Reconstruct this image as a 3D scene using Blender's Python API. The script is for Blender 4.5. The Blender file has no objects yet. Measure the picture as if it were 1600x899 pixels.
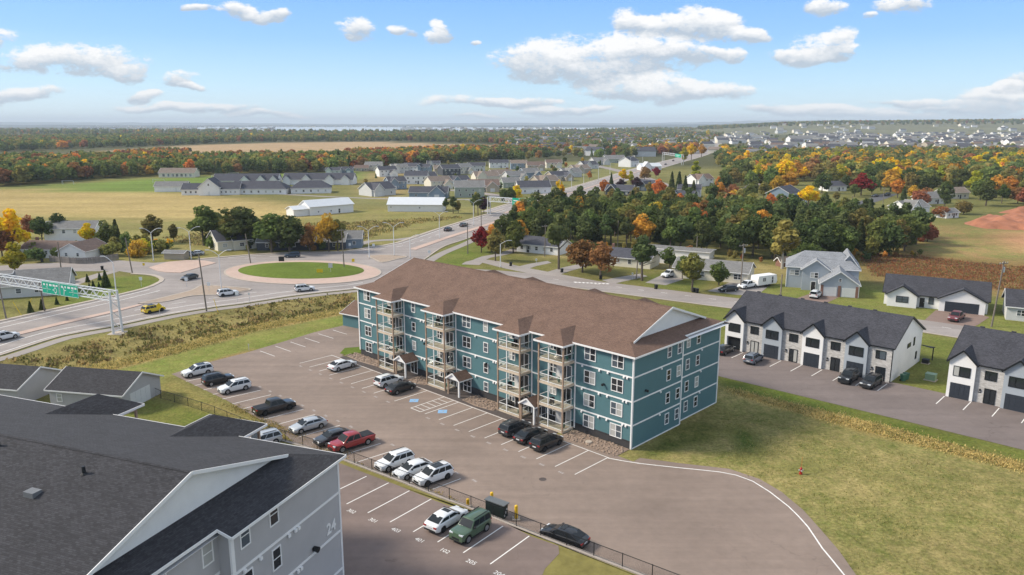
import bpy, math, random
import numpy as np
from mathutils import Vector, Matrix
random.seed(7)
rng = np.random.default_rng(7)
SC = bpy.context.scene
COL = SC.collection
# ------------------------------------------------------------------ camera
PH_F, PH_CX, PH_CY, PH_HZ, CAM_H = 1190.0, 800.0, 449.5, 192.0, 39.0
PITCH = math.atan((PH_CY - PH_HZ) / PH_F)
cam_d = bpy.data.cameras.new('camera'); cam = bpy.data.objects.new('camera', cam_d); COL.objects.link(cam)
cam.location = (0, 0, CAM_H); cam.rotation_euler = (math.pi / 2 - PITCH, 0, 0)
cam_d.sensor_width = 36; cam_d.lens = 36 * PH_F / 1600; cam_d.clip_start = 0.5; cam_d.clip_end = 60000
SC.camera = cam
# ------------------------------------------------------------------ sun, sky, exposure
SUN_AZ = Vector((-0.985, 0.12)).normalized(); SUN_EL = math.radians(38)
SUN_DIR = Vector((SUN_AZ.x * math.cos(SUN_EL), SUN_AZ.y * math.cos(SUN_EL), math.sin(SUN_EL)))
sl = bpy.data.lights.new('sun', 'SUN'); sl.energy = 2.1; sl.angle = math.radians(13); sl.color = (1.0, 0.91, 0.77)
so = bpy.data.objects.new('sun', sl); COL.objects.link(so); so.location = (-200, -60, 200)
so.rotation_euler = SUN_DIR.to_track_quat('Z', 'Y').to_euler()
SC.view_settings.view_transform = 'Standard'; SC.view_settings.look = 'None'
SC.view_settings.gamma = 1.0; SC.view_settings.use_curve_mapping = False
SC.view_settings.exposure = 1.27
SKY_STRENGTH = 0.112
SC.cycles.max_bounces = 5; SC.cycles.diffuse_bounces = 2; SC.cycles.glossy_bounces = 2
SC.cycles.transmission_bounces = 3; SC.cycles.transparent_max_bounces = 6; SC.cycles.volume_bounces = 0
SC.cycles.use_denoising = True
SC.cycles.caustics_reflective = False; SC.cycles.caustics_refractive = False
W = bpy.data.worlds.new('World'); SC.world = W; W.use_nodes = True
def build_sky():
    nt = W.node_tree; nt.nodes.clear(); N = nt.nodes; Lk = nt.links
    def n(t, **kw):
        x = N.new(t)
        for k, v in kw.items(): setattr(x, k, v)
        return x
    def setin(sock, v):
        if hasattr(v, 'links') or hasattr(v, 'is_output'): Lk.new(v, sock)
        else: sock.default_value = v
    def math_(op, a, b=0.0, c=0.0, clamp=False):
        x = n('ShaderNodeMath', operation=op, use_clamp=clamp)
        for i, v in enumerate((a, b, c)): setin(x.inputs[i], v)
        return x.outputs[0]
    def vm(op, a, b=None, c=None):
        x = n('ShaderNodeVectorMath', operation=op)
        for i, v in enumerate((a, b, c)):
            if v is not None: setin(x.inputs[i], v)
        return x.outputs['Value'] if op in ('DOT_PRODUCT', 'LENGTH') else x.outputs[0]
    def smooth(v, a, b):
        x = n('ShaderNodeMapRange', interpolation_type='SMOOTHSTEP'); setin(x.inputs[0], v)
        x.inputs[1].default_value = a; x.inputs[2].default_value = b
        return x.outputs[0]
    sky = n('ShaderNodeTexSky', sky_type='NISHITA'); sky.sun_disc = False
    sky.sun_elevation = SUN_EL; sky.sun_rotation = math.atan2(SUN_AZ.x, SUN_AZ.y)
    sky.altitude = 40; sky.air_density = 1.0; sky.dust_density = 0.6; sky.ozone_density = 2.0
    tc = n('ShaderNodeTexCoord'); D = tc.outputs['Generated']
    sep = n('ShaderNodeSeparateXYZ'); Lk.new(D, sep.inputs[0]); dx, dy, dz = sep.outputs
    inv = math_('DIVIDE', 1.0, math_('MAXIMUM', dy, 0.05))
    u = math_('MULTIPLY', dx, inv); v = math_('MULTIPLY', dz, inv)
    def noise(scale, detail, rough, vec):
        x = n('ShaderNodeTexNoise'); x.inputs['Scale'].default_value = scale; x.inputs['Detail'].default_value = detail
        x.inputs['Roughness'].default_value = rough; Lk.new(vec, x.inputs['Vector']); return x
    str_ = vm('MULTIPLY', D, (1.0, 1.0, 1.9))
    front = smooth(dy, 0.05, 0.2)
    # plain sky: the Nishita sky, cooled to the clear air of the day
    ramp = n('ShaderNodeValToRGB'); Lk.new(dz, ramp.inputs[0]); cr = ramp.color_ramp
    cr.elements[0].position = 0.0; cr.elements[0].color = (2.7, 3.4, 3.8, 1)
    cr.elements[1].position = 1.0; cr.elements[1].color = (1.9, 2.3, 2.9, 1)
    for pos, c in ((0.045, (1.9, 2.95, 3.85)), (0.10, (1.05, 2.15, 3.8)), (0.16, (0.68, 1.72, 3.75)), (0.4, (1.5, 2.1, 3.1))):
        e = cr.elements.new(pos); e.color = (*c, 1)
    tint = n('ShaderNodeMix', data_type='RGBA'); tint.inputs[0].default_value = 0.88
    Lk.new(sky.outputs[0], tint.inputs[6]); Lk.new(ramp.outputs[0], tint.inputs[7])
    outside = math_('MAXIMUM', smooth(math_('ABSOLUTE', u), 0.78, 0.98), math_('MAXIMUM', smooth(v, 0.30, 0.42), math_('SUBTRACT', 1.0, front)))
    def background(blobs):
        # broken cumulus on a flat deck all round, and the banks the photograph shows ahead
        dzc = math_('ADD', math_('MAXIMUM', dz, 0.0), 0.09)
        q = n('ShaderNodeCombineXYZ'); Lk.new(math_('DIVIDE', dx, dzc), q.inputs[0]); Lk.new(math_('DIVIDE', dy, dzc), q.inputs[1])
        gn = noise(1.1, 4, 0.55, q.outputs[0])
        dens = math_('MULTIPLY', math_('MULTIPLY', smooth(gn.outputs['Fac'], 0.42, 0.60), outside), smooth(dz, 0.0, 0.06)); shade = 0.0
        if blobs:
            nw = noise(14, 2, 0.5, str_)
            warp = vm('MULTIPLY', vm('SUBTRACT', nw.outputs['Color'], (0.5, 0.5, 0.5)), (0.075, 0.028, 0.0))
            cmb = n('ShaderNodeCombineXYZ'); Lk.new(u, cmb.inputs[0]); Lk.new(v, cmb.inputs[1])
            P0 = P = vm('MULTIPLY', vm('ADD', cmb.outputs[0], warp), (1.0, 1.0, 0.0)); acc = None
            sP, cP = math.sin(PITCH), math.cos(PITCH)
            for bi, (bx_, by_, rx, ry) in enumerate(blobs):
                if bi % 5 == 0 and acc is not None: P = vm('MULTIPLY_ADD', acc, (1e-20, 1e-20, 0.0), P0)   # keeps the node chain sequential
                ex = (bx_ - PH_CX) / PH_F; ey = -(by_ - PH_CY) / PH_F
                yy = cP + ey * sP; uu = ex / yy; vv = (ey * cP - sP) / yy
                su, sv = PH_F / rx * 0.80, PH_F / ry * 0.80
                p = vm('MULTIPLY_ADD', P, (su, sv, 0.0), (-uu * su, -vv * sv, 1.0))
                w = math_('SUBTRACT', 2.0, vm('DOT_PRODUCT', p, p), clamp=True)
                acc = vm('MULTIPLY_ADD', p, w, acc if acc is not None else (0.0, 0.0, 0.0))
            sa = n('ShaderNodeSeparateXYZ'); Lk.new(acc, sa.inputs[0])
            shade = math_('DIVIDE', sa.outputs[1], math_('MAXIMUM', sa.outputs[2], 0.05))
            dens = math_('ADD', math_('MULTIPLY', sa.outputs[2], math_('SUBTRACT', 1.0, outside)), dens)
        n1 = noise(34, 7 if blobs else 3, 0.7, str_)
        fb = math_('MULTIPLY', math_('SUBTRACT', n1.outputs['Fac'], 0.5), 2.9)
        if blobs: fb = math_('ADD', fb, math_('MULTIPLY', math_('SUBTRACT', noise(110, 5, 0.7, str_).outputs['Fac'], 0.5), 1.1))
        edge = math_('ADD', math_('MULTIPLY', math_('POWER', math_('MINIMUM', dens, 1.0), 0.7), 1.15), fb)
        cov = math_('MULTIPLY', math_('MULTIPLY', smooth(edge, 0.38, 1.05), smooth(dens, 0.0, 0.5)), 0.96)
        sh = math_('ADD', math_('MULTIPLY', shade, 1.5), math_('ADD', math_('MULTIPLY', fb, 0.75), 0.54), clamp=True)   # flat undersides greyer
        cc = n('ShaderNodeMix', data_type='RGBA'); Lk.new(sh, cc.inputs[0])
        cc.inputs[6].default_value = (1.95, 2.25, 2.6, 1); cc.inputs[7].default_value = (3.95, 3.9, 3.85, 1)
        mx = n('ShaderNodeMix', data_type='RGBA'); Lk.new(cov, mx.inputs[0]); Lk.new(tint.outputs[2], mx.inputs[6]); Lk.new(cc.outputs[2], mx.inputs[7])
        bg = n('ShaderNodeBackground'); bg.inputs[1].default_value = SKY_STRENGTH; Lk.new(mx.outputs[2], bg.inputs[0]); return bg.outputs[0]
    blobs = [(840,97,74,26),(930,88,95,33),(1020,84,82,27),(920,116,105,17),(1080,85,38,11),(1132,88,22,12),
      (960,140,52,16),(1040,140,88,21),(1120,140,74,17),(990,30,30,22),(1032,40,48,19),(1082,36,46,25),(1122,32,32,17),
      (1152,55,48,15),(1184,55,26,10),(1240,90,44,13),(1280,78,54,21),(1312,60,26,19),(1326,82,30,13),(1290,9,34,15),
      (1355,22,14,7),(1415,6,44,15),(310,12,15,7),(366,17,34,12),(398,26,26,9),(434,24,24,10),(560,47,34,17),(625,52,15,8),
      (668,61,24,11),(685,50,19,17),(745,67,10,4),(280,128,30,11),(308,136,20,5),(226,150,24,10),(258,170,75,8),(325,169,66,9),
      (405,180,66,6),(465,185,32,4),(100,95,115,22),(195,112,26,15),(40,145,70,8),(750,160,84,9),(815,158,66,9),(850,173,50,8),
      (910,171,56,7),(745,186,45,4),(1240,172,84,9),(1310,176,95,9),(1425,160,85,7),(1505,168,95,11),(1560,152,62,15),
      (1585,135,34,9),(1390,182,130,6),(1690,120,110,20),(-110,60,120,22),(-90,150,120,12),(1700,40,90,22),(870,-50,160,22),
      (560,-90,150,26),(1250,-110,140,30),(220,-60,120,20)]
    ahead = math_('MULTIPLY', math_('MULTIPLY', math_('GREATER_THAN', dy, 0.3), math_('LESS_THAN', math_('ABSOLUTE', u), 1.0)), math_('MULTIPLY', math_('GREATER_THAN', v, -0.01), math_('LESS_THAN', v, 0.44)))
    ms = n('ShaderNodeMixShader'); Lk.new(ahead, ms.inputs[0]); Lk.new(background(None), ms.inputs[1]); Lk.new(background(blobs), ms.inputs[2])
    out = n('ShaderNodeOutputWorld'); Lk.new(ms.outputs[0], out.inputs[0])
build_sky()
W.cycles.sampling_method = 'MANUAL'; W.cycles.sample_map_resolution = 512
# ------------------------------------------------------------------ helpers
def at(px, py, z=0.0):
    """point of the level ground (height z) seen in direction (px, py) of the 1600 px photograph"""
    dx = (px - PH_CX) / PH_F; dy = -(py - PH_CY) / PH_F
    yy = math.cos(PITCH) + dy * math.sin(PITCH); ww = -math.sin(PITCH) + dy * math.cos(PITCH)
    t = (z - CAM_H) / ww
    return Vector((dx * t, yy * t, z))
def srgb(h):
    c = [int(h[i:i + 2], 16) / 255 for i in (0, 2, 4)]
    return tuple(x / 12.92 if x <= 0.04045 else ((x + 0.055) / 1.055) ** 2.4 for x in c)
class MB:
    def __init__(s): s.v = []; s.f = []; s.m = []
    def face(s, pts, mi=0):
        b = len(s.v); s.v.extend(tuple(p) for p in pts); s.f.append(tuple(range(b, b + len(pts)))); s.m.append(mi)
    def box(s, x0, y0, z0, x1, y1, z1, mi=0):
        b = len(s.v); s.v += [(x0,y0,z0),(x1,y0,z0),(x1,y1,z0),(x0,y1,z0),(x0,y0,z1),(x1,y0,z1),(x1,y1,z1),(x0,y1,z1)]
        for q in ((0,3,2,1),(4,5,6,7),(0,1,5,4),(1,2,6,5),(2,3,7,6),(3,0,4,7)): s.f.append(tuple(b + i for i in q)); s.m.append(mi)
        return s
    def prism(s, poly, z0, z1, mi=0, side=None):
        n = len(poly); b = len(s.v); side = mi if side is None else side
        s.v += [(p[0], p[1], z0) for p in poly] + [(p[0], p[1], z1) for p in poly]
        s.f.append(tuple(b + n + i for i in range(n))); s.m.append(mi)
        s.f.append(tuple(b + n - 1 - i for i in range(n))); s.m.append(side)
        for i in range(n):
            j = (i + 1) % n; s.f.append((b + i, b + j, b + n + j, b + n + i)); s.m.append(side)
        return s
    def cyl(s, p0, p1, r0, r1=None, n=8, mi=0, caps=True):
        r1 = r0 if r1 is None else r1
        p0 = Vector(p0); p1 = Vector(p1); d = (p1 - p0).normalized()
        a = d.orthogonal().normalized(); c = d.cross(a); b = len(s.v)
        for p, r in ((p0, r0), (p1, r1)):
            for i in range(n):
                t = 2 * math.pi * i / n; s.v.append(tuple(p + a * (r * math.cos(t)) + c * (r * math.sin(t))))
        for i in range(n):
            j = (i + 1) % n; s.f.append((b + i, b + j, b + n + j, b + n + i)); s.m.append(mi)
        if caps:
            s.f.append(tuple(b + n - 1 - i for i in range(n))); s.m.append(mi)
            s.f.append(tuple(b + n + i for i in range(n))); s.m.append(mi)
        return s
    def bar(s, p0, p1, w, h=None, mi=0):
        """square bar from p0 to p1, w across and h high"""
        h = w if h is None else h; p0 = Vector(p0); p1 = Vector(p1); d = (p1 - p0).normalized()
        up = Vector((0, 0, 1)) if abs(d.z) < 0.95 else Vector((1, 0, 0))
        a = d.cross(up).normalized() * (w / 2); c = a.cross(d).normalized() * (h / 2); b = len(s.v)
        for p in (p0, p1):
            for q in (-a - c, a - c, a + c, -a + c): s.v.append(tuple(p + q))
        for q in ((0,1,2,3),(7,6,5,4),(0,4,5,1),(1,5,6,2),(2,6,7,3),(3,7,4,0)): s.f.append(tuple(b + i for i in q)); s.m.append(mi)
        return s
    def sheet(s, polys3, th, mi=0):
        """roof facets: each 3-D polygon gets thickness th downwards"""
        for P in polys3:
            n = len(P); b = len(s.v)
            s.v += [tuple(p) for p in P] + [(p[0], p[1], p[2] - th) for p in P]
            s.f.append(tuple(b + i for i in range(n))); s.m.append(mi)
            s.f.append(tuple(b + 2 * n - 1 - i for i in range(n))); s.m.append(mi)
            for i in range(n):
                j = (i + 1) % n; s.f.append((b + j, b + i, b + n + i, b + n + j)); s.m.append(mi)
        return s
    def mesh(s, name, mats, smooth=False, uv=True):
        me = bpy.data.meshes.new(name); me.from_pydata(s.v, [], s.f)
        for m in (mats if isinstance(mats, (list, tuple)) else [mats]): me.materials.append(MAT[m])
        me.polygons.foreach_set('material_index', s.m)
        if uv:
            V = np.array(s.v); ul = me.uv_layers.new(name='UVMap'); uvs = np.zeros((len(me.loops), 2)); k = 0
            for f in s.f:
                P = V[list(f)]; nn = np.zeros(3)
                for i in range(len(f)): nn += np.cross(P[i] - P[0], P[(i + 1) % len(f)] - P[0])
                l = np.linalg.norm(nn); nn = nn / l if l > 1e-12 else np.array((0, 0, 1.0))
                if abs(nn[2]) > 0.995: u_ = np.array((1.0, 0, 0))
                else: u_ = np.array((-nn[1], nn[0], 0.0)); u_ /= np.linalg.norm(u_)
                w_ = np.cross(nn, u_); m_ = len(f)
                uvs[k:k + m_, 0] = P @ u_; uvs[k:k + m_, 1] = P @ w_; k += m_
            ul.data.foreach_set('uv', uvs.ravel())
        if smooth:
            me.polygons.foreach_set('use_smooth', [True] * len(s.f)); me.set_sharp_from_angle(angle=math.radians(smooth if smooth is not True else 40))
        me.update(); return me
    def build(s, name, mats, parent=None, loc=(0, 0, 0), rot=0, smooth=False, uv=True):
        return obj(name, s.mesh(name, mats, smooth, uv), parent, loc, rot)
def obj(name, data, parent=None, loc=(0, 0, 0), rot=0, scale=None):
    o = bpy.data.objects.new(name, data); COL.objects.link(o); o.location = loc
    if rot: o.rotation_euler = rot if isinstance(rot, (tuple, list)) else (0, 0, rot)
    if scale: o.scale = scale if isinstance(scale, (tuple, list)) else (scale,) * 3
    if parent: o.parent = parent
    return o
def tag(o, label, cat, group=None):
    o['label'] = label; o['category'] = cat
    if group: o['group'] = group
    return o
def thing(name, label, cat, loc=(0, 0, 0), rot=0, group=None):
    return tag(obj(name, None, None, loc, rot), label, cat, group)
def struct(o, kind='structure', label=None):
    o['kind'] = kind
    if label: o['label'] = label
    return o
def copy_tree(o, parent=None):
    c = o.copy(); COL.objects.link(c); c.parent = parent
    for ch in KIDS(o): copy_tree(ch, c)
    return c
def KIDS(o): return [x for x in o.children]
def text(body, size, mat, name, parent=None, loc=(0, 0, 0), rot=0, depth=0.0, bold=0.0):
    cu = bpy.data.curves.new(name, 'FONT'); cu.body = body; cu.size = size; cu.align_x = 'CENTER'; cu.align_y = 'CENTER'
    cu.extrude = depth; cu.offset = bold; cu.resolution_u = 3; cu.materials.append(MAT[mat])
    t = bpy.data.objects.new(name, cu); COL.objects.link(t); me = bpy.data.meshes.new_from_object(t.evaluated_get(bpy.context.evaluated_depsgraph_get()))
    bpy.data.objects.remove(t); me.name = name; return obj(name, me, parent, loc, rot)
# ------------------------------------------------------------------ materials
MAT = {}
def mat(name, col, rough=0.8, var=0.12, scale=1.0, detail=4, bump=0.0, bscale=None, spec=0.3, metal=0.0, coat=0.0, rand=0.0, coords='Object', var2=0.0, scale2=0.1):
    m = bpy.data.materials.new(name); m.use_nodes = True; nt = m.node_tree; N = nt.nodes; Lk = nt.links
    p = N['Principled BSDF']; p.inputs['Roughness'].default_value = rough; p.inputs['Specular IOR Level'].default_value = spec
    p.inputs['Metallic'].default_value = metal; p.inputs['Coat Weight'].default_value = coat; p.inputs['Coat Roughness'].default_value = 0.06
    if isinstance(col, str): col = srgb(col)
    c = N.new('ShaderNodeRGB'); c.outputs[0].default_value = (*col, 1); out = c.outputs[0]
    tc = N.new('ShaderNodeTexCoord')
    def mul(out, fac_sock, lo, hi):
        mr = N.new('ShaderNodeMapRange'); Lk.new(fac_sock, mr.inputs[0]); mr.inputs[1].default_value = 0.25; mr.inputs[2].default_value = 0.75
        mr.inputs[3].default_value = lo; mr.inputs[4].default_value = hi
        v = N.new('ShaderNodeVectorMath'); v.operation = 'SCALE'; Lk.new(out, v.inputs[0]); Lk.new(mr.outputs[0], v.inputs['Scale'])
        return v.outputs[0]
    if var:
        t = N.new('ShaderNodeTexNoise'); t.inputs['Scale'].default_value = scale; t.inputs['Detail'].default_value = detail; t.inputs['Roughness'].default_value = 0.65
        Lk.new(tc.outputs[coords], t.inputs['Vector']); out = mul(out, t.outputs['Fac'], 1 - var, 1 + var)
    if var2:
        t = N.new('ShaderNodeTexNoise'); t.inputs['Scale'].default_value = scale2; t.inputs['Detail'].default_value = 3
        Lk.new(tc.outputs[coords], t.inputs['Vector']); out = mul(out, t.outputs['Fac'], 1 - var2, 1 + var2)
    if rand:
        oi = N.new('ShaderNodeObjectInfo'); hs = N.new('ShaderNodeHueSaturation'); Lk.new(out, hs.inputs['Color'])
        mr = N.new('ShaderNodeMapRange'); Lk.new(oi.outputs['Random'], mr.inputs[0]); mr.inputs[3].default_value = 1 - rand; mr.inputs[4].default_value = 1 + rand
        Lk.new(mr.outputs[0], hs.inputs['Value']); out = hs.outputs[0]
    Lk.new(out, p.inputs['Base Color'])
    if bump:
        t = N.new('ShaderNodeTexNoise'); t.inputs['Scale'].default_value = bscale or scale * 4; t.inputs['Detail'].default_value = 4
        Lk.new(tc.outputs[coords], t.inputs['Vector']); b = N.new('ShaderNodeBump'); b.inputs['Strength'].default_value = bump
        b.inputs['Distance'].default_value = 0.05; Lk.new(t.outputs['Fac'], b.inputs['Height']); Lk.new(b.outputs[0], p.inputs['Normal'])
    MAT[name] = m; return m
def shingle(name, col, var=0.35, row=0.14, tab=0.33, sheen=0.0):
    """asphalt shingles in courses; UV in metres along the slope"""
    m = bpy.data.materials.new(name); m.use_nodes = True; nt = m.node_tree; N = nt.nodes; Lk = nt.links
    p = N['Principled BSDF']; p.inputs['Roughness'].default_value = 0.9; p.inputs['Specular IOR Level'].default_value = 0.2
    if sheen: p.inputs['Sheen Weight'].default_value = sheen; p.inputs['Sheen Roughness'].default_value = 0.5
    if isinstance(col, str): col = srgb(col)
    uv = N.new('ShaderNodeUVMap'); b = N.new('ShaderNodeTexBrick')
    Lk.new(uv.outputs[0], b.inputs['Vector']); b.inputs['Scale'].default_value = 1.0
    b.inputs['Brick Width'].default_value = tab; b.inputs['Row Height'].default_value = row; b.inputs['Mortar Size'].default_value = 0.012
    b.inputs['Mortar Smooth'].default_value = 0.3; b.inputs['Bias'].default_value = 0.0; b.offset = 0.37; b.offset_frequency = 2
    k = lambda s: tuple(min(1, x * s) for x in col) + (1,)
    b.inputs['Color1'].default_value = k(1 - var); b.inputs['Color2'].default_value = k(1 + var); b.inputs['Mortar'].default_value = k(0.5)
    t = N.new('ShaderNodeTexNoise'); t.inputs['Scale'].default_value = 0.45; t.inputs['Detail'].default_value = 5; Lk.new(uv.outputs[0], t.inputs['Vector'])
    mr = N.new('ShaderNodeMapRange'); Lk.new(t.outputs['Fac'], mr.inputs[0]); mr.inputs[1].default_value = 0.25; mr.inputs[2].default_value = 0.75; mr.inputs[3].default_value = 0.86; mr.inputs[4].default_value = 1.14
    t2 = N.new('ShaderNodeTexNoise'); t2.inputs['Scale'].default_value = 6; t2.inputs['Detail'].default_value = 3; Lk.new(uv.outputs[0], t2.inputs['Vector'])
    mr2 = N.new('ShaderNodeMapRange'); Lk.new(t2.outputs['Fac'], mr2.inputs[0]); mr2.inputs[1].default_value = 0.3; mr2.inputs[2].default_value = 0.7; mr2.inputs[3].default_value = 0.88; mr2.inputs[4].default_value = 1.12
    mm = N.new('ShaderNodeMath'); mm.operation = 'MULTIPLY'; Lk.new(mr.outputs[0], mm.inputs[0]); Lk.new(mr2.outputs[0], mm.inputs[1])
    v = N.new('ShaderNodeVectorMath'); v.operation = 'SCALE'; Lk.new(b.outputs['Color'], v.inputs[0]); Lk.new(mm.outputs[0], v.inputs['Scale'])
    Lk.new(v.outputs[0], p.inputs['Base Color'])
    bp = N.new('ShaderNodeBump'); bp.inputs['Strength'].default_value = 0.5; bp.inputs['Distance'].default_value = 0.02; bp.invert = True
    Lk.new(b.outputs['Fac'], bp.inputs['Height']); Lk.new(bp.outputs[0], p.inputs['Normal'])
    MAT[name] = m; return m
def siding(name, col, pitch=0.11, var=0.05, depth=0.35):
    """lap siding: shallow horizontal laps as relief"""
    m = mat(name, col, 0.55, var, 0.7, spec=0.3, var2=0.05, scale2=0.15); nt = m.node_tree; N = nt.nodes; Lk = nt.links; p = N['Principled BSDF']
    tc = N.new('ShaderNodeTexCoord'); w = N.new('ShaderNodeTexWave'); w.wave_type = 'BANDS'; w.bands_direction = 'Z'; w.wave_profile = 'SAW'
    w.inputs['Scale'].default_value = (2 * math.pi / 20) / pitch; Lk.new(tc.outputs['Object'], w.inputs['Vector'])
    b = N.new('ShaderNodeBump'); b.inputs['Strength'].default_value = depth; b.inputs['Distance'].default_value = 0.02
    Lk.new(w.outputs['Fac'], b.inputs['Height']); Lk.new(b.outputs[0], p.inputs['Normal']); return m
def paint(name, col, rough=0.35, coat=0.6, metal=0.0):
    return mat(name, col, rough, 0.03, 3.0, spec=0.5, coat=coat, metal=metal)
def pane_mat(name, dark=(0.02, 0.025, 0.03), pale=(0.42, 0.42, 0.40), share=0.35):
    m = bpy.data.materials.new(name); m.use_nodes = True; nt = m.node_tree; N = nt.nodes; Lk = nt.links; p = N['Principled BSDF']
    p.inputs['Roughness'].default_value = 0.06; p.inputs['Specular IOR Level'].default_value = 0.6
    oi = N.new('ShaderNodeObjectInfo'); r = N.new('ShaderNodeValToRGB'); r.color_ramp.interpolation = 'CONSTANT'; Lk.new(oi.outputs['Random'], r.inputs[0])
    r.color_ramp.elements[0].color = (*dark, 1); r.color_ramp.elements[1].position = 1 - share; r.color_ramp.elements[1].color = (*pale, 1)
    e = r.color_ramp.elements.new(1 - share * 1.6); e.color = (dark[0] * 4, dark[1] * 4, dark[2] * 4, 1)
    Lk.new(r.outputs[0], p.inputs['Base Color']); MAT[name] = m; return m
def clear_glass(name):
    m = bpy.data.materials.new(name); m.use_nodes = True; nt = m.node_tree; N = nt.nodes; Lk = nt.links
    g = N.new('ShaderNodeBsdfGlossy'); g.inputs['Roughness'].default_value = 0.05; t = N.new('ShaderNodeBsdfTransparent'); t.inputs[0].default_value = (0.93, 0.96, 0.95, 1)
    mx = N.new('ShaderNodeMixShader'); mx.inputs[0].default_value = 0.10
    Lk.new(t.outputs[0], mx.inputs[1]); Lk.new(g.outputs[0], mx.inputs[2]); Lk.new(mx.outputs[0], N['Material Output'].inputs[0])
    MAT[name] = m; return m
def leafmat(name, col, col2=None, trans=0.35, rand=0.18, hue=0.02):
    """foliage: colour drifts from spray to spray and from tree to tree; lit from both sides"""
    m = bpy.data.materials.new(name); m.use_nodes = True; nt = m.node_tree; N = nt.nodes; Lk = nt.links; N.remove(N['Principled BSDF'])
    col = srgb(col) if isinstance(col, str) else col; col2 = (srgb(col2) if isinstance(col2, str) else col2) or tuple(c * 0.6 for c in col)
    tc = N.new('ShaderNodeTexCoord'); t = N.new('ShaderNodeTexNoise'); t.inputs['Scale'].default_value = 0.7; t.inputs['Detail'].default_value = 3; Lk.new(tc.outputs['Object'], t.inputs['Vector'])
    mr = N.new('ShaderNodeMapRange'); Lk.new(t.outputs['Fac'], mr.inputs[0]); mr.inputs[1].default_value = 0.35; mr.inputs[2].default_value = 0.65
    mx = N.new('ShaderNodeMix'); mx.data_type = 'RGBA'; Lk.new(mr.outputs[0], mx.inputs[0]); mx.inputs[6].default_value = (*col2, 1); mx.inputs[7].default_value = (*col, 1)
    oi = N.new('ShaderNodeObjectInfo'); hs = N.new('ShaderNodeHueSaturation'); Lk.new(mx.outputs[2], hs.inputs['Color'])
    a = N.new('ShaderNodeMapRange'); Lk.new(oi.outputs['Random'], a.inputs[0]); a.inputs[3].default_value = 1 - rand; a.inputs[4].default_value = 1 + rand; Lk.new(a.outputs[0], hs.inputs['Value'])
    wn = N.new('ShaderNodeTexWhiteNoise'); wn.noise_dimensions = '1D'; Lk.new(oi.outputs['Random'], wn.inputs['W'])
    b = N.new('ShaderNodeMapRange'); Lk.new(wn.outputs['Value'], b.inputs[0]); b.inputs[3].default_value = 0.5 - hue; b.inputs[4].default_value = 0.5 + hue; Lk.new(b.outputs[0], hs.inputs['Hue'])
    d = N.new('ShaderNodeBsdfDiffuse'); tr = N.new('ShaderNodeBsdfTranslucent'); ms = N.new('ShaderNodeMixShader'); ms.inputs[0].default_value = trans
    Lk.new(hs.outputs[0], d.inputs[0]); Lk.new(hs.outputs[0], tr.inputs[0]); Lk.new(d.outputs[0], ms.inputs[1]); Lk.new(tr.outputs[0], ms.inputs[2])
    Lk.new(ms.outputs[0], N['Material Output'].inputs[0]); MAT[name] = m; return m
def worn(name, col, crack=0.45, stain=0.3):
    m = mat(name, col, 0.9, 0.10, 0.9, 6, bump=0.25, bscale=18, var2=0.15, scale2=0.09); nt = m.node_tree; N = nt.nodes; Lk = nt.links; p = N['Principled BSDF']; out = p.inputs['Base Color'].links[0].from_socket; tc = N.new('ShaderNodeTexCoord')
    def nz(s, d, r=0.6, vec=None):
        t = N.new('ShaderNodeTexNoise'); t.inputs['Scale'].default_value = s; t.inputs['Detail'].default_value = d; t.inputs['Roughness'].default_value = r; Lk.new(vec or tc.outputs['Object'], t.inputs['Vector']); return t
    def rng_(f, a0, a1, b0, b1):
        x = N.new('ShaderNodeMapRange'); x.interpolation_type = 'SMOOTHSTEP'; Lk.new(f, x.inputs[0])
        for i, v in enumerate((a0, a1, b0, b1)): x.inputs[i + 1].default_value = v
        return x.outputs[0]
    def scale(o, f): v = N.new('ShaderNodeVectorMath'); v.operation = 'SCALE'; Lk.new(o, v.inputs[0]); Lk.new(f, v.inputs['Scale']); return v.outputs[0]
    w = nz(0.35, 3); wv = N.new('ShaderNodeVectorMath'); wv.operation = 'MULTIPLY_ADD'; Lk.new(w.outputs['Color'], wv.inputs[0]); wv.inputs[1].default_value = (5, 5, 0); Lk.new(tc.outputs['Object'], wv.inputs[2])
    vo = N.new('ShaderNodeTexVoronoi'); vo.feature = 'DISTANCE_TO_EDGE'; vo.inputs['Scale'].default_value = 0.085; Lk.new(wv.outputs[0], vo.inputs['Vector'])
    ck = rng_(vo.outputs['Distance'], 0.0, 0.006, 1 - crack, 1.0); mk = N.new('ShaderNodeMix'); Lk.new(rng_(nz(0.05, 3).outputs['Fac'], 0.45, 0.62, 0, 1), mk.inputs[0]); mk.inputs[2].default_value = 1.0; Lk.new(ck, mk.inputs[3]); out = scale(out, mk.outputs[0])
    out = scale(out, rng_(nz(0.55, 4, 0.7).outputs['Fac'], 0.62, 0.78, 1.0, 1 - stain)); out = scale(out, rng_(nz(0.23, 3, 0.5).outputs['Fac'], 0.60, 0.76, 1.0, 1 + stain * 0.45))
    mp = N.new('ShaderNodeMapping'); mp.inputs['Rotation'].default_value = (0, 0, 0.77); mp.inputs['Scale'].default_value = (0.02, 0.55, 1); Lk.new(tc.outputs['Object'], mp.inputs['Vector']); out = scale(out, rng_(nz(1.0, 4, 0.6, mp.outputs[0]).outputs['Fac'], 0.3, 0.7, 0.92, 1.08))
    Lk.new(out, p.inputs['Base Color']); return m
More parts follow.
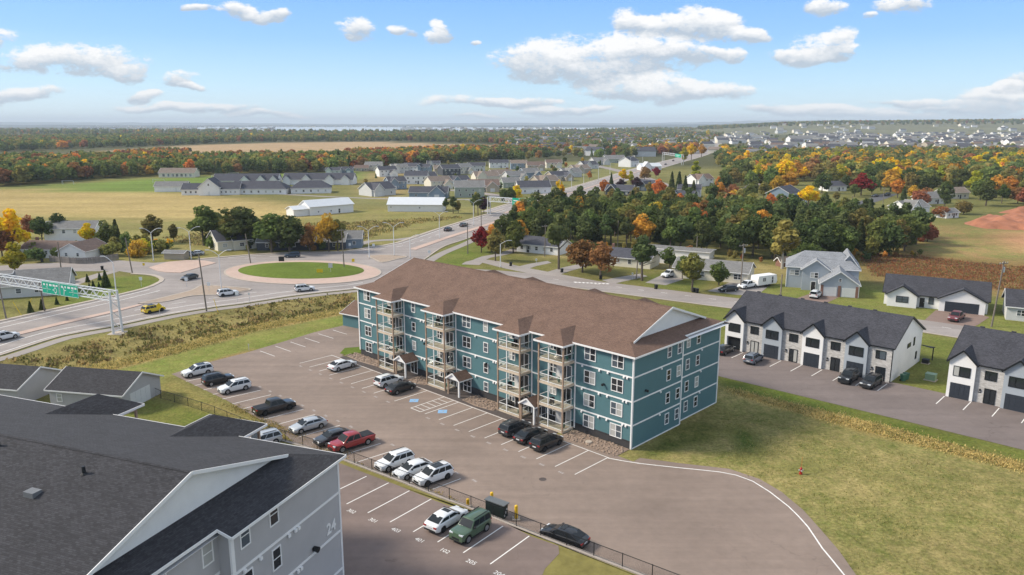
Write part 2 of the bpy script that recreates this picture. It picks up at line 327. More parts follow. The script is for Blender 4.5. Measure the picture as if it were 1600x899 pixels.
# the setting
worn('lot', (0.235, 0.181, 0.150), 0.16, 0.22)
worn('lot_upper', (0.195, 0.148, 0.130), 0.2, 0.3)
worn('lot_townhouse', (0.175, 0.143, 0.133), 0.3, 0.2)
mat('walk_asphalt', (0.085, 0.07, 0.066), 0.9, 0.12, 1.2, 5, bump=0.3, bscale=18)
worn('road', (0.285, 0.252, 0.235), 0.12, 0.12)
mat('street', (0.27, 0.235, 0.215), 0.88, 0.08, 0.6, 6, bump=0.2, bscale=14, var2=0.10, scale2=0.05)
mat('dark_street', (0.10, 0.10, 0.105), 0.88, 0.08, 0.6)
mat('sidewalk', (0.30, 0.265, 0.24), 0.9, 0.10, 0.8, 5, var2=0.08, scale2=0.07)
mat('concrete', (0.42, 0.36, 0.30), 0.85, 0.10, 0.8, 5)
mat('stamped', (0.47, 0.345, 0.285), 0.85, 0.10, 0.7, 5, var2=0.08, scale2=0.08)
mat('line_paint', (0.74, 0.72, 0.69), 0.7, 0.22, 2.2, 5)
mat('worn_paint', (0.36, 0.32, 0.30), 0.8, 0.3, 3.0, 5)
mat('blue_paint', (0.22, 0.40, 0.62), 0.7, 0.15, 2.0, 5)
mat('yellow_paint', (0.75, 0.45, 0.02), 0.5, 0.08, 2.0)
mat('retaining_block', (0.36, 0.31, 0.27), 0.9, 0.15, 1.5, 5, bump=0.3, bscale=12)
mat('river_stone', (0.27, 0.20, 0.155), 0.9, 0.35, 4.0, 5, bump=0.8, bscale=9, rand=0.2)
mat('red_soil', (0.33, 0.135, 0.075), 0.95, 0.28, 0.25, 7, bump=0.8, bscale=0.8, var2=0.2, scale2=0.05)
mat('island_gravel', (0.34, 0.265, 0.205), 0.95, 0.14, 0.9, 5)
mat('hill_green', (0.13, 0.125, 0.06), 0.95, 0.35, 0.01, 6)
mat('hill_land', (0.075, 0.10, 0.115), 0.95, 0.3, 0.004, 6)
mat('gravel_drive', (0.29, 0.26, 0.24), 0.95, 0.12, 0.9, 5)
# buildings
siding('teal_siding', (0.085, 0.180, 0.200)); siding('grey_siding', (0.44, 0.43, 0.435)); siding('white_siding', (0.78, 0.77, 0.76), 0.2)
siding('blue_siding', (0.36, 0.395, 0.435), 0.2); siding('cream_siding', (0.70, 0.65, 0.54), 0.15)
siding('pale_grey_siding', (0.58, 0.58, 0.57), 0.15); siding('tan_siding', (0.42, 0.36, 0.28), 0.15); siding('slate_blue_siding', (0.22, 0.28, 0.35), 0.15)
siding('dark_siding', (0.07, 0.075, 0.09), 0.15); siding('sage_siding', (0.33, 0.37, 0.32), 0.15)
mat('white_trim', (0.80, 0.79, 0.78), 0.45, 0.03, 1.0, spec=0.4); mat('white_metal', (0.70, 0.71, 0.72), 0.4, 0.06, 0.6, spec=0.4)
mat('galvanised', (0.55, 0.56, 0.57), 0.45, 0.08, 1.5, metal=0.3)
mat('black_trim', (0.012, 0.014, 0.017), 0.45, 0.1, 1.0); mat('foundation', (0.05, 0.048, 0.05), 0.85, 0.15, 1.0)
mat('deck_wood', (0.58, 0.48, 0.37), 0.7, 0.10, 1.2, 5); mat('post_wood', (0.36, 0.255, 0.185), 0.75, 0.18, 1.5, 5); mat('old_wood', (0.24, 0.215, 0.195), 0.85, 0.25, 1.5, 5, rand=0.12)
mat('pole_wood', (0.20, 0.17, 0.145), 0.85, 0.2, 1.2, 5, rand=0.15)
mat('door_white', (0.66, 0.66, 0.65), 0.5, 0.03, 1.0); mat('door_dark', (0.03, 0.028, 0.03), 0.4, 0.1, 1.0); mat('garage_charcoal', (0.035, 0.042, 0.055), 0.45, 0.06, 0.8)
mat('stone_veneer', (0.43, 0.41, 0.39), 0.9, 0.1, 1.0); mat('black_plastic', (0.015, 0.016, 0.018), 0.5, 0.1, 1.0); mat('green_plastic', (0.05, 0.14, 0.09), 0.5, 0.1, 1.0)
shingle('brown_shingle', (0.172, 0.108, 0.081), 0.15); shingle('charcoal_shingle', (0.043, 0.042, 0.047), 0.26, sheen=0.04)
shingle('slate_shingle', (0.062, 0.062, 0.073), 0.25); shingle('grey_shingle', (0.27, 0.28, 0.30), 0.15); shingle('far_brown_shingle', (0.17, 0.12, 0.10), 0.12, 0.3, 0.6)
shingle('far_slate_shingle', (0.075, 0.076, 0.092), 0.12, 0.3, 0.6); shingle('far_grey_shingle', (0.20, 0.195, 0.19), 0.12, 0.3, 0.6); shingle('far_tan_shingle', (0.22, 0.175, 0.145), 0.12, 0.3, 0.6)
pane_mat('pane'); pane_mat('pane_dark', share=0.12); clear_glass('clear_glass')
m_ = MAT['stone_veneer']
def stone_cells():
    nt = MAT['stone_veneer'].node_tree; N = nt.nodes; Lk = nt.links; p = N['Principled BSDF']; uv = N.new('ShaderNodeUVMap')
    b = N.new('ShaderNodeTexBrick'); Lk.new(uv.outputs[0], b.inputs['Vector']); b.inputs['Scale'].default_value = 1; b.inputs['Brick Width'].default_value = 0.42; b.inputs['Row Height'].default_value = 0.16
    b.inputs['Mortar Size'].default_value = 0.012; b.inputs['Color1'].default_value = (0.42, 0.40, 0.38, 1); b.inputs['Color2'].default_value = (0.60, 0.575, 0.55, 1); b.inputs['Mortar'].default_value = (0.42, 0.40, 0.38, 1)
    Lk.new(b.outputs['Color'], p.inputs['Base Color'])
    bp = N.new('ShaderNodeBump'); bp.inputs['Strength'].default_value = 0.6; bp.inputs['Distance'].default_value = 0.03; bp.invert = True; Lk.new(b.outputs['Fac'], bp.inputs['Height']); Lk.new(bp.outputs[0], p.inputs['Normal'])
stone_cells()
# ------------------------------------------------------------------ ground sheet
def pxpoly(pts, z=0.0): return [at(*p, z) for p in pts]
G_LAWN = (0.105, 0.135, 0.026); G_LAWN2 = (0.165, 0.165, 0.048); G_DRY = (0.25, 0.205, 0.082); G_OLIVE = (0.185, 0.165, 0.062)
ZONES = [  # outline in photograph directions on level ground, two tones, feather in metres
 ([(-900,262),(2600,262),(2600,204),(-900,204)], (0.075,0.085,0.04), (0.11,0.10,0.05), 30),
 ([(-900,206),(2600,206),(2600,193.3),(-900,193.3)], (0.06,0.075,0.06), (0.09,0.09,0.07), 60),
 ([(1170,236),(1230,216),(1700,214),(1800,240)], (0.20,0.17,0.12), (0.13,0.13,0.07), 40),
 ([(540,322),(560,285),(700,262),(960,250),(1000,262),(860,308),(760,334),(640,340)], (0.16,0.165,0.055), (0.21,0.19,0.085), 8),
 ([(-300,345),(0,322),(300,316),(600,322),(760,326),(640,376),(540,393),(300,408),(0,412),(-300,425)], (0.255,0.215,0.085), (0.19,0.185,0.058), 6),
 ([(-400,312),(0,296),(250,300),(300,303),(480,322),(530,334),(450,342),(300,344),(0,336),(-400,350)], (0.40,0.30,0.13), (0.33,0.255,0.10), 8),
 ([(60,296),(100,288),(250,279),(400,273),(560,268),(575,280),(430,291),(300,301),(180,302)], (0.135,0.20,0.042), (0.16,0.205,0.05), 5),
 ([(560,300),(575,270),(640,268),(650,300),(600,312)], (0.30,0.22,0.10), (0.24,0.19,0.08), 8),
 ([(60,250),(200,235),(300,228),(420,223),(600,222.5),(745,227),(800,230),(740,235),(600,240),(400,248),(260,249)], (0.40,0.275,0.155), (0.34,0.235,0.13), 10),
 ([(-300,250),(0,243),(130,240),(160,243),(0,250),(-300,262)], (0.36,0.26,0.14), (0.30,0.22,0.12), 10),
 ([(750,305),(1000,300),(1130,282),(1600,275),(1900,290),(1900,330),(1600,345),(1440,352),(1250,340),(1000,330)], (0.175,0.165,0.058), (0.12,0.125,0.04), 10),
 ([(760,395),(860,384),(1000,392),(1240,418),(1330,432),(1330,452),(1200,446),(1000,420),(860,402)], (0.30,0.24,0.10), (0.24,0.20,0.08), 3),
 ([(700,420),(735,400),(760,388),(850,402),(1000,416),(1130,440),(1210,452),(1220,480),(1000,455),(830,428)], (0.19,0.165,0.062), (0.12,0.125,0.032), 2),
 ([(1000,432),(1060,424),(1110,440),(1080,456),(1010,448)], G_LAWN, G_LAWN2, 2),
 ([(1320,392),(1600,400),(1900,430),(1900,500),(1600,466),(1460,446),(1370,440)], (0.25,0.135,0.055), (0.22,0.165,0.065), 5),
 ([(1400,345),(1500,355),(1600,362),(1900,390),(1900,420),(1600,412),(1440,402),(1330,385)], (0.17,0.18,0.055), (0.31,0.19,0.09), 6),
 ([(1330,398),(1440,397),(1520,412),(1540,424),(1400,418)], (0.25,0.12,0.055), (0.20,0.13,0.05), 3),
 ([(1558,368),(1620,360),(1700,372),(1700,395),(1600,392),(1572,382)], (0.44,0.24,0.13), (0.36,0.20,0.10), 3),
 ([(1150,470),(1180,440),(1260,436),(1400,452),(1600,472),(1900,500),(1900,560),(1600,540),(1400,512),(1180,480)], (0.135,0.165,0.036), (0.20,0.185,0.062), 4),
 ([(600,470),(980,470),(1130,478),(1400,515),(1600,548),(2000,620),(2000,760),(1600,645),(1120,560),(900,500)], (0.125,0.15,0.034), (0.17,0.165,0.05), 2),
 ([(960,720),(1128,598),(1600,712),(2200,860),(2200,1300),(1300,1300),(1330,899),(1280,830),(1200,765),(1130,738)], (0.30,0.245,0.10), (0.135,0.148,0.040), 1.5),
 ([(996,706),(1064,670),(1098,658),(1122,668),(1112,690),(1064,700),(1012,714)], (0.065,0.092,0.018), (0.20,0.18,0.06), 1.0),  # the block's shadow beside its end wall, painted as darker turf
 ([(1134,672),(1160,664),(1186,684),(1200,712),(1160,714),(1148,694)], (0.068,0.105,0.02), (0.22,0.195,0.065), 0.9),
 ([(1216,730),(1262,720),(1290,738),(1240,746)], (0.10,0.115,0.025), (0.24,0.21,0.08), 1.0),
 ([(1120,586),(1600,702),(2000,800),(2000,830),(1600,724),(1130,606)], (0.105,0.14,0.026), (0.15,0.155,0.04), 0.7),
 ([(1132,607),(1400,672),(1600,726),(2000,835),(2000,858),(1600,738),(1400,688),(1280,655),(1150,616)], (0.37,0.275,0.095), (0.30,0.215,0.08), 0.7),
 ([(660,412),(730,372),(775,392),(735,416),(690,424)], (0.115,0.15,0.03), (0.16,0.16,0.045), 1.5),
 ([(-200,640),(0,562),(200,515),(400,474),(560,452),(562,480),(400,509),(294,536),(171,566),(60,594),(0,608),(-200,670)], (0.255,0.205,0.08), (0.165,0.15,0.052), 1.5),
 ([(-100,650),(0,606),(107,580),(171,565),(294,534),(400,507),(552,480),(552,488),(400,518),(294,548),(171,580),(107,598),(0,632)], (0.40,0.285,0.12), (0.31,0.23,0.09), 0.8),
 ([(80,628),(171,582),(294,550),(400,520),(552,489),(575,510),(430,542),(330,570),(262,592),(240,612),(150,640)], (0.15,0.185,0.04), (0.23,0.21,0.068), 1.0),
 ([(305,572),(350,557),(395,545),(385,556),(330,570)], (0.30,0.19,0.095), (0.24,0.17,0.07), 1.0),
 ([(240,618),(262,588),(300,605),(360,635),(440,672),(560,706),(560,722),(420,690),(300,650)], (0.26,0.205,0.075), (0.16,0.155,0.045), 1.0),
 ([(150,650),(240,625),(330,645),(400,680),(300,690),(180,670)], (0.12,0.145,0.03), (0.18,0.17,0.05), 1.0),
 ([(-300,470),(0,440),(60,440),(100,470),(0,505),(-300,580)], (0.21,0.185,0.068), (0.14,0.145,0.04), 2),
 ([(90,472),(150,438),(215,430),(250,436),(235,448),(110,482)], (0.11,0.15,0.028), (0.15,0.16,0.04), 1.0),
 ([(60,418),(120,415),(140,420),(90,430),(60,428)], G_LAWN, G_LAWN2, 1.5),
]
def graded(lo, hi, step, ends, grow=1.16):
    a = list(np.arange(lo, hi + 1e-6, step)); s = step; x = a[-1]
    while x < ends[1]: s *= grow; x += s; a.append(x)
    s = step; x = a[0]; b = []
    while x > ends[0]: s *= grow; x -= s; b.append(x)
    return np.array(b[::-1] + a)
def poly_sd(X, Y, P):
    """signed distance to a polygon, positive inside"""
    P = np.array([(p[0], p[1]) for p in P]); d = np.full(X.shape, 1e18); ins = np.zeros(X.shape, bool); n = len(P)
    for i in range(n):
        a = P[i]; b = P[(i + 1) % n]; e = b - a; L2 = e @ e + 1e-12
        t = np.clip(((X - a[0]) * e[0] + (Y - a[1]) * e[1]) / L2, 0, 1)
        d = np.minimum(d, (X - a[0] - t * e[0]) ** 2 + (Y - a[1] - t * e[1]) ** 2)
        c = ((a[1] > Y) != (b[1] > Y)) & (X < (b[0] - a[0]) * (Y - a[1]) / (b[1] - a[1] + 1e-12) + a[0]); ins ^= c
    d = np.sqrt(d); return np.where(ins, d, -d)
def ground_material():
    m = bpy.data.materials.new('turf'); m.use_nodes = True; nt = m.node_tree; N = nt.nodes; Lk = nt.links; p = N['Principled BSDF']
    p.inputs['Roughness'].default_value = 1.0; p.inputs['Specular IOR Level'].default_value = 0.05
    a = N.new('ShaderNodeAttribute'); a.attribute_name = 'tone_one'; b = N.new('ShaderNodeAttribute'); b.attribute_name = 'tone_two'
    tc = N.new('ShaderNodeTexCoord')
    def noise(s, det, r=0.6):
        t = N.new('ShaderNodeTexNoise'); t.inputs['Scale'].default_value = s; t.inputs['Detail'].default_value = det; t.inputs['Roughness'].default_value = r
        Lk.new(tc.outputs['Object'], t.inputs['Vector']); return t.outputs['Fac']
    def mr(f, a0, a1, b0, b1):
        x = N.new('ShaderNodeMapRange'); Lk.new(f, x.inputs[0])
        for i, v in enumerate((a0, a1, b0, b1)): x.inputs[i + 1].default_value = v
        return x.outputs[0]
    mx = N.new('ShaderNodeMix'); mx.data_type = 'RGBA'; ad = N.new('ShaderNodeMath'); ad.operation = 'ADD'
    Lk.new(mr(noise(0.11, 5, 0.62), 0.3, 0.7, -0.1, 0.8), ad.inputs[0]); Lk.new(mr(noise(0.8, 7, 0.75), 0.3, 0.7, -0.45, 0.65), ad.inputs[1]); ad.use_clamp = True
    Lk.new(ad.outputs[0], mx.inputs[0]); Lk.new(a.outputs['Color'], mx.inputs[6]); Lk.new(b.outputs['Color'], mx.inputs[7])
    out = mx.outputs[2]
    for s, det, lo, hi in ((9.0, 3, 0.78, 1.22), (2.6, 5, 0.66, 1.34), (0.5, 5, 0.84, 1.16), (0.02, 3, 0.9, 1.1)):
        v = N.new('ShaderNodeVectorMath'); v.operation = 'SCALE'; Lk.new(out, v.inputs[0]); Lk.new(mr(noise(s, det), 0.3, 0.7, lo, hi), v.inputs['Scale']); out = v.outputs[0]
    mp = N.new('ShaderNodeMapping'); mp.inputs['Scale'].default_value = (0.006, 0.09, 1); mp.inputs['Rotation'].default_value = (0, 0, 0.06); Lk.new(tc.outputs['Object'], mp.inputs['Vector'])
    t = N.new('ShaderNodeTexNoise'); t.inputs['Scale'].default_value = 1.0; t.inputs['Detail'].default_value = 5; Lk.new(mp.outputs[0], t.inputs['Vector'])   # mowing and swath streaks
    v = N.new('ShaderNodeVectorMath'); v.operation = 'SCALE'; Lk.new(out, v.inputs[0]); Lk.new(mr(t.outputs['Fac'], 0.3, 0.7, 0.86, 1.14), v.inputs['Scale']); out = v.outputs[0]
    Lk.new(out, p.inputs['Base Color'])
    bp = N.new('ShaderNodeBump'); bp.inputs['Strength'].default_value = 0.7; bp.inputs['Distance'].default_value = 0.12; Lk.new(noise(2.2, 5, 0.7), bp.inputs['Height']); Lk.new(bp.outputs[0], p.inputs['Normal'])
    MAT['turf'] = m
ground_material()
def lumps(X, Y, s, seed):
    r = np.random.default_rng(seed); z = np.zeros_like(X)
    for _ in range(9):
        a = r.uniform(0, 6.283); f = r.uniform(0.6, 1.6) / s; z += np.sin((X * math.cos(a) + Y * math.sin(a)) * f + r.uniform(0, 6.283))
    return z / 9
def make_ground():
    xs = graded(-78, 112, 1.15, (-16000, 16000)); ys = graded(52, 150, 1.0, (-260, 26000), 1.065)
    X, Y = np.meshgrid(xs, ys); nx, ny = len(xs), len(ys)
    XW = X + lumps(X, Y, 2.2, 1) * 1.1; YW = Y + lumps(X, Y, 2.2, 2) * 1.1
    c1 = np.zeros(X.shape + (3,)); c2 = np.zeros(X.shape + (3,)); c1[:] = G_OLIVE; c2[:] = (0.14, 0.14, 0.045)
    for pts, a, b, fe in ZONES:
        sd = poly_sd(XW, YW, pxpoly(pts)); w = np.clip(0.5 + sd / (2 * fe), 0, 1)[..., None]
        c1 = c1 * (1 - w) + np.array(a) * w; c2 = c2 * (1 - w) + np.array(b) * w
    Z = np.zeros_like(X)
    ditch = poly_sd(X, Y, pxpoly([(-200,640),(0,566),(200,520),(400,478),(556,458),(556,486),(400,516),(294,546),(171,578),(60,605),(-200,690)]))
    Z -= 0.9 * np.clip(ditch / 6, 0, 1)
    V = np.stack([X, Y, Z], -1).reshape(-1, 3)
    i = np.arange((nx - 1) * (ny - 1)); r = i // (nx - 1); c = i % (nx - 1); k = r * nx + c
    F = np.stack([k, k + 1, k + nx + 1, k + nx], -1)
    me = bpy.data.meshes.new('ground'); me.vertices.add(len(V)); me.vertices.foreach_set('co', V.ravel())
    me.loops.add(F.size); me.loops.foreach_set('vertex_index', F.ravel()); me.polygons.add(len(F)); me.polygons.foreach_set('loop_start', np.arange(0, F.size, 4)); me.polygons.foreach_set('use_smooth', np.ones(len(F), bool))
    me.update(calc_edges=True)
    for nm, c in (('tone_one', c1), ('tone_two', c2)):
        at_ = me.color_attributes.new(nm, 'FLOAT_COLOR', 'POINT'); at_.data.foreach_set('color', np.concatenate([c.reshape(-1, 3), np.ones((len(V), 1))], 1).ravel())
    me.materials.append(MAT['turf']); return struct(obj('ground', me), label='mown and rough grassland, fields and verges')
make_ground()
# ------------------------------------------------------------------ roads and pavements
def ngon(name, pts, z, m, parent=None, kind=True, th=0.0):
    mb = MB(); P = [(p[0], p[1]) for p in pts]
    a = sum(P[i][0] * P[(i + 1) % len(P)][1] - P[(i + 1) % len(P)][0] * P[i][1] for i in range(len(P)))
    if a < 0: P = P[::-1]
    if th: mb.prism(P, z - th, z)
    else: mb.face([(x, y, z) for x, y in P])
    o = mb.build(name, m, parent)
    return o if parent else struct(o)
def resample(pts, step):
    P = [Vector((p[0], p[1], 0)) for p in pts]
    # Catmull-Rom through the points, sampled evenly enough
    out = []
    for i in range(len(P) - 1):
        a = P[max(i - 1, 0)]; b = P[i]; c = P[i + 1]; d = P[min(i + 2, len(P) - 1)]; n = max(1, int((c - b).length / step))
        for k in range(n):
            t = k / n; out.append(0.5 * ((2 * b) + (c - a) * t + (2 * a - 5 * b + 4 * c - d) * t * t + (3 * b - 3 * c + d - a) * t ** 3))
    out.append(P[-1]); return out
def offset_line(pts, o):
    out = []
    for i, p in enumerate(pts):
        t = (pts[min(i + 1, len(pts) - 1)] - pts[max(i - 1, 0)]).normalized(); out.append(p + Vector((-t.y, t.x, 0)) * o)
    return out
def ribbon(name, pts, w, z, m, parent=None, th=0.0, off=0.0, step=3.0, raw=False):
    P = pts if raw else resample(pts, step); A = offset_line(P, off + w / 2); B = offset_line(P, off - w / 2); mb = MB(); n = len(P)
    for p in A: mb.v.append((p.x, p.y, z))
    for p in B: mb.v.append((p.x, p.y, z))
    for i in range(n - 1): mb.f.append((n + i, n + i + 1, i + 1, i)); mb.m.append(0)
    if th:
        for p in A: mb.v.append((p.x, p.y, z - th))
        for p in B: mb.v.append((p.x, p.y, z - th))
        for i in range(n - 1):
            mb.f.append((i, i + 1, 2 * n + i + 1, 2 * n + i)); mb.m.append(0); mb.f.append((n + i + 1, n + i, 3 * n + i, 3 * n + i + 1)); mb.m.append(0)
        for i in (0, n - 1):
            mb.f.append((i, n + i, 3 * n + i, 2 * n + i)); mb.m.append(0)
    o = mb.build(name, m, parent)
    return o if parent else struct(o)
def clip_line(P, a, b):
    """stretch of a sampled line between distances a and b"""
    out = []; d = 0
    for i in range(len(P) - 1):
        s = (P[i + 1] - P[i]).length
        for t in (a, b):
            if d <= t < d + s: out.append((t, P[i].lerp(P[i + 1], (t - d) / s)))
        if a < d < b: out.append((d, P[i]))
        d += s
    return [p for _, p in sorted(out, key=lambda q: q[0])]
def length(P): return sum((P[i + 1] - P[i]).length for i in range(len(P) - 1))
def dashes(name, P, dash, gap, w, z, m, parent):
    d = 0; L = length(P)
    while d + dash < L:
        ribbon(name, clip_line(P, d, d + dash), w, z, m, parent, raw=True); d += dash + gap
NEAR = [(-120,588),(-60,570),(0,555),(93,525.5),(171,511),(227,499),(267,491),(334,480),(376,474.8),(447.5,463.8),(502.5,457),(556,451.5),(605,443)]
FAR = [(-120,532),(-60,517),(0,503.4),(80,485.5),(171,465.4),(227,452),(248,444),(257,437),(242,430),(208,427.5)]
NORTH = [(310,406),(392.5,399),(475,395),(541,393.6),(585,386),(621.6,380.3),(693.7,356),(790,327)]
SOUTH = [(640,428),(655,411),(667,402),(693.7,385),(731,372.5),(771,354),(808,338)]
road = ngon('road', pxpoly(NEAR + SOUTH + NORTH[::-1] + [(240,411),(184,407),(45,412.5),(-120,424),(-120,436),(80,424.5),(187,424)] + FAR[::-1]), 0.03, 'road')
road['label'] = 'grey asphalt highway and roundabout'
near_l = resample(pxpoly(NEAR), 4); far_l = resample(pxpoly(FAR[:6]), 4); north_l = resample(pxpoly(NORTH), 4)
ribbon('kerb', near_l, 0.55, 0.15, 'concrete', road, 0.12, off=-0.3, raw=True)
ribbon('kerb', resample(pxpoly(FAR), 2), 1.1, 0.15, 'concrete', road, 0.12, off=0.55, raw=True)
ribbon('kerb', north_l, 1.3, 0.15, 'concrete', road, 0.12, off=0.65, raw=True)
ribbon('kerb', resample(pxpoly(SOUTH[1:]), 4), 0.5, 0.15, 'concrete', road, 0.12, off=-0.25, raw=True)
for o_, m_, w_ in ((1.0, 'line_paint', 0.22), (5.0, 'line_paint', 0.22)): ribbon('lane_line', clip_line(near_l, 0, 104 if o_ > 3 else 150), w_, 0.037, m_, road, off=o_, raw=True)
for o_ in (-1.4, -4.6): ribbon('lane_line', far_l, 0.22, 0.037, 'line_paint', road, off=o_, raw=True)
ribbon('lane_line', clip_line(north_l, 8, 170), 0.2, 0.037, 'line_paint', road, off=-1.2, raw=True)
dashes('lane_dash', clip_line(offset_line(north_l, -4.8), 12, 190), 3.0, 4.0, 0.18, 0.037, 'line_paint', road)
dashes('lane_dash', clip_line(offset_line(near_l, 9.0), 30, 78), 3.0, 5.0, 0.18, 0.037, 'line_paint', road)
median = ngon('median', pxpoly([(-120,556),(-60,541.5),(29,520),(100,503),(173.6,486.6),(214,477),(225,476),(214,479.5),(173.6,490),(100,507),(29,524.5),(-60,546.5),(-120,562)]), 0.14, 'stamped', th=0.12)
median['label'] = 'pink stamped concrete median of the highway'
ngon('median', pxpoly([(640,389.5),(700,369.5),(771,347),(800,337),(803,339),(772,350),(702,372.5),(650,391)]), 0.14, 'stamped', th=0.12)
ngon('splitter_island', pxpoly([(233,418.5),(262,410),(291,407.2),(320,408),(338,411.5),(310,419),(282,427),(262,426.5),(246,424)]), 0.14, 'stamped', th=0.12)
for pts in ([(216,475),(262,464),(300,454),(316,446.5),(345,448),(392,452.8),(352,460.5),(300,463),(258,472)], [(574,400.5),(600,399),(636,401.5),(622,405),(598,410.5),(586,406)]):
    isl = ngon('splitter_island', pxpoly(pts), 0.14, 'island_gravel', th=0.12); P = [Vector((p.x, p.y, 0)) for p in pxpoly(pts)]; P.append(P[0])
    ribbon('kerb', resample(P, 1.5), 0.45, 0.16, 'concrete', isl, 0.10, raw=True)
def ellipse(cx, cy, rx, ry, z, n=64): return [at(cx + rx * math.cos(2 * math.pi * i / n), cy + ry * math.sin(2 * math.pi * i / n), z) for i in range(n)]
apron = ngon('roundabout_apron', ellipse(473, 426.3, 122, 18.6, 0), 0.12, 'stamped', th=0.10); apron['label'] = 'pink truck apron round the roundabout lawn'
def mound():
    mb = MB(); rings = ((1.0, 0.14), (0.96, 0.30), (0.7, 0.62), (0.35, 0.85)); n = 64; V = []
    c = at(470.5, 424, 0)
    for s, z in rings:
        for p in ellipse(470.5, 423.6, 98.5, 12.9, 0): V.append((c.x + (p.x - c.x) * s, c.y + (p.y - c.y) * s, z))
    V.append((c.x, c.y, 0.9)); mb.v = V
    for r in range(3):
        for i in range(n): j = (i + 1) % n; mb.f.append((r * n + i, r * n + j, (r + 1) * n + j, (r + 1) * n + i)); mb.m.append(0)
    for i in range(n): mb.f.append((3 * n + i, 3 * n + (i + 1) % n, 4 * n)); mb.m.append(0)
    o = mb.build('roundabout_lawn', 'lawn_green', smooth=60); struct(o, label='domed green lawn in the middle of the roundabout')
mat('lawn_green', (0.115, 0.155, 0.03), 1.0, 0.22, 1.3, 5, bump=0.6, bscale=3, var2=0.18, scale2=0.12, spec=0.05)
mat('lawn_mixed', (0.20, 0.175, 0.06), 1.0, 0.25, 1.0, 5, bump=0.6, bscale=3, var2=0.22, scale2=0.15, spec=0.05)
mound()
kr = resample([*ellipse(473, 426.3, 122, 18.6, 0), at(595, 426.3)], 3); ribbon('kerb', kr, 0.4, 0.15, 'concrete', apron, 0.1, raw=True)
# highway north-east of the roundabout
HWY = [(790,333),(830,319.5),(870,307.5),(907,297.5),(940,287.5),(970,277.5),(1005,266),(1042,255.5),(1075,247),(1098,239.5),(1112,230),(1124,221),(1134,214.5),(1143,209)]
hw = resample(pxpoly(HWY), 12)
hwy = ribbon('highway', hw, 21, 0.035, 'road', raw=True); hwy['label'] = 'grey divided highway running off to the far town'
ribbon('kerb', hw, 1.6, 0.15, 'concrete', hwy, 0.1, off=11.2, raw=True); ribbon('median_strip', clip_line(hw, 0, 330), 1.6, 0.15, 'stamped', hwy, 0.1, raw=True)
for o_ in (-9.5, 9.5): ribbon('lane_line', hw, 0.25, 0.045, 'line_paint', hwy, off=o_, raw=True)
for o_ in (-5.2, 5.2): dashes('lane_dash', clip_line(offset_line(hw, o_), 0, 300), 4, 6, 0.22, 0.045, 'line_paint', hwy)
struct(ribbon('road_crossing', pxpoly([(925,258),(962,266),(1000,276),(1045,292)]), 9, 0.05, 'street'))
# near-side footway along the highway
fw = ribbon('sidewalk', clip_line(near_l, 0, 205), 2.4, 0.05, 'sidewalk', off=-2.6, raw=True); fw['label'] = 'asphalt footway along the highway'
ribbon('sidewalk', pxpoly([(640,432),(664,413),(690,397),(731,379.5),(765,362),(800,345)]), 3.0, 0.05, 'sidewalk')
# street behind the apartment block
STREET = [(640,425),(760,430),(880,443),(955,452.5),(1080,468.5),(1155,478),(1300,494),(1448,514),(1500,522),(1600,539),(1760,568)]
st = resample(pxpoly(STREET), 5); street = ribbon('street', st, 6.6, 0.04, 'road', raw=True); street['label'] = 'side street behind the apartment block and townhouses'
ribbon('shoulder', st, 3.6, 0.045, 'street', street, off=5.1, raw=True)
ribbon('kerb', st, 0.35, 0.14, 'concrete', street, 0.1, off=-3.5, raw=True); dashes('lane_dash', clip_line(offset_line(st, 3.2), 40, 190), 1.6, 4.2, 0.14, 0.05, 'line_paint', street)
lane = ribbon('lane', pxpoly([(735,414),(748,407),(768,410),(800,418),(850,428),(900,437.5),(945,446)]), 5.2, 0.036, 'sidewalk')
ribbon('spur', pxpoly([(746,408),(760,402),(785,397.5),(806,390)]), 3.4, 0.042, 'gravel_drive', lane)
for i in range(9): ribbon('crossing_bar', [at(898 + i * 6.2, 441.2 + i * 0.28), at(901 + i * 6.2, 442.2 + i * 0.28)], 0.7, 0.055, 'line_paint', street, step=9)
def drive(pts, m='gravel_drive', z=0.028): return ngon('driveway', pxpoly(pts), z, m)
mat('drive_brown', (0.22, 0.155, 0.13), 0.9, 0.12, 0.8, 5)
drive([(1442,503),(1462,485),(1522,489),(1546,496),(1528,508),(1506,516),(1478,513)], 'drive_brown')
drive([(1240,468),(1258,462),(1272,457),(1318,461),(1300,470),(1288,476)], 'drive_brown')
drive([(1008,442),(1030,432),(1040,424),(1062,428),(1068,437),(1040,446)]); drive([(1105,455),(1128,447),(1150,437),(1190,440),(1200,448),(1182,463),(1150,461)])
drive([(800,419),(830,412),(855,408),(862,411),(838,416),(818,423)]); drive([(845,428),(880,418),(910,412),(922,415),(890,424),(868,432)]); drive([(940,438),(975,432),(1000,428),(1012,432),(975,440),(958,444)])
drive([(96,446),(118,438),(150,428),(172,424),(186,424.5),(156,433),(128,443),(112,450)], 'sidewalk')
struct(ribbon('side_street', pxpoly([(1148,312),(1163,300),(1180,289),(1190,279),(1196,273)]), 9, 0.05, 'street')); struct(ribbon('side_street', pxpoly([(1250,345),(1285,337),(1330,323),(1370,311),(1392,303)]), 7.5, 0.05, 'dark_street'))
struct(ribbon('side_street', pxpoly([(700,297),(760,303),(800,313),(830,322)]), 7, 0.05, 'street')); struct(ribbon('side_street', pxpoly([(855,288),(880,278),(905,266),(930,256),(950,248)]), 8, 0.05, 'street'))
struct(ribbon('field_track', pxpoly([(300,300),(420,303),(520,308),(640,312),(760,312)]), 4, 0.05, 'gravel_drive')); struct(ribbon('field_track', pxpoly([(540,390),(580,377),(620,375),(650,371)]), 3.5, 0.05, 'gravel_drive'))
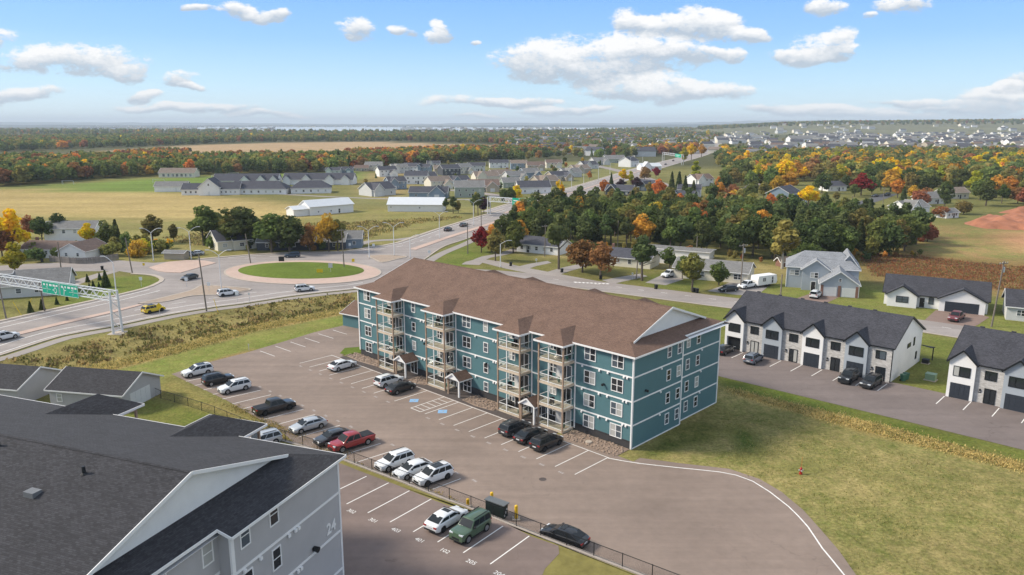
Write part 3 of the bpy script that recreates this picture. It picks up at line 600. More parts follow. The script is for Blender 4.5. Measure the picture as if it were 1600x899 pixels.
struct(ribbon('side_street', pxpoly([(-200,424),(45,418),(200,416.5),(250,416)]), 4, 0.036, 'street'))
# ------------------------------------------------------------------ apartment block frame
TA = at(564, 554); TT = math.radians(-43.99); TL, TD = 56.34, 21.5
def tl(x, y, z=0.0): return Vector((TA.x + x * math.cos(TT) - y * math.sin(TT), TA.y + x * math.sin(TT) + y * math.cos(TT), z))
LOT_EDGE = [(1000,716),(1060,724),(1139,733),(1187,749),(1221,769),(1255,797.5),(1285,831),(1311,861),(1337.5,899),(1380,960),(1420,1040)]
WALL_PX = [(400,672),(429,684),(476,697),(536.5,717),(581,734),(629.6,752),(689,776),(720.5,787),(787,814),(861,843),(900,857.6),(985,890),(1100,935),(1230,990)]
def wall_line(): return [at(*p, 0.76) for p in WALL_PX]
wl = wall_line()
lot_pts = [tl(x, y) for x, y in ((58.5, -2.6), (46, -2.6), (0, -2.6), (-2, -2.6))] + [tl(-2.2, 1.0), tl(-2.0, 3.0)] + [tl(-0.6, 6), tl(-0.6, 18)] + pxpoly([(560,502),(538,508.5),(490,520),(437,536),(383.5,552),(322,567.5),(268,585),(310,605),(354,626),(392,648),(436,672)]) + wl[2:] + pxpoly(LOT_EDGE[::-1])
lot = ngon('parking_lot', lot_pts, 0.03, 'lot'); lot['label'] = 'brown grey asphalt parking lot of the teal apartment block'
ribbon('edge_line', pxpoly([(950,716.4),(975,721),(1000,724.8),(1056,731),(1124,738),(1150,743),(1176,752.5),(1202.5,769),(1232,792),(1262.5,824),(1285,857.5),(1319,899),(1350,950)]), 0.15, 0.038, 'line_paint', lot, step=2)
LINE = MB(); LINE.face([(0, -0.5, 0), (1, -0.5, 0), (1, 0.5, 0), (0, 0.5, 0)]); LINE_ME = LINE.mesh('stall_line', 'line_paint'); LINE_FADED = LINE.mesh('stall_line', 'worn_paint')
def line(a, b, w=0.11, z=0.038, parent=None, faded=False, name='stall_line'):
    a = Vector((a[0], a[1], 0)); b = Vector((b[0], b[1], 0)); d = b - a
    return obj(name, LINE_FADED if faded else LINE_ME, parent or lot, (a.x, a.y, z), math.atan2(d.y, d.x), (d.length, w, 1))
line(tl(-3.3, -3.8), tl(55.9, -3.8))
for k in range(21):
    x = -3.1 + 2.94 * k
    if k in (8,): continue
    if 9 <= k <= 10: continue
    line(tl(x, -3.85), tl(x, -10.0))
line(tl(22.3, -3.85), tl(22.3, -9.9)); line(tl(26.1, -3.85), tl(26.1, -9.95)); line(tl(28.2, -3.85), tl(28.2, -9.95)); line(tl(26.1, -9.95), tl(28.2, -9.95))
for k in range(5): line(tl(26.15, -5.0 - k * 1.05), tl(28.15, -5.0 - k * 1.05), 0.09, 0.040)
for x, y in ((24.15, -7.8), (30.3, -7.75)):
    b_ = MB(); b_.face([(-0.62, -0.62, 0), (0.62, -0.62, 0), (0.62, 0.62, 0), (-0.62, 0.62, 0)]); s_ = b_.build('accessible_bay_marking', 'blue_paint', lot, tuple(tl(x, y, 0.040)), TT + 0.78)
    w_ = MB()   # wheelchair sign
    for i in range(14):
        a0, a1 = -2.6 + i * 0.30, -2.6 + (i + 1) * 0.30; w_.face([(0.27 * math.cos(a0), 0.27 * math.sin(a0) - 0.1, 0), (0.27 * math.cos(a1), 0.27 * math.sin(a1) - 0.1, 0), (0.20 * math.cos(a1), 0.20 * math.sin(a1) - 0.1, 0), (0.20 * math.cos(a0), 0.20 * math.sin(a0) - 0.1, 0)][::-1])
    w_.face([(-0.09, -0.02, 0), (0, -0.02, 0), (0, 0.36, 0), (-0.09, 0.36, 0)]); w_.face([(-0.09, 0.0, 0.001), (0.2, 0.0, 0.001), (0.2, 0.08, 0.001), (-0.09, 0.08, 0.001)])
    w_.build('wheelchair_symbol', 'worn_paint', s_, (0, 0, 0.004), -0.78 + 0.1)
def stall_mark(p, ang, parent, z=0.04):
    mb = MB()
    for i in range(3):
        x = -0.36 + i * 0.27; mb.face([(x, -0.17, 0), (x + 0.19, -0.17, 0), (x + 0.19, 0.17, 0), (x, 0.17, 0)])
    return mb.mesh('stall_mark', 'worn_paint')
SM = stall_mark(None, 0, None)
for k in list(range(0, 9)) + list(range(11, 20)):
    obj('stall_mark', SM, lot, tuple(tl(-3.1 + 2.94 * (k + 0.5), -10.7, 0.04)), TT)
# west row along the fence: lines at 41 degrees
WD = math.radians(41); wd = Vector((math.cos(WD), math.sin(WD), 0)); W0 = at(250 + 365 / 3.745, 500 + 465 / 3.745)
ws = Vector((math.cos(math.radians(-42.3)), math.sin(math.radians(-42.3)), 0))
for k in range(-4, 16):
    p = W0 + ws * (2.86 * k); e = p + wd * 5.7
    if k > 11: p = W0 + ws * (2.86 * k) + wd * 1.2
    line(p, e); 
    if k % 1 == 0: obj('stall_mark', SM, lot, tuple(e + ws * 1.4 + wd * 0.7 + Vector((0, 0, 0.04))), WD + math.pi / 2)
for a, b in (((-44.0,127.7),(-40.5,124.6)), ((-42.2,130.6),(-38.6,127.4)), ((-40.3,133.3),(-36.7,130.1)), ((-38.4,135.9),(-34.9,132.8)), ((-36.6,138.8),(-33.0,135.6)), ((-34.5,141.5),(-31.1,138.4))): line(a, b)
# forecourt walk and stone beds in front of the block
ngon('front_walk', [tl(*q) for q in ((-1.2,-3.6),(46.5,-3.6),(46.5,-2.1),(43.2,-2.1),(43.2,-0.05),(39.9,-0.05),(39.9,-2.1),(29,-2.1),(29,-0.05),(24.6,-0.05),(24.6,-2.1),(17,-2.1),(17,-0.05),(12.4,-0.05),(12.4,-2.1),(-1.2,-2.6))], 0.042, 'walk_asphalt')
stones_src = []
for i in range(3):
    mb = MB(); r_ = random.Random(i); n = 7
    ring = [(math.cos(6.283 * k / n) * r_.uniform(0.8, 1.2), math.sin(6.283 * k / n) * r_.uniform(0.8, 1.2)) for k in range(n)]
    for s, z in ((1, 0), (1.05, 0.35), (0.6, 0.75)): mb.v += [(x * s, y * s, z) for x, y in ring]
    for q in range(2):
        for k in range(n): j = (k + 1) % n; mb.f.append((q * n + k, q * n + j, (q + 1) * n + j, (q + 1) * n + k)); mb.m.append(0)
    mb.f.append(tuple(2 * n + k for k in range(n))); mb.m.append(0); stones_src.append(mb)
for x0, x1, y0, y1 in ((-1.4, 7.8, -2.5, -0.08), (16.3, 20.2, -2.9, -0.08), (28.9, 35.2, -3.1, -0.08), (47.4, 56.2, -3.2, -0.08)):
    bed = ngon('stone_bed', [tl(x0, y0 + .2), tl((x0 + x1) / 2, y0 - 0.15), tl(x1, y0 + .3), tl(x1, y1), tl(x0, y1)], 0.05, 'river_stone'); bed['label'] = 'bed of river stones along the front of the block'
    mb = MB(); r_ = random.Random(int(x0 * 10))
    for i in range(int((x1 - x0) * (y1 - y0) * 9)):
        src = stones_src[i % 3]; s = r_.uniform(0.07, 0.17); p = tl(r_.uniform(x0 + .1, x1 - .1), r_.uniform(y0 + .25, y1), 0.05); b = len(mb.v); a = r_.uniform(0, 6.28)
        mb.v += [(p.x + s * (x * math.cos(a) - y * math.sin(a)), p.y + s * (x * math.sin(a) + y * math.cos(a)), p.z + s * z) for x, y, z in src.v]; mb.f += [tuple(b + q for q in f) for f in src.f]; mb.m += src.m
    st_ = mb.build('stones', 'river_stone', bed, uv=False); st_['kind'] = 'stuff'
ngon('lawn_patch', [tl(-0.9, -1.9), tl(-0.9, 3.5), tl(-3.4, 3.0), tl(-5.2, 0.2), tl(-3.0, -2.3)], 0.05, 'lawn_green')
# upper lot behind the fence, held by the block wall
UPZ = 0.7
upl = pxpoly([(330,648),(384,672),(430,690),(480,708),(541,727),(600,748),(700,795)], UPZ)
up_edge = [(-1.7, 68.9), (0.1, 67.2), (1.9, 65.5), (4.3, 63.9), (4.3, 62.6), (3.6, 61.4), (2.9, 60.2), (2.5, 58.8), (2.2, 54)]
def inset(P, d): return offset_line([Vector((p.x, p.y, 0)) for p in P], d)
wline = resample(wl, 4); inner = offset_line(wline, -0.95)
upper = ngon('upper_parking_lot', [Vector(p).to_3d() for p in [(q.x, q.y) for q in inner if q.x < -2.4]] + [Vector((x, y, 0)) for x, y in up_edge] + [Vector((-2, 40, 0)), Vector((-26, 20, 0)), Vector((-70, 60, 0)), Vector((-46, 92, 0))], UPZ, 'lot_upper', th=0.75)
upper['label'] = 'upper asphalt parking lot beside the grey apartment block'
vr = [Vector((q.x, q.y, 0)) for q in offset_line(wline, -0.28)]
verge = ngon('grass_verge', vr + [Vector((40, 30, 0)), Vector((2.2, 40, 0))] + [Vector((x, y, 0)) for x, y in up_edge[::-1]] + [q for q in inner if q.x < -2.4][::-1], UPZ - 0.012, 'lawn_mixed', th=0.7)
verge['label'] = 'strip of rough grass under the black fence'
wall = ribbon('retaining_wall', wline, 0.42, UPZ + 0.06, 'retaining_block', raw=True, th=0.8); wall.pop('kind', None)
tag(wall, 'low concrete block wall under the black fence', 'wall')
ud = Vector((math.cos(math.radians(52.8)), math.sin(math.radians(52.8)), 0)); us = Vector((math.cos(math.radians(-35.9)), math.sin(math.radians(-35.9)), 0)); U0 = Vector((-17.0, 71.8, 0))
for k, num in enumerate((None, '302', '301', '403', '401', '102', '205', '204')):
    if k == 0:
        line(U0 - us * 3.1 - ud * 0.2, U0 - us * 3.1 + ud * 5.6, 0.12, UPZ + 0.006, upper); continue
    p = U0 + us * (3.1 * (k - 1)); line(p, p + ud * 5.9, 0.12, UPZ + 0.006, upper)
    q = p + us * 1.55 - ud * 0.75; text(num, 0.72, 'line_paint', 'stall_number', upper, (q.x, q.y, UPZ + 0.008), math.radians(-35.9), bold=0.0)
# townhouse lot
THR = at(1100 + 868 / 2.996, 420 + 535 / 2.996); THA = math.radians(-43.3); thu = Vector((math.cos(THA), math.sin(THA), 0)); thv = Vector((-thu.y, thu.x, 0))
def th(u, v, z=0.0): p = THR + thu * u + thv * v; return Vector((p.x, p.y, z))
thlot = ngon('townhouse_lot', [at(1040, 566), at(1130, 590), at(1280, 626), at(1450, 667), at(1600, 703.7), at(1760, 743), th(75, -0.8), th(75, 0.6), th(-40, 0.6)], 0.03, 'lot_townhouse'); thlot['label'] = 'asphalt lot in front of the townhouses'
for u in (-27.1, -23.7, -20.2, -16.9, -13.4, -10.0, -6.7, -3.3, -0.1, 7.8, 11.2, 14.7, 18.1, 21.5, 25.0): line(th(u, -0.75), th(u, -5.0), 0.13, 0.038, thlot)
# ------------------------------------------------------------------ windows and doors (shared meshes)
_WM = {}
def win_meshes(w, h, style, fm):
    key = (round(w, 2), round(h, 2), style, fm)
    if key in _WM: return _WM[key]
    f = MB(); t = 0.10 if style != 'black' else 0.07; panes = []
    f.box(-w / 2, -0.07, 0, w / 2, 0.0, t); f.box(-w / 2, -0.07, h - t, w / 2, 0.0, h)
    f.box(-w / 2, -0.07, t, -w / 2 + t, 0.0, h - t); f.box(w / 2 - t, -0.07, t, w / 2, 0.0, h - t)
    n = 2 if style in ('twin', 'black', 'door2') else 1
    inner0, inner1 = -w / 2 + t, w / 2 - t
    if n == 2:
        c = 0.0 if style != 'black' else -w / 2 + w * 0.36
        f.box(c - 0.05, -0.065, t, c + 0.05, 0.0, h - t); spans = [(inner0, c - 0.05), (c + 0.05, inner1)]
    else: spans = [(inner0, inner1)]
    for a, b in spans:
        if style in ('twin', 'single'): f.box(a, -0.045, h * 0.5 - 0.035, b, 0.0, h * 0.5 + 0.035)
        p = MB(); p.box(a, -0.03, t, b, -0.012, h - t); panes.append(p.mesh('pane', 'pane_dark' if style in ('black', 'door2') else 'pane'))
    _WM[key] = (f.mesh('window_frame', fm), panes); return _WM[key]
def window(parent, x, y, z, w, h, rot=0, style='single', fm='white_trim', name='window'):
    f, ps = win_meshes(w, h, style, fm); o = obj(name, f, parent, (x, y, z), rot)
    for p in ps: obj('pane', p, o)
    return o
_DM = {}
def door(parent, x, y, z, w, h, rot=0, m='door_white', name='door', trim='white_trim'):
    key = (w, h, m, trim)
    if key not in _DM:
        b = MB(); b.box(-w / 2, -0.05, 0, w / 2, 0, h)
        t = MB(); t.box(-w / 2 - 0.1, -0.07, 0, -w / 2, 0, h + 0.1).box(w / 2, -0.07, 0, w / 2 + 0.1, 0, h + 0.1).box(-w / 2, -0.07, h, w / 2, 0, h + 0.1)
        k = MB(); k.box(w / 2 - 0.18, -0.12, 0.95, w / 2 - 0.08, -0.05, 1.1); _DM[key] = (b.mesh('door', m), t.mesh('door_frame', trim), k.mesh('handle', 'galvanised'))
    d = obj(name, _DM[key][0], parent, (x, y, z), rot); obj('door_frame', _DM[key][1], d); obj('handle', _DM[key][2], d); return d
_GM = {}
def garage_door(parent, x, y, z, w, h, rot=0, m='garage_charcoal'):
    key = (w, h, m)
    if key not in _GM:
        b = MB(); n = 4; s = h / n
        for i in range(n):
            b.box(-w / 2, -0.02, i * s, w / 2, 0.0, (i + 1) * s)
            for k in range(4): b.box(-w / 2 + k * w / 4 + 0.06, -0.045, i * s + 0.05, -w / 2 + (k + 1) * w / 4 - 0.06, -0.021, (i + 1) * s - 0.05)
        _GM[key] = b.mesh('garage_door', m)
    return obj('garage_door', _GM[key], parent, (x, y, z), rot)
# ------------------------------------------------------------------ apartment blocks
def roof_block(root, L, D, ze, zr, gs, ov, mroof, fascia='white_trim', step=0.6, ystep=10.9, low_first=False):
    """long roof with a small gable above a hipped skirt at each end; returns the skirt height"""
    h = D / 2; sl = (zr - ze) / (h + ov); run = gs + ov; zb = ze + run * sl; yb = run - ov; x0, x1 = -ov, L + ov
    r = MB(); TH_ = 0.14; rk = 0.5
    a0, a1 = (x0 + run, x1 - run)
    front = [(x0, -ov, ze), (x1, -ov, ze), (a1, yb, zb), (a1 + rk, yb, zb), (a1 + rk, h, zr), (a0 - rk, h, zr), (a0 - rk, yb, zb), (a0, yb, zb)]
    back = [(x, D - y, z) for x, y, z in front][::-1]
    dz = step * sl
    if low_first:   # the near part of the end is the one set back
        sk = [[(x1 - step, -ov, ze + dz), (x1 - step, ystep - ov, ze + dz), (a1, ystep - ov, zb), (a1, yb, zb)], [(x1, ystep - ov, ze), (x1, D + ov, ze), (a1, D - yb, zb), (a1, ystep - ov, zb)]]
    else:
        sk = [[(x1, -ov, ze), (x1, ystep + ov, ze), (a1, ystep + ov, zb), (a1, yb, zb)], [(x1 - step, ystep + ov, ze + dz), (x1 - step, D + ov - step, ze + dz), (a1, D - yb, zb), (a1, ystep + ov, zb)]]
    skl = [(x0, D + ov, ze), (x0, -ov, ze), (a0, yb, zb), (a0, D - yb, zb)]
    r.sheet([front, back, skl] + sk, TH_)
    ro = r.build('roof', mroof, root)
    c = MB()   # ridge cap shingles
    n = int((a1 - a0 + 2 * rk) / 0.9)
    for i in range(n):
        xa = a0 - rk + i * (a1 - a0 + 2 * rk) / n; xb = xa + (a1 - a0 + 2 * rk) / n - 0.05
        for s in (-1, 1): c.face([(xa, h, zr + 0.05), (xb, h, zr + 0.03), (xb, h + s * 0.17, zr - 0.02), (xa, h + s * 0.17, zr)][::s])
    c.build('ridge_cap', mroof, ro)
    # gable walls and rake boards
    for gx, s in ((a1, 1), (a0, -1)):
        g = MB(); g.face([(gx + 0.01 * s, yb, zb - 0.05), (gx + 0.01 * s, D - yb, zb - 0.05), (gx + 0.01 * s, h, zr - 0.12)][::s]); g.build('gable_wall', 'white_siding', root)
        for sy in (0, 1):
            e = (gx + rk * s, yb if sy == 0 else D - yb, zb); t = (gx + rk * s, h, zr); b = MB()
            b.bar(Vector(e) + Vector((0.04 * s, 0, -0.1)), Vector(t) + Vector((0.04 * s, 0, -0.1)), 0.06, 0.26); b.build('rake_board', fascia, ro)
        g = MB()   # soffit of the rake
        g.face([(gx, yb, zb - 0.13), (gx + rk * s, yb, zb - 0.13), (gx + rk * s, h, zr - 0.16), (gx, h, zr - 0.16)]); g.face([(gx, D - yb, zb - 0.13), (gx + rk * s, D - yb, zb - 0.13), (gx + rk * s, h, zr - 0.16), (gx, h, zr - 0.16)]); g.build('soffit', fascia, ro)
    def fas(p, q, name='fascia'):
        b = MB(); p, q = Vector(p), Vector(q); b.bar(p, q, 0.05, 0.22); b.build(name, fascia, ro)
    zf = ze - 0.08
    fas((x0, -ov - 0.02, zf), (x1 if not low_first else x1 - step, -ov - 0.02, zf)); fas((x0, D + ov + 0.02, zf), (x1, D + ov + 0.02, zf)); fas((x0 - 0.02, -ov, zf), (x0 - 0.02, D + ov, zf))
    if low_first: fas((x1 - step + 0.02, -ov, zf + dz), (x1 - step + 0.02, ystep - ov, zf + dz)); fas((x1 + 0.02, ystep - ov, zf), (x1 + 0.02, D + ov, zf)); fas((x1 - step, ystep - ov - 0.02, zf + dz), (x1, ystep - ov - 0.02, zf))
    else: fas((x1 + 0.02, -ov, zf), (x1 + 0.02, ystep + ov, zf)); fas((x1 - step + 0.02, ystep + ov, zf + dz), (x1 - step + 0.02, D + ov, zf + dz)); fas((x1 - step, ystep + ov + 0.02, zf + dz), (x1, ystep + ov + 0.02, zf))
    s_ = MB(); s_.box(x0 + 0.03, -ov + 0.03, ze - 0.19, x1 - 0.03 - (step if low_first else 0), D + ov - 0.03, ze - 0.165); s_.build('soffit', fascia, ro)
    return ro, sl
def bay_roof(root, xr, w, proj, ze, rise, sl, mroof, ov=0.4, side=-1, D=0, name='bay_roof'):
    """hipped roof over a stack of balconies; side -1 on the y=0 face, +1 on the y=D face"""
    x0, x1 = xr - w - ov, xr + 0.25; hw = (x1 - x0) / 2; xm = (x0 + x1) / 2; zr = ze + rise; yf = -(proj + ov); yr = yf + hw * 0.92
    # the slope of the big roof: z = ze + sl * (y + 0.5)
    yi = (zr - ze) / sl - 0.5; y_e = -0.5 + 0.02
    T = (lambda p: p) if side < 0 else (lambda p: (p[0], D - p[1], p[2]))
    P = [[(x0, yf, ze), (x1, yf, ze), (xm, yr, zr)], [(x1, yf, ze), (x1, y_e, ze), (xm, yi, zr), (xm, yr, zr)], [(x0, y_e, ze), (x0, yf, ze), (xm, yr, zr), (xm, yi, zr)]]
    r = MB(); r.sheet([[T(q) for q in (f if side < 0 else f[::-1])] for f in P], 0.12); o = r.build(name, mroof, root)
    for a, b in (((x0, yf - 0.02), (x1, yf - 0.02)), ((x1 + 0.02, yf), (x1 + 0.02, y_e)), ((x0 - 0.02, yf), (x0 - 0.02, y_e))):
        bb = MB(); bb.bar(T((a[0], a[1], ze - 0.09)), T((b[0], b[1], ze - 0.09)), 0.05, 0.22); bb.build('fascia', 'white_trim', o)
    s_ = MB(); q = [T((x0, yf, ze - 0.18)), T((x1, yf, ze - 0.18)), T((x1, -0.55, ze - 0.18)), T((x0, -0.55, ze - 0.18))]; s_.face(q[::-1] if side < 0 else q); s_.build('soffit', 'white_trim', o)
    return o
def teal_block():
    root = thing('apartment_block', 'long four-storey teal apartment block with brown shingle roof and stacked balconies', 'apartment building', (TA.x, TA.y, 0), TT)
    ZE, ZR = 11.9, 15.75; F_ = (3.06, 6.12, 9.18)
    w = MB(); st = 0.6; plan = [(0, 0), (TL, 0), (TL, 10.9), (TL - st, 10.9), (TL - st, TD), (0, TD)]
    w.prism(plan, 1.0, ZE - 0.15); w.build('wall', 'teal_siding', root)
    f = MB(); f.prism([(0.03, 0.03), (TL - 0.03, 0.03), (TL - 0.03, 10.87), (TL - st - 0.03, 10.87), (TL - st - 0.03, TD - 0.03), (0.03, TD - 0.03)], -0.3, 1.0); f.build('foundation', 'foundation', root)
    e = MB(); e.box(TL - 0.02, 0.0, 0.05, TL + 0.004, 10.88, 1.02); e.build('wall_skirt', 'teal_siding', root); e = MB(); e.box(TL - st - 0.02, 10.9, 0.05, TL - st + 0.004, TD - 0.02, 1.02); e.build('wall_skirt', 'teal_siding', root)
    e = MB(); e.box(TL, 0, 0.02, TL + 0.05, 10.9, 0.16); e.build('base_trim', 'white_trim', root); e = MB(); e.box(TL - st, 10.9, 0.02, TL - st + 0.05, TD, 0.16); e.build('base_trim', 'white_trim', root)
    for x, y in ((0, 0), (TL, 0), (TL, 10.9), (TL - st, TD), (0, TD)):
        c = MB(); c.box(x - 0.12, y - 0.12, 0.05 if x > 1 else 0.9, x + 0.05 if x > 1 else x + 0.12, y + 0.12, ZE - 0.17); c.build('corner_trim', 'white_trim', root)
    bays = (12.25, 24.5, 39.75, 47.25); BW = 4.5
    for z in F_:
        cuts = [0.12]
        for b in bays: cuts += [b - BW, b + 0.06]
        cuts.append(TL - 0.13)
        for i in range(0, len(cuts), 2):
            m = MB(); m.box(cuts[i], -0.05, z - 0.09, cuts[i + 1], 0.0, z + 0.09); m.build('trim_band', 'white_trim', root)
        m = MB(); m.box(TL, 0.13, z - 0.09, TL + 0.045, 10.78, z + 0.09); m.build('trim_band', 'white_trim', root)
        m = MB(); m.box(TL - st, 11.03, z - 0.09, TL - st + 0.045, TD - 0.13, z + 0.09); m.build('trim_band', 'white_trim', root)
    m = MB(); m.box(0.12, -0.045, 0.95, TL - 0.13, 0.0, 1.05); m.build('base_trim', 'foundation', root)
    ro, sl = roof_block(root, TL, TD, ZE, ZR, 2.2, 0.5, 'brown_shingle')
    vent = MB(); vent.box(-0.11, -0.13, -0.11, 0.11, 0, 0.11); VM = vent.mesh('exhaust_hood', 'white_trim')
    for z in F_:
        for x in (3.9, 6.9, 14.0, 16.6, 17.3, 18.9, 19.4, 28.9, 32.6, 33.1, 33.9, 34.6, 48.6, 51.3, 52.6, 55.0, 55.5): obj('exhaust_hood', VM, root, (x, -0.05, z - 0.2))
        for y in (5.9, 16.6): obj('exhaust_hood', VM, root, (TL + (0.045 if y < 10 else 0.045 - st), y, z - 0.2), math.pi / 2)
    lamp = MB(); lamp.cyl((0, -0.05, 0.1), (0, -0.42, 0.04), 0.13, 0.17, 8).box(-0.1, -0.06, -0.1, 0.1, 0, 0.12); LM = lamp.mesh('wall_lamp', 'black_plastic')
    for x, z in ((17.6, 5.5), (31.2, 5.3), (52.0, 7.3)): obj('wall_lamp', LM, root, (x, 0, z))
    obj('wall_lamp', LM, root, (TL, 2.6, 6.9), math.pi / 2)
    for i in range(4):
        z0 = (0.95 if i == 0 else 0.72) + 3.06 * i
        for x in (2.5, 27.0, 49.75, 54.0): window(root, x, 0, z0, 1.8, 1.72, 0, 'twin')
        for x in (14.75, 31.0): 
            if not (i == 0 and x < 20): window(root, x, 0, z0 + 0.12, 0.95, 1.5)
        for y in (7.7, 10.05): window(root, TL, y, z0 + 0.1, 0.95, 1.5, math.pi / 2)
        for y in (13.2, 15.75): window(root, TL - st, y, z0 + 0.1, 0.95, 1.5, math.pi / 2)
    # balconies
    deck = MB(); deck.box(-4.4, -2.15, -0.26, 0.0, -0.01, 0.0)
    n = 15
    for k in range(n): deck.box(-4.4 + k * 4.4 / n + 0.01, -2.17, 0.0, -4.4 + (k + 1) * 4.4 / n - 0.01, -0.02, 0.03)
    DK = deck.mesh('deck', 'deck_wood')
    rl = MB(); 
    for z in (0.14, 1.05): rl.bar((-4.25, -2.05, z), (-0.15, -2.05, z), 0.07, 0.07).bar((-4.25, -2.05, z), (-4.25, -0.02, z), 0.07, 0.07).bar((-0.15, -2.05, z), (-0.15, -0.02, z), 0.07, 0.07)
    RL = rl.mesh('railing', 'white_trim'); pm = MB(); pm.box(-0.06, -0.06, 0.03, 0.06, 0.06, 2.72); PM = pm.mesh('screen_post', 'white_trim')
    g1 = MB(); g1.box(-4.2, -2.06, 0.18, -0.2, -2.045, 1.01); G1 = g1.mesh('railing_glass', 'clear_glass'); g2 = MB(); g2.box(-0.008, -2.0, 0.18, 0.008, -0.05, 1.01); G2 = g2.mesh('railing_glass', 'clear_glass')
    po = MB(); po.box(-0.09, -0.09, 0.0, 0.09, 0.09, 11.7); PO = po.mesh('balcony_post', 'post_wood'); wt = MB(); wt.box(-0.1, -0.06, 0.3, 0.1, 0.0, 11.7); WT = wt.mesh('corner_trim', 'white_trim')
    pot = MB(); pot.cyl((0, 0, 0.03), (0, 0, 0.38), 0.14, 0.2, 8).cyl((0, 0, 0.38), (0, 0, 0.75), 0.22, 0.05, 7); PT = pot.mesh('planter', 'green_plastic'); ch = MB(); ch.box(-0.3, -0.3, 0.35, 0.3, 0.3, 0.45).box(-0.3, 0.22, 0.45, 0.3, 0.3, 0.95).box(-0.3, -0.3, 0.03, -0.22, 0.3, 0.6).box(0.22, -0.3, 0.03, 0.3, 0.3, 0.6); CH = ch.mesh('patio_chair', 'black_plastic')
    rr = random.Random(3)
    for bi, b in enumerate(bays):
        bay_roof(root, b, BW - 0.1, 2.15, ZE - 0.12, 1.3, sl, 'brown_shingle')
        for x in (-4.25, -0.12): obj('balcony_post', PO, root, (b + x, -2.1, 0.02))
        obj('corner_trim', WT, root, (b + 0.16, 0, 0))
        for i in range(4):
            z = 3.06 * i + (0.22 if i == 0 else 0.12); d = obj('balcony', DK, root, (b, 0, z)); obj('railing', RL, d); obj('railing_glass', G1, d); obj('railing_glass', G2, d, (-4.25, 0, 0)); obj('railing_glass', G2, d, (-0.15, 0, 0)); obj('screen_post', PM, d, (-2.6, -2.05, 0))
            window(root, b - 3.55, 0, z + 0.75, 1.2, 1.45, 0, 'twin'); window(root, b - 1.25, 0, z + 0.04, 1.75, 2.25, 0, 'door2', name='patio_door')
            if (bi + i) % 3 != 1: door(root, b - 2.55, 0, z + 0.04, 0.75, 2.1, 0, 'door_white' if (bi * 3 + i) % 2 else 'door_dark', 'service_door')
            for it in [q for q in ('chair', 'plant') if rr.random() < 0.45]:
                k = obj('patio_chair' if it == 'chair' else 'planter', CH if it == 'chair' else PT, None, tuple(tl(b + (rr.uniform(-3.8, -2.4) if it == 'chair' else rr.uniform(-1.8, -0.6)), rr.uniform(-1.6, -0.6), z + 0.03)), TT + rr.uniform(-1, 1))
                tag(k, ('black patio chair' if it == 'chair' else 'green potted plant') + ' on the %s-floor balcony of the %s balcony stack of the teal block' % (('ground', 'second', 'third', 'top')[i], ('first', 'second', 'third', 'fourth')[bi]), 'chair' if it == 'chair' else 'potted plant', 'things standing on the balconies')
    for b in (13.2, 22.6, 35.9, 45.4): bay_roof(root, b, 4.6, 2.15, ZE - 0.12, 1.55, sl, 'brown_shingle', side=1, D=TD)
    # entrance porches
    for x in (14.35, 26.75, 41.45):
        p = MB(); hw, y0, ze, zr = 1.45, -2.75, 2.55, 3.5
        p.sheet([[(x - hw, y0, ze), (x, y0, zr), (x, -0.02, zr), (x - hw, -0.02, ze)][::-1], [(x, y0, zr), (x + hw, y0, ze), (x + hw, -0.02, ze), (x, -0.02, zr)][::-1]], 0.1); pr_ = p.build('porch_roof', 'brown_shingle', root)
        g = MB(); g.prism([(x - hw + 0.05, 0), (x + hw - 0.05, 0), (x, 0)], 0, 1); g = MB(); g.face([(x - hw + 0.12, y0 + 0.12, ze - 0.06), (x + hw - 0.12, y0 + 0.12, ze - 0.06), (x, y0 + 0.12, zr - 0.14)]); g.build('porch_gable', 'white_trim', pr_)
        for s in (-1, 1): b_ = MB(); b_.bar((x + s * (hw + 0.02), y0 - 0.03, ze - 0.08), (x, y0 - 0.03, zr - 0.06), 0.06, 0.2); b_.build('rake_board', 'white_trim', pr_); b_ = MB(); b_.bar((x + s * hw, y0, ze - 0.1), (x + s * hw, -0.05, ze - 0.1), 0.06, 0.16); b_.build('fascia', 'white_trim', pr_)
        for s in (-1, 1): c = MB(); c.box(x + s * 1.15 - 0.11, y0 + 0.15, 0.02, x + s * 1.15 + 0.11, y0 + 0.37, ze - 0.1); c.build('porch_column', 'white_trim' if s > 0 else 'post_wood', root)
        window(root, x + 0.25, 0, 0.05, 1.7, 2.3, 0, 'door2', name='entrance_door')
    c = MB(); c.cyl((0, 0, 0), (0, 0, 0.14), 0.45, 0.42, 16); tag(c.build('manhole_cover', 'concrete', None, tuple(tl(51.3, -1.9, 0.04))), 'round concrete access cover in the stone bed of the teal block', 'manhole cover')
teal_block()
B24U = math.radians(-20.5); B24O = Vector((-76.35, 53.9, 0))
mat('vent_grey', (0.16, 0.165, 0.17), 0.5, 0.1, 2.0)
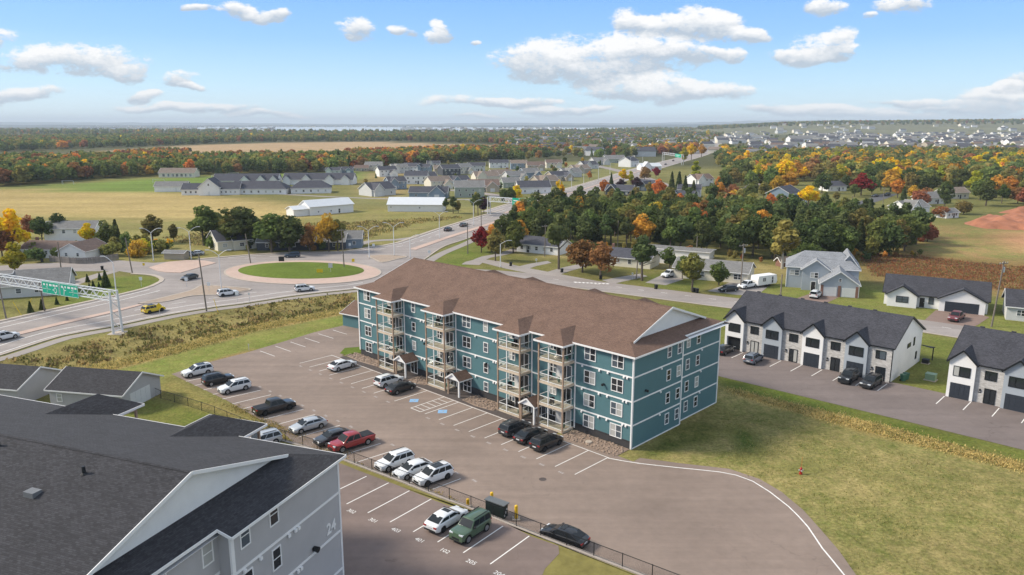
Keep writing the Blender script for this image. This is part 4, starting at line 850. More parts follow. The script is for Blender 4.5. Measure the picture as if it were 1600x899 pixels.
def grey_block():
    L, D, z0 = 56.0, 26.6, UPZ; root = thing('apartment_block', 'big grey apartment block with charcoal shingle roof and number 24 on its end wall', 'apartment building', (B24O.x, B24O.y, 0), B24U)
    ZE, ZR = 11.75, 15.95; st, ys = 1.2, 13.65
    w = MB(); w.prism([(0, 0), (L - st, 0), (L - st, ys), (L, ys), (L, D), (0, D)], z0 - 0.3, ZE - 0.15); w.build('wall', 'grey_siding', root)
    for x, y in ((L, D), (L, ys), (L - st, 0), (0, 0), (0, D)): c = MB(); c.box(x - 0.13, y - 0.16, z0, x + 0.05, y + 0.16 if y != D else y + 0.05, ZE - 0.17); c.build('corner_trim', 'white_trim', root)
    for z in (1.5, 5.05, 8.55):
        m = MB(); m.box(L, ys + 0.17, z - 0.1, L + 0.045, D - 0.17, z + 0.1); m.build('trim_band', 'white_trim', root); m = MB(); m.box(L - st, 0.17, z - 0.1, L - st + 0.045, ys - 0.05, z + 0.1); m.build('trim_band', 'white_trim', root)
        m = MB(); m.box(0.2, D, z - 0.1, L - 0.15, D + 0.045, z + 0.1); m.build('trim_band', 'white_trim', root)
    ro, sl = roof_block(root, L, D, ZE, ZR, 3.1, 0.5, 'charcoal_shingle', step=st, ystep=ys, low_first=True)
    for xr, w_ in ((30.7, 5.2), (45.5, 6.0)): bay_roof(root, xr, w_, 3.6, ZE - 0.12, 1.6, sl, 'charcoal_shingle', side=1, D=D)
    for xr in (30.7, 45.5):
        for i in range(4):
            d = MB(); d.box(xr - 5, D + 0.01, 1 + i * 3.4, xr, D + 3.3, 1.2 + i * 3.4); d.build('balcony', 'deck_wood', root)
        for x in (xr - 4.9, xr - 0.1): p = MB(); p.box(x - 0.1, D + 3.1, z0, x + 0.1, D + 3.3, ZE - 0.3); p.build('balcony_post', 'post_wood', root)
    for z in (10.0, 6.4, 2.8):
        for y in (18.1, 14.95): window(root, L, y, z, 1.05, 1.75, math.pi / 2)
        for y in (12.6, 8.5, 5.2): window(root, L - st, y, z - 0.3, 1.05, 1.75, math.pi / 2)
    vent = MB(); vent.box(-0.13, -0.14, -0.13, 0.13, 0, 0.13); VM = vent.mesh('exhaust_hood', 'white_trim')
    for z in (5.05, 8.55):
        for y in (14.6, 16.3, 19.6, 20.4, 20.8): obj('exhaust_hood', VM, root, (L + 0.045, y, z - 0.24), math.pi / 2)
    lamp = MB(); lamp.cyl((0, -0.05, 0.1), (0, -0.5, 0.04), 0.2, 0.25, 10).box(-0.14, -0.06, -0.14, 0.14, 0, 0.16); obj('wall_lamp', lamp.mesh('wall_lamp', 'black_plastic'), root, (L, 22.6, 5.45), math.pi / 2)
    text('24', 1.35, 'white_trim', 'house_number', root, (L + 0.05, 25.1, 6.05), (math.pi / 2, 0, math.pi / 2), 0.02, 0.03)
    # vents on the roof
    slz = lambda y: ZE + sl * (min(y, D - y) + 0.5)
    for x, y in ((36.4, 12.2), (45.8, 11.4)): p = MB(); p.cyl((x, y, slz(y) - 0.1), (x, y, slz(y) + 0.55), 0.13, 0.12, 10).cyl((x, y, slz(y) - 0.02), (x, y, slz(y) + 0.1), 0.26, 0.15, 10); p.build('vent_pipe', 'black_plastic', ro)
    y = 9.0; p = MB(); p.box(43.4, y - 0.35, slz(y) - 0.1, 44.3, y + 0.35, slz(y) + 0.28); p.build('roof_vent', 'vent_grey', ro)
grey_block()
def shed_block(name, label, cat, p0, p1, p2, h, r, wall, roof, zb=0.0, gdoor=False):
    """small gabled outbuilding: p0->p1 its near eave, p2 the far corner at p1's end"""
    p0, p1, p2 = (Vector((q[0], q[1], 0)) for q in (p0, p1, p2)); u = (p1 - p0); L = u.length; a = math.atan2(u.y, u.x); v = Vector((-u.y, u.x, 0)).normalized(); D = abs((p2 - p1).dot(v))
    root = thing(name, label, cat, (p0.x, p0.y, zb), a); house_box(root, dict(x0=0, x1=L, y0=0, y1=D, h=h, r=r), wall, roof, 'white_trim'); return root, L, D
def house_box(root, b, wall, roof, trim='white_trim', ov=0.4, names=('wall', 'roof')):
    x0, x1, y0, y1, h, r = (b[k] for k in ('x0', 'x1', 'y0', 'y1', 'h', 'r')); ax = b.get('ax', 'x'); hip = b.get('hip', 0); w = MB(); zb = b.get('z', -0.2)
    wall = b.get('wall', wall); roof = b.get('roof', roof)
    if ax == 'y':   # build along x and swap
        T = lambda p: (p[1], p[0], p[2]); X0, X1, Y0, Y1 = y0, y1, x0, x1
    else: T = lambda p: p; X0, X1, Y0, Y1 = x0, x1, y0, y1
    fl = (lambda P: [T(q) for q in P][::-1]) if ax == 'y' else (lambda P: [T(q) for q in P])
    ym = (Y0 + Y1) / 2 + b.get('shift', 0)
    sl = (r - h) / ((Y1 - Y0) / 2)
    w.face(fl([(X0, Y0, zb), (X1, Y0, zb), (X1, Y0, h), (X0, Y0, h)])); w.face(fl([(X1, Y1, zb), (X0, Y1, zb), (X0, Y1, h), (X1, Y1, h)]))
    if hip:
        w.face(fl([(X1, Y0, zb), (X1, Y1, zb), (X1, Y1, h), (X1, Y0, h)])); w.face(fl([(X0, Y1, zb), (X0, Y0, zb), (X0, Y0, h), (X0, Y1, h)]))
    else:
        w.face(fl([(X1, Y0, zb), (X1, Y1, zb), (X1, Y1, h), (X1, ym, r), (X1, Y0, h)])); w.face(fl([(X0, Y1, zb), (X0, Y0, zb), (X0, Y0, h), (X0, ym, r), (X0, Y1, h)]))
    w.build(names[0], wall, root)
    e = ov * sl; R = MB(); xa, xb = X0 - ov, X1 + ov; ya, yb = Y0 - ov, Y1 + ov; hz = h - e + 0.06; rz = r + 0.06
    if hip:
        q = min((X1 - X0) / 2, (Y1 - Y0) / 2 * hip) ; fac = [[(xa, ya, hz), (xb, ya, hz), (X1 - q, ym, rz), (X0 + q, ym, rz)], [(xb, yb, hz), (xa, yb, hz), (X0 + q, ym, rz), (X1 - q, ym, rz)], [(xb, ya, hz), (xb, yb, hz), (X1 - q, ym, rz)], [(xa, yb, hz), (xa, ya, hz), (X0 + q, ym, rz)]]
    else: fac = [[(xa, ya, hz), (xb, ya, hz), (xb, ym, rz), (xa, ym, rz)], [(xb, yb, hz), (xa, yb, hz), (xa, ym, rz), (xb, ym, rz)]]
    R.sheet([fl(f) for f in fac], 0.14); ro = R.build(names[1], roof, root)
    if trim and b.get('trim', True):
        f = MB()
        f.bar(T((xa, ya - 0.03, hz - 0.08)), T((xb, ya - 0.03, hz - 0.08)), 0.05, 0.18).bar(T((xa, yb + 0.03, hz - 0.08)), T((xb, yb + 0.03, hz - 0.08)), 0.05, 0.18)
        if not hip:
            for x in (xa - 0.03, xb + 0.03):
                for y in (ya, yb): f.bar(T((x, y, hz - 0.08)), T((x, ym, rz - 0.08)), 0.05, 0.2)
        f.build('roof_trim', trim, ro)
    return ro
g1, gl, gd = shed_block('garage', 'grey garage with charcoal roof beside the black fence', 'garage', (-64.72, 100.98), (-53.37, 98.67), (-51.9, 106.6), 2.75, 4.6, 'grey_siding', 'charcoal_shingle')
garage_door(g1, gl + 0.0, gd * 0.45, 0.0, 4.2, 2.2, math.pi / 2, 'door_white'); window(g1, 1.6, 0, 0.9, 0.9, 1.2)
shed_block('garage', 'grey garage with charcoal roof at the edge of the picture', 'garage', (-86.0, 104.5), (-69.2, 101.0), (-67.6, 109.0), 2.75, 4.6, 'grey_siding', 'charcoal_shingle')
g2, gl, gd = shed_block('garage', 'small teal garage with brown roof behind the teal block', 'garage', tuple(at(536, 509))[:2], tuple(at(590, 520))[:2], tuple(at(600, 500))[:2], 2.7, 4.3, 'teal_siding', 'brown_shingle')
# ------------------------------------------------------------------ townhouses
def townhouse(label, u0, first, nb, open_first=False, number='', right_end=True):
    p = th(u0, 0); root = thing('townhouse_row', label, 'townhouse', (p.x, p.y, 0), THA, 'townhouse rows along the lot'); BW = 3.43; L = BW * nb; D = 15.0; ZE, ZR = 5.65, 9.1; sl = (ZR - ZE) / (D / 2)
    house_box(root, dict(x0=0, x1=L, y0=0, y1=D, h=ZE, r=ZR), 'white_siding', 'slate_shingle', 'black_trim', 0.35)
    n_ = MB(); n_.bar((L + 0.02, -0.02, 0), (L + 0.02, -0.02, ZE - 0.2), 0.14, 0.14); n_.build('corner_trim', 'black_trim', root)
    rid = MB()
    for i in range(int(L / 4)): rid.box(2 + i * 4 - 0.3, D / 2 - 0.1, ZR + 0.05, 2 + i * 4 + 0.3, D / 2 + 0.1, ZR + 0.22)
    rid.build('ridge_vent', 'slate_shingle', root)
    for k in range(nb):
        x0 = k * BW; xm = x0 + BW / 2; x1 = x0 + BW
        if (k + first) % 2 == 0:   # gabled bay with garage
            wallm = 'white_siding' if (k // 2 + first) % 2 == 0 else 'blue_siding'; pr = 0.55; pk = 7.35; b = MB()
            if open_first and k == 0:
                b.box(x0 + 0.02, -pr, -0.1, x0 + 0.42, 0.0, 2.4).box(x1 - 0.42, -pr, -0.1, x1 - 0.02, 0.0, 2.4); b.prism([(x0 + .02, -pr), (x1 - .02, -pr), (x1 - .02, -0.002), (x0 + .02, -0.002)], 2.4, ZE)
                dark_panel = MB(); dark_panel.box(x0 + 0.42, -0.03, 0.02, x1 - 0.42, -0.004, 2.4); dark_panel.build('garage_dark_panel', 'black_trim', root)  # flat black panel paints the dark interior of the open garage
            else: b.prism([(x0 + .02, -pr), (x1 - .02, -pr), (x1 - .02, -0.002), (x0 + .02, -0.002)], -0.1, ZE)
            b.face([(x0 + .02, -pr, ZE), (x1 - .02, -pr, ZE), (xm, -pr, pk - 0.12)]); b.build('bay_wall', wallm, root)
            R = MB(); ov = 0.3; yf = -pr - 0.3; yi = (pk - ZE) / sl; sg = (pk - ZE) / (BW / 2); ez = ZE - ov * sg + 0.05; ye = (ez - ZE) / sl
            R.sheet([[(x0 - ov, yf, ez), (xm, yf, pk), (xm, yi, pk), (x0 - ov, ye, ez)][::-1], [(xm, yf, pk), (x1 + ov, yf, ez), (x1 + ov, ye, ez), (xm, yi, pk)][::-1]], 0.13); g = R.build('gable_roof', 'slate_shingle', root)
            for s, xx in ((-1, x0 - ov), (1, x1 + ov)): t = MB(); t.bar((xx, yf - 0.03, ez - 0.05), (xm, yf - 0.03, pk - 0.05), 0.06, 0.24); t.build('rake_board', 'black_trim', g)
            window(root, xm, -pr, 3.35, 2.2, 1.5, 0, 'black', 'black_trim')
            if not (open_first and k == 0): garage_door(root, xm, -pr, 0.05, 2.55, 2.25)
        else:
            b = MB(); b.box(x0 + 0.02, -0.12, -0.1, x1 - 0.02, -0.003, ZE - 0.15); b.build('stone_front', 'stone_veneer', root)
            window(root, xm + 0.1, -0.12, 3.5, 1.5, 1.35, 0, 'black', 'black_trim'); d = window(root, xm + 0.25, -0.12, 0.08, 1.45, 2.2, 0, 'door2', 'black_trim', name='front_door')
            l_ = MB(); l_.box(-0.1, -0.16, 0, 0.1, 0, 0.3); obj('wall_lamp', l_.mesh('wall_lamp', 'black_plastic'), root, (x0 + 0.72, -0.12, 1.75)); l_ = MB(); l_.box(-0.22, -0.03, 0, 0.22, 0, 0.13); obj('number_plate', l_.mesh('number_plate', 'black_plastic'), root, (x0 + 0.7, -0.12, 1.45))
    if right_end:
        window(root, L, 8.0, 3.9, 1.7, 0.75, math.pi / 2, 'black', 'black_trim'); window(root, L, 10.6, 3.7, 0.75, 1.4, math.pi / 2, 'single', 'black_trim'); window(root, L, 12.4, 1.0, 0.75, 1.3, math.pi / 2, 'single', 'black_trim')
        pr = MB(); pr.sheet([[(L - 0.2, 15.0, 2.9), (L + 1.6, 15.0, 2.7), (L + 1.6, 17.2, 2.3), (L - 0.2, 17.2, 2.3)]], 0.12); pr.build('side_porch_roof', 'slate_shingle', root); c = MB(); c.box(L + 1.35, 16.9, 0, L + 1.5, 17.05, 2.35); c.build('porch_post', 'black_trim', root)
    return root
townhouse('townhouse row of eight bays, white and blue gables between pale stone, slate roof', -27.44, 0, 8, True)
townhouse('townhouse row cut by the picture edge, white gable first, slate roof', 7.85, 0, 8, False, right_end=False)
# ------------------------------------------------------------------ vehicles
PAINTS = {'white': (0.72, 0.73, 0.74), 'black': (0.012, 0.013, 0.016), 'charcoal': (0.035, 0.038, 0.043), 'silver': (0.48, 0.50, 0.52), 'red': (0.30, 0.018, 0.02), 'maroon': (0.14, 0.015, 0.02), 'green': (0.06, 0.105, 0.06), 'yellow': (0.70, 0.50, 0.02), 'bluegrey': (0.17, 0.20, 0.25), 'navy': (0.03, 0.05, 0.085)}
for k_, c_ in PAINTS.items(): paint('paint_' + k_, c_, 0.38 if k_ in ('white', 'yellow') else 0.3, 0.7, 0.25 if k_ in ('silver', 'bluegrey') else 0.0)
mat('tyre', (0.012, 0.012, 0.013), 0.85, 0.1, 3.0); mat('alloy', (0.35, 0.36, 0.37), 0.35, 0.1, 3.0, metal=0.7); mat('trim_plastic', (0.02, 0.021, 0.023), 0.6, 0.1, 3.0)
mat('headlamp', (0.62, 0.65, 0.68), 0.15, 0.05, 3.0, spec=0.7); mat('taillamp', (0.32, 0.012, 0.015), 0.2, 0.05, 3.0, spec=0.6); mat('plate', (0.6, 0.6, 0.62), 0.5, 0.05, 3.0)
mat('car_glass', (0.018, 0.022, 0.026), 0.12, 0.0, 1.0, spec=0.28); mat('chrome', (0.5, 0.5, 0.5), 0.25, 0.05, 2.0, metal=0.8)
CARK = {
 'sedan': dict(L=4.75, W=1.84, wh=0.33, wb=(-1.38, 1.42), low=[(-2.37,0.60),(-2.33,0.86),(-2.15,1.00),(-1.75,1.04),(-0.6,1.0),(0.9,0.96),(1.25,0.95),(1.8,0.86),(2.2,0.74),(2.34,0.62),(2.38,0.46)], gh=[(-2.0,1.02),(-1.15,1.40),(-0.6,1.46),(0.15,1.45),(0.4,1.40),(1.25,0.95)], npane=2, sill=0.24),
 'suv': dict(L=4.6, W=1.88, wh=0.36, wb=(-1.33, 1.38), low=[(-2.27,0.55),(-2.29,0.95),(-2.2,1.08),(-1.5,1.10),(0.9,1.06),(1.2,1.05),(1.85,0.98),(2.15,0.86),(2.27,0.70),(2.3,0.48)], gh=[(-2.26,1.05),(-1.95,1.58),(-1.5,1.68),(0.0,1.68),(0.35,1.60),(1.15,1.05)], npane=3, sill=0.27, rails=True),
 'boxy': dict(L=4.4, W=1.9, wh=0.40, wb=(-1.32, 1.36), low=[(-2.18,0.6),(-2.2,1.05),(-2.15,1.14),(-1.5,1.15),(0.8,1.14),(1.0,1.13),(1.8,1.10),(2.08,1.02),(2.15,0.85),(2.18,0.5)], gh=[(-2.17,1.10),(-2.08,1.72),(-1.8,1.80),(0.1,1.80),(0.32,1.74),(0.85,1.12)], npane=3, sill=0.33, rails=True),
 'pickup': dict(L=5.7, W=2.0, wh=0.40, wb=(-1.72, 1.78), low=[(-2.85,0.62),(-2.86,1.08),(-2.8,1.14),(-0.8,1.15),(1.1,1.13),(1.5,1.13),(2.3,1.09),(2.65,0.98),(2.8,0.78),(2.84,0.5)], gh=[(-0.95,1.12),(-0.78,1.76),(-0.5,1.86),(0.55,1.85),(0.8,1.78),(1.55,1.12)], npane=2, sill=0.36, bed=True),
}
def interp(L, x):
    if x <= L[0][0]: return L[0][1]
    for (a, b), (c, d) in zip(L, L[1:]):
        if x <= c: return b + (d - b) * (x - a) / max(c - a, 1e-6)
    return L[-1][1]
_CM = {}
def car_meshes(kind):
    if kind in _CM: return _CM[kind]
    K = CARK[kind]; hw = K['W'] / 2; low = K['low']; x0, x1 = low[0][0], low[-1][0]; R = K['wh'] + 0.07; M = {}
    xs = set([x0, x1] + [p[0] for p in low] + list(np.linspace(x0, x1, 13)))
    for w in K['wb']:
        for t in np.linspace(-1, 1, 9): xs.add(w + R * t * 0.999)
        xs.add(w - R - 0.01); xs.add(w + R + 0.01)
    xs = sorted(x for x in xs if x0 <= x <= x1); b = MB(); secs = []
    for x in xs:
        e = min(1, (x - x0) / 0.5, (x1 - x) / 0.7); tp = 0.86 + 0.14 * math.sin(max(e, 0) * math.pi / 2); w = hw * tp
        zt = interp(low, x); zb = K['sill'] + 0.12 * max(0, 1 - (x - x0) / 0.35) + 0.06 * max(0, 1 - (x1 - x) / 0.5)
        for c in K['wb']:
            if abs(x - c) < R: zb = max(zb, K['wh'] + math.sqrt(R * R - (x - c) ** 2))
        zm = min(zt - 0.05, max(zb + 0.02, 0.66)); zs = max(zm + 0.01, zt - 0.07)
        secs.append([(0, zb), (w * 0.93, zb), (w, max(zb + 0.01, min(zm, zb + 0.1))), (w * 1.0, zm), (w * 0.965, zs), (w * 0.86, zt), (w * 0.45, zt + 0.02), (0, zt + 0.03)])
    n = len(secs[0])
    for s in (1, -1):
        base = len(b.v)
        for x, S in zip(xs, secs): b.v += [(x, s * y, z) for y, z in S]
        for i in range(len(xs) - 1):
            for j in range(n - 1):
                q = (base + i * n + j, base + (i + 1) * n + j, base + (i + 1) * n + j + 1, base + i * n + j + 1); b.f.append(q if s < 0 else q[::-1]); b.m.append(0)
        for i, fl in ((0, s > 0), (len(xs) - 1, s < 0)):
            q = tuple(base + i * n + j for j in range(n)); b.f.append(q if fl else q[::-1]); b.m.append(0)
    # cabin shell
    gh = K['gh']; zbelt = lambda x: interp(low, x) - 0.03
    gs = []
    for i, (x, z) in enumerate(gh):
        f = (z - zbelt(x)) / (max(p[1] for p in gh) - zbelt(x) + 1e-6); f = max(0, min(1, f)); wb_ = hw * 0.90; wr = hw * (0.90 - 0.17 * f)
        gs.append([(x, wb_, zbelt(x)), (x, wr + 0.01, z - 0.06 * f), (x, wr - 0.07, z), (x, 0, z + 0.025 * f)])
    for s in (1, -1):
        base = len(b.v)
        for S in gs: b.v += [(x, s * y, z) for x, y, z in S]
        for i in range(len(gs) - 1):
            for j in range(3):
                q = (base + i * 4 + j, base + (i + 1) * 4 + j, base + (i + 1) * 4 + j + 1, base + i * 4 + j + 1); b.f.append(q if s < 0 else q[::-1]); b.m.append(0)
    M['body'] = b.mesh('body', 'paint_white', smooth=35, uv=False)
    # glass: windscreen, rear window, side windows
    def quad(P, off, name):
        P = [Vector(p) for p in P]; nn = (P[1] - P[0]).cross(P[2] - P[0]).normalized() * off; m = MB(); m.face([p + nn for p in P]); return m
    fr, fb = gh[-2], gh[-1]; rr, rb = gh[1], gh[0]
    def scr(top, bot, s):
        wt, wb_ = hw * 0.70, hw * 0.80; t = Vector((top[0], 0, top[1] - 0.02)); bo = Vector((bot[0], 0, bot[1])); a = bo.lerp(t, 0.08); c = bo.lerp(t, 0.98)
        P = [(a.x, -wb_, a.z), (a.x, wb_, a.z), (c.x, wt, c.z), (c.x, -wt, c.z)]; return quad(P if s > 0 else P[::-1], 0.03, '')
    M['windscreen'] = scr(fr, fb, 1).mesh('windscreen', 'car_glass', uv=False); M['rear_window'] = scr(rr, rb, -1).mesh('rear_window', 'car_glass', uv=False)
    zt = gh[2][1] - 0.13; zb = max(zbelt(gh[0][0]), zbelt(gh[-1][0])) + 0.07
    lx = lambda a, c, z: a[0] + (c[0] - a[0]) * (z - a[1]) / (c[1] - a[1])
    r0, r1 = lx(rb, rr, zb) + 0.12, lx(rb, rr, min(zt, rr[1])) + 0.12; f0, f1 = lx(fb, fr, zb) - 0.14, lx(fb, fr, min(zt, fr[1])) - 0.14
    side = []; N = K['npane']
    for i in range(N):
        a, c = i / N, (i + 1) / N; g = 0.04
        P = [(r0 + (f0 - r0) * a + g, zb), (r0 + (f0 - r0) * c - g, zb), (r1 + (f1 - r1) * c - g, zt), (r1 + (f1 - r1) * a + g, zt)]; side.append(P)
    top = max(p[1] for p in gh)
    def yw(z): f = max(0, min(1, (z - zb + 0.07) / (top - zb + 0.07))); return hw * (0.90 - 0.17 * f) + 0.028
    M['side'] = []
    for s in (1, -1):
        for P in side:
            m = MB(); q = [(x, s * yw(z), z) for x, z in P]; m.face(q if s < 0 else q[::-1]); M['side'].append(m.mesh('side_window', 'car_glass', uv=False))
    t = MB(); t.cyl((0, -0.11, 0), (0, 0.11, 0), K['wh'], n=20); M['wheel'] = t.mesh('tyre', 'tyre', smooth=40, uv=False)
    r = MB(); r.cyl((0, -0.125, 0), (0, 0.125, 0), K['wh'] * 0.66, n=14)
    M['rim'] = r.mesh('rim', 'alloy', uv=False); r = MB(); r.cyl((0, -0.125, 0), (0, 0.125, 0), K['wh'] * 0.66, n=14); M['rim_dark'] = r.mesh('rim', 'trim_plastic', uv=False)
    zl = interp(low, x1 - 0.28); h = MB(); h.box(x1 - 0.34, -0.22, zl - 0.16, x1 - 0.055, 0.22, zl - 0.03); M['head'] = h.mesh('headlight', 'headlamp', uv=False)
    zr = interp(low, x0 + 0.1); h = MB(); h.box(x0 - 0.01, -0.17, zr - 0.22, x0 + 0.2, 0.17, zr - 0.06); M['tail'] = h.mesh('taillight', 'taillamp', uv=False)
    h = MB(); h.box(x0 - 0.015, -0.26, 0.62, x0 + 0.05, 0.26, 0.75); M['plate'] = h.mesh('licence_plate', 'plate', uv=False)
    h = MB(); h.box(x1 - 0.1, -0.45, 0.46, x1 + 0.012, 0.45, 0.66); M['grille'] = h.mesh('grille', 'trim_plastic', uv=False)
    h = MB(); h.box(x0 - 0.02, -hw * 0.8, 0.33, x0 + 0.14, hw * 0.8, 0.5).box(x1 - 0.16, -hw * 0.78, 0.27, x1 + 0.02, hw * 0.78, 0.4).box(K['wb'][0] + R, -hw * 0.985, K['sill'] - 0.05, K['wb'][1] - R, hw * 0.985, K['sill'] + 0.09); h.box(x0 + 0.25, -hw * 0.84, 0.24, x1 - 0.25, hw * 0.84, 0.62); M['under'] = h.mesh('lower_trim', 'trim_plastic', uv=False)
    h = MB(); h.box(f0 - 0.22, -0.11, zb - 0.02, f0 - 0.06, 0.11, zb + 0.13); M['mirror'] = h.mesh('mirror', 'trim_plastic', uv=False)
    if K.get('rails'): h = MB(); h.bar((gh[2][0] - 0.2, 0, top + 0.05), (gh[3][0] + 0.1, 0, top + 0.05), 0.04, 0.05); M['rail'] = h.mesh('roof_rail', 'trim_plastic', uv=False)
    if K.get('bed'):
        h = MB(); h.box(-2.72, -hw * 0.8, 1.13, -1.02, hw * 0.8, 1.2); M['bed'] = h.mesh('bed_cover', 'trim_plastic', uv=False)
    h = MB(); h.box(gh[2][0] + 0.35, -hw * 0.48, top + 0.012, gh[3][0] + 0.1, hw * 0.48, top + 0.034); M['sunroof'] = h.mesh('sunroof', 'car_glass', uv=False)
    _CM[kind] = M; return M
def car(kind, color, label, p, deg, z=0.03, cat='car', group='parked cars', sunroof=False, rims='alloy', name=None, rack=False):
    M = car_meshes(kind); K = CARK[kind]; hw = K['W'] / 2
    nm = name or {'sedan': 'sedan', 'suv': 'suv', 'boxy': 'suv', 'pickup': 'pickup_truck'}[kind]
    root = thing(nm, label, cat, (p[0], p[1], z), math.radians(deg), group)
    b = obj('body', M['body'], root); b.material_slots[0].link = 'OBJECT'; b.material_slots[0].material = MAT['paint_' + color]
    obj('windscreen', M['windscreen'], root); obj('rear_window', M['rear_window'], root)
    for m in M['side']: obj('side_window', m, root)
    for x in K['wb']:
        for s in (1, -1): w = obj('wheel', M['wheel'], root, (x, s * (hw - 0.12), K['wh'])); obj('rim', M['rim' if rims == 'alloy' else 'rim_dark'], w)
    for s in (1, -1):
        obj('headlight', M['head'], root, (0, s * (hw - 0.36), 0)); obj('taillight', M['tail'], root, (0, s * (hw - 0.28), 0)); obj('mirror', M['mirror'], root, (0, s * (hw + 0.02), 0))
        if 'rail' in M: obj('roof_rail', M['rail'], root, (0, s * hw * 0.62, 0))
    obj('licence_plate', M['plate'], root); obj('grille', M['grille'], root); obj('lower_trim', M['under'], root)
    if 'bed' in M: obj('bed_cover', M['bed'], root)
    if sunroof: obj('sunroof', M['sunroof'], root)
    return root
def stall(k, dy=0.0): return tl(-3.1 + 2.94 * (k + 0.5), -6.7 + dy)
TF = math.degrees(TT) + 90    # nose to the block
car('sedan', 'white', 'white sedan alone in the stalls at the far end of the teal block', stall(2, 0.1), TF + 3, sunroof=False)
car('suv', 'white', 'white crossover next to a black sedan by the teal block', stall(6, 0.6), TF)
car('sedan', 'black', 'black sedan beside the white crossover by the teal block', stall(7, 0.0) + Vector((0.5, -0.45, 0)), TF + 1)
car('suv', 'charcoal', 'dark grey SUV, first of three dark cars below the teal balconies', stall(15, 0.7), TF)
car('sedan', 'black', 'black sedan, middle of three dark cars below the teal balconies', stall(16, 0.5), TF)
car('suv', 'black', 'black SUV, last of three dark cars below the teal balconies', stall(17, 0.2), TF, rims='dark')
def wstall(k, d=2.6): return W0 + ws * (2.86 * (k + 0.5)) + wd * d
WDd = 41
car('suv', 'white', 'white SUV with black roof trim in the corner stall by the dry grass', at(309, 586), WDd + 180, sunroof=True)
car('suv', 'black', 'black hatchback between two white SUVs by the dry grass', at(341, 599), WDd, name='hatchback')
car('suv', 'white', 'white SUV beside the black hatchback by the dry grass', at(367, 611), WDd + 180)
car('pickup', 'black', 'black pickup truck with covered bed backed to the black fence', at(429, 643), WDd, cat='pickup truck', rims='dark')
car('sedan', 'silver', 'silver sedan nose to the black fence', at(482, 671), WDd + 180)
car('sedan', 'charcoal', 'dark grey sedan between the silver sedan and the red pickup', at(521, 690), WDd + 180)
car('pickup', 'red', 'red pickup truck with black bed cover by the grey block', at(550, 698), WDd + 180, cat='pickup truck')
car('suv', 'white', 'white car, first of three white cars nose to the block wall', at(617, 729), WDd + 180)
car('sedan', 'white', 'white sedan, middle of three white cars nose to the block wall', at(646, 741), WDd + 180)
car('suv', 'white', 'white SUV with dark roof, last of three white cars at the block wall', at(677, 751), WDd + 180, sunroof=True, rims='dark')
up = lambda k, d: U0 + us * (3.1 * (k + 0.5)) + ud * d
car('sedan', 'white', 'white sedan in the upper lot beside the dark green SUV', up(3, 3.0), 52.8, UPZ + 0.003, sunroof=True, rims='dark')
car('boxy', 'green', 'boxy dark green SUV in the upper lot beside the white sedan', up(4, 2.9), 52.8 + 180, UPZ + 0.003)
car('suv', 'silver', 'silver car half hidden behind the grey roof dormer', at(410, 696, UPZ), WDd + 180, UPZ + 0.003)
car('sedan', 'black', 'black car parked along the block wall past the yellow bollards', at(882, 846), -37 + 180, sunroof=True, rims='dark')
TH_ = math.degrees(THA) + 90
car('suv', 'bluegrey', 'blue grey SUV in front of the white and stone townhouse bays', th(-20.0, -4.5), TH_ + 3)
car('sedan', 'black', 'black car before the open garage of the townhouse row', th(-26.0, -3.0), TH_)
car('boxy', 'black', 'black SUV in front of the blue garage bay near the row end', th(-4.9, -3.6), TH_ + 180, rims='dark')
car('suv', 'black', 'black SUV parked before the last door of the townhouse row', th(-1.6, -3.4), TH_ + 176, rims='dark')
def rdir(a, b): a = at(*a); b = at(*b); return math.degrees(math.atan2(b.y - a.y, b.x - a.x))
car('suv', 'white', 'white SUV on the highway at the picture edge', at(8, 531), rdir((0, 537), (60, 523)), group='cars on the road')
car('suv', 'yellow', 'yellow SUV with black roof on the highway past the sign gantry', at(240, 488), rdir((200, 497), (300, 476)), group='cars on the road', sunroof=True, rims='dark')
car('suv', 'white', 'white SUV entering the roundabout', at(356, 462), rdir((330, 465), (400, 456)), group='cars on the road', rims='dark')
car('suv', 'white', 'white SUV leaving the roundabout beside the teal block', at(476, 455), rdir((430, 459), (520, 451)), group='cars on the road')
car('sedan', 'charcoal', 'dark car at the yield line of the roundabout', at(296.5, 437), rdir((280, 442), (315, 433)) + 180, group='cars on the road')
car('suv', 'navy', 'dark blue car behind the roundabout lawn', at(457, 402.5), rdir((430, 404), (490, 402)) + 180, group='cars on the road')
car('pickup', 'maroon', 'dark red pickup truck on the brown driveway', at(1494, 500), 45 + 180, cat='pickup truck', group='cars at the houses')
car('boxy', 'white', 'white off-road car on the driveway of the blue grey house', at(1274, 465), 55, group='cars at the houses', rims='dark')
car('sedan', 'black', 'small black car beside the white pickup by the street', at(1138, 455.5), 200, group='cars at the houses')
car('pickup', 'white', 'white pickup truck parked beside the camper trailer', at(1168, 450), 215, cat='pickup truck', group='cars at the houses')
car('pickup', 'white', 'white pickup truck on the gravel drive beside the street', at(1047, 432.5), 222, cat='pickup truck', group='cars at the houses')
car('suv', 'navy', 'dark blue SUV on the drive of the grey-roofed house', at(100, 442), 215, group='cars at the houses')
car('pickup', 'silver', 'silver pickup truck behind the dark blue SUV', at(94, 437), 205, cat='pickup truck', group='cars at the houses')
car('suv', 'black', 'dark SUV in front of the brown roofed bungalow', at(78, 402), 185, group='cars at the houses')
car('sedan', 'bluegrey', 'blue car parked beside the pale shed', at(293, 400.5), 190, group='cars at the houses'); car('sedan', 'silver', 'silver car parked against the cream house', at(307, 399), 195, group='cars at the houses')
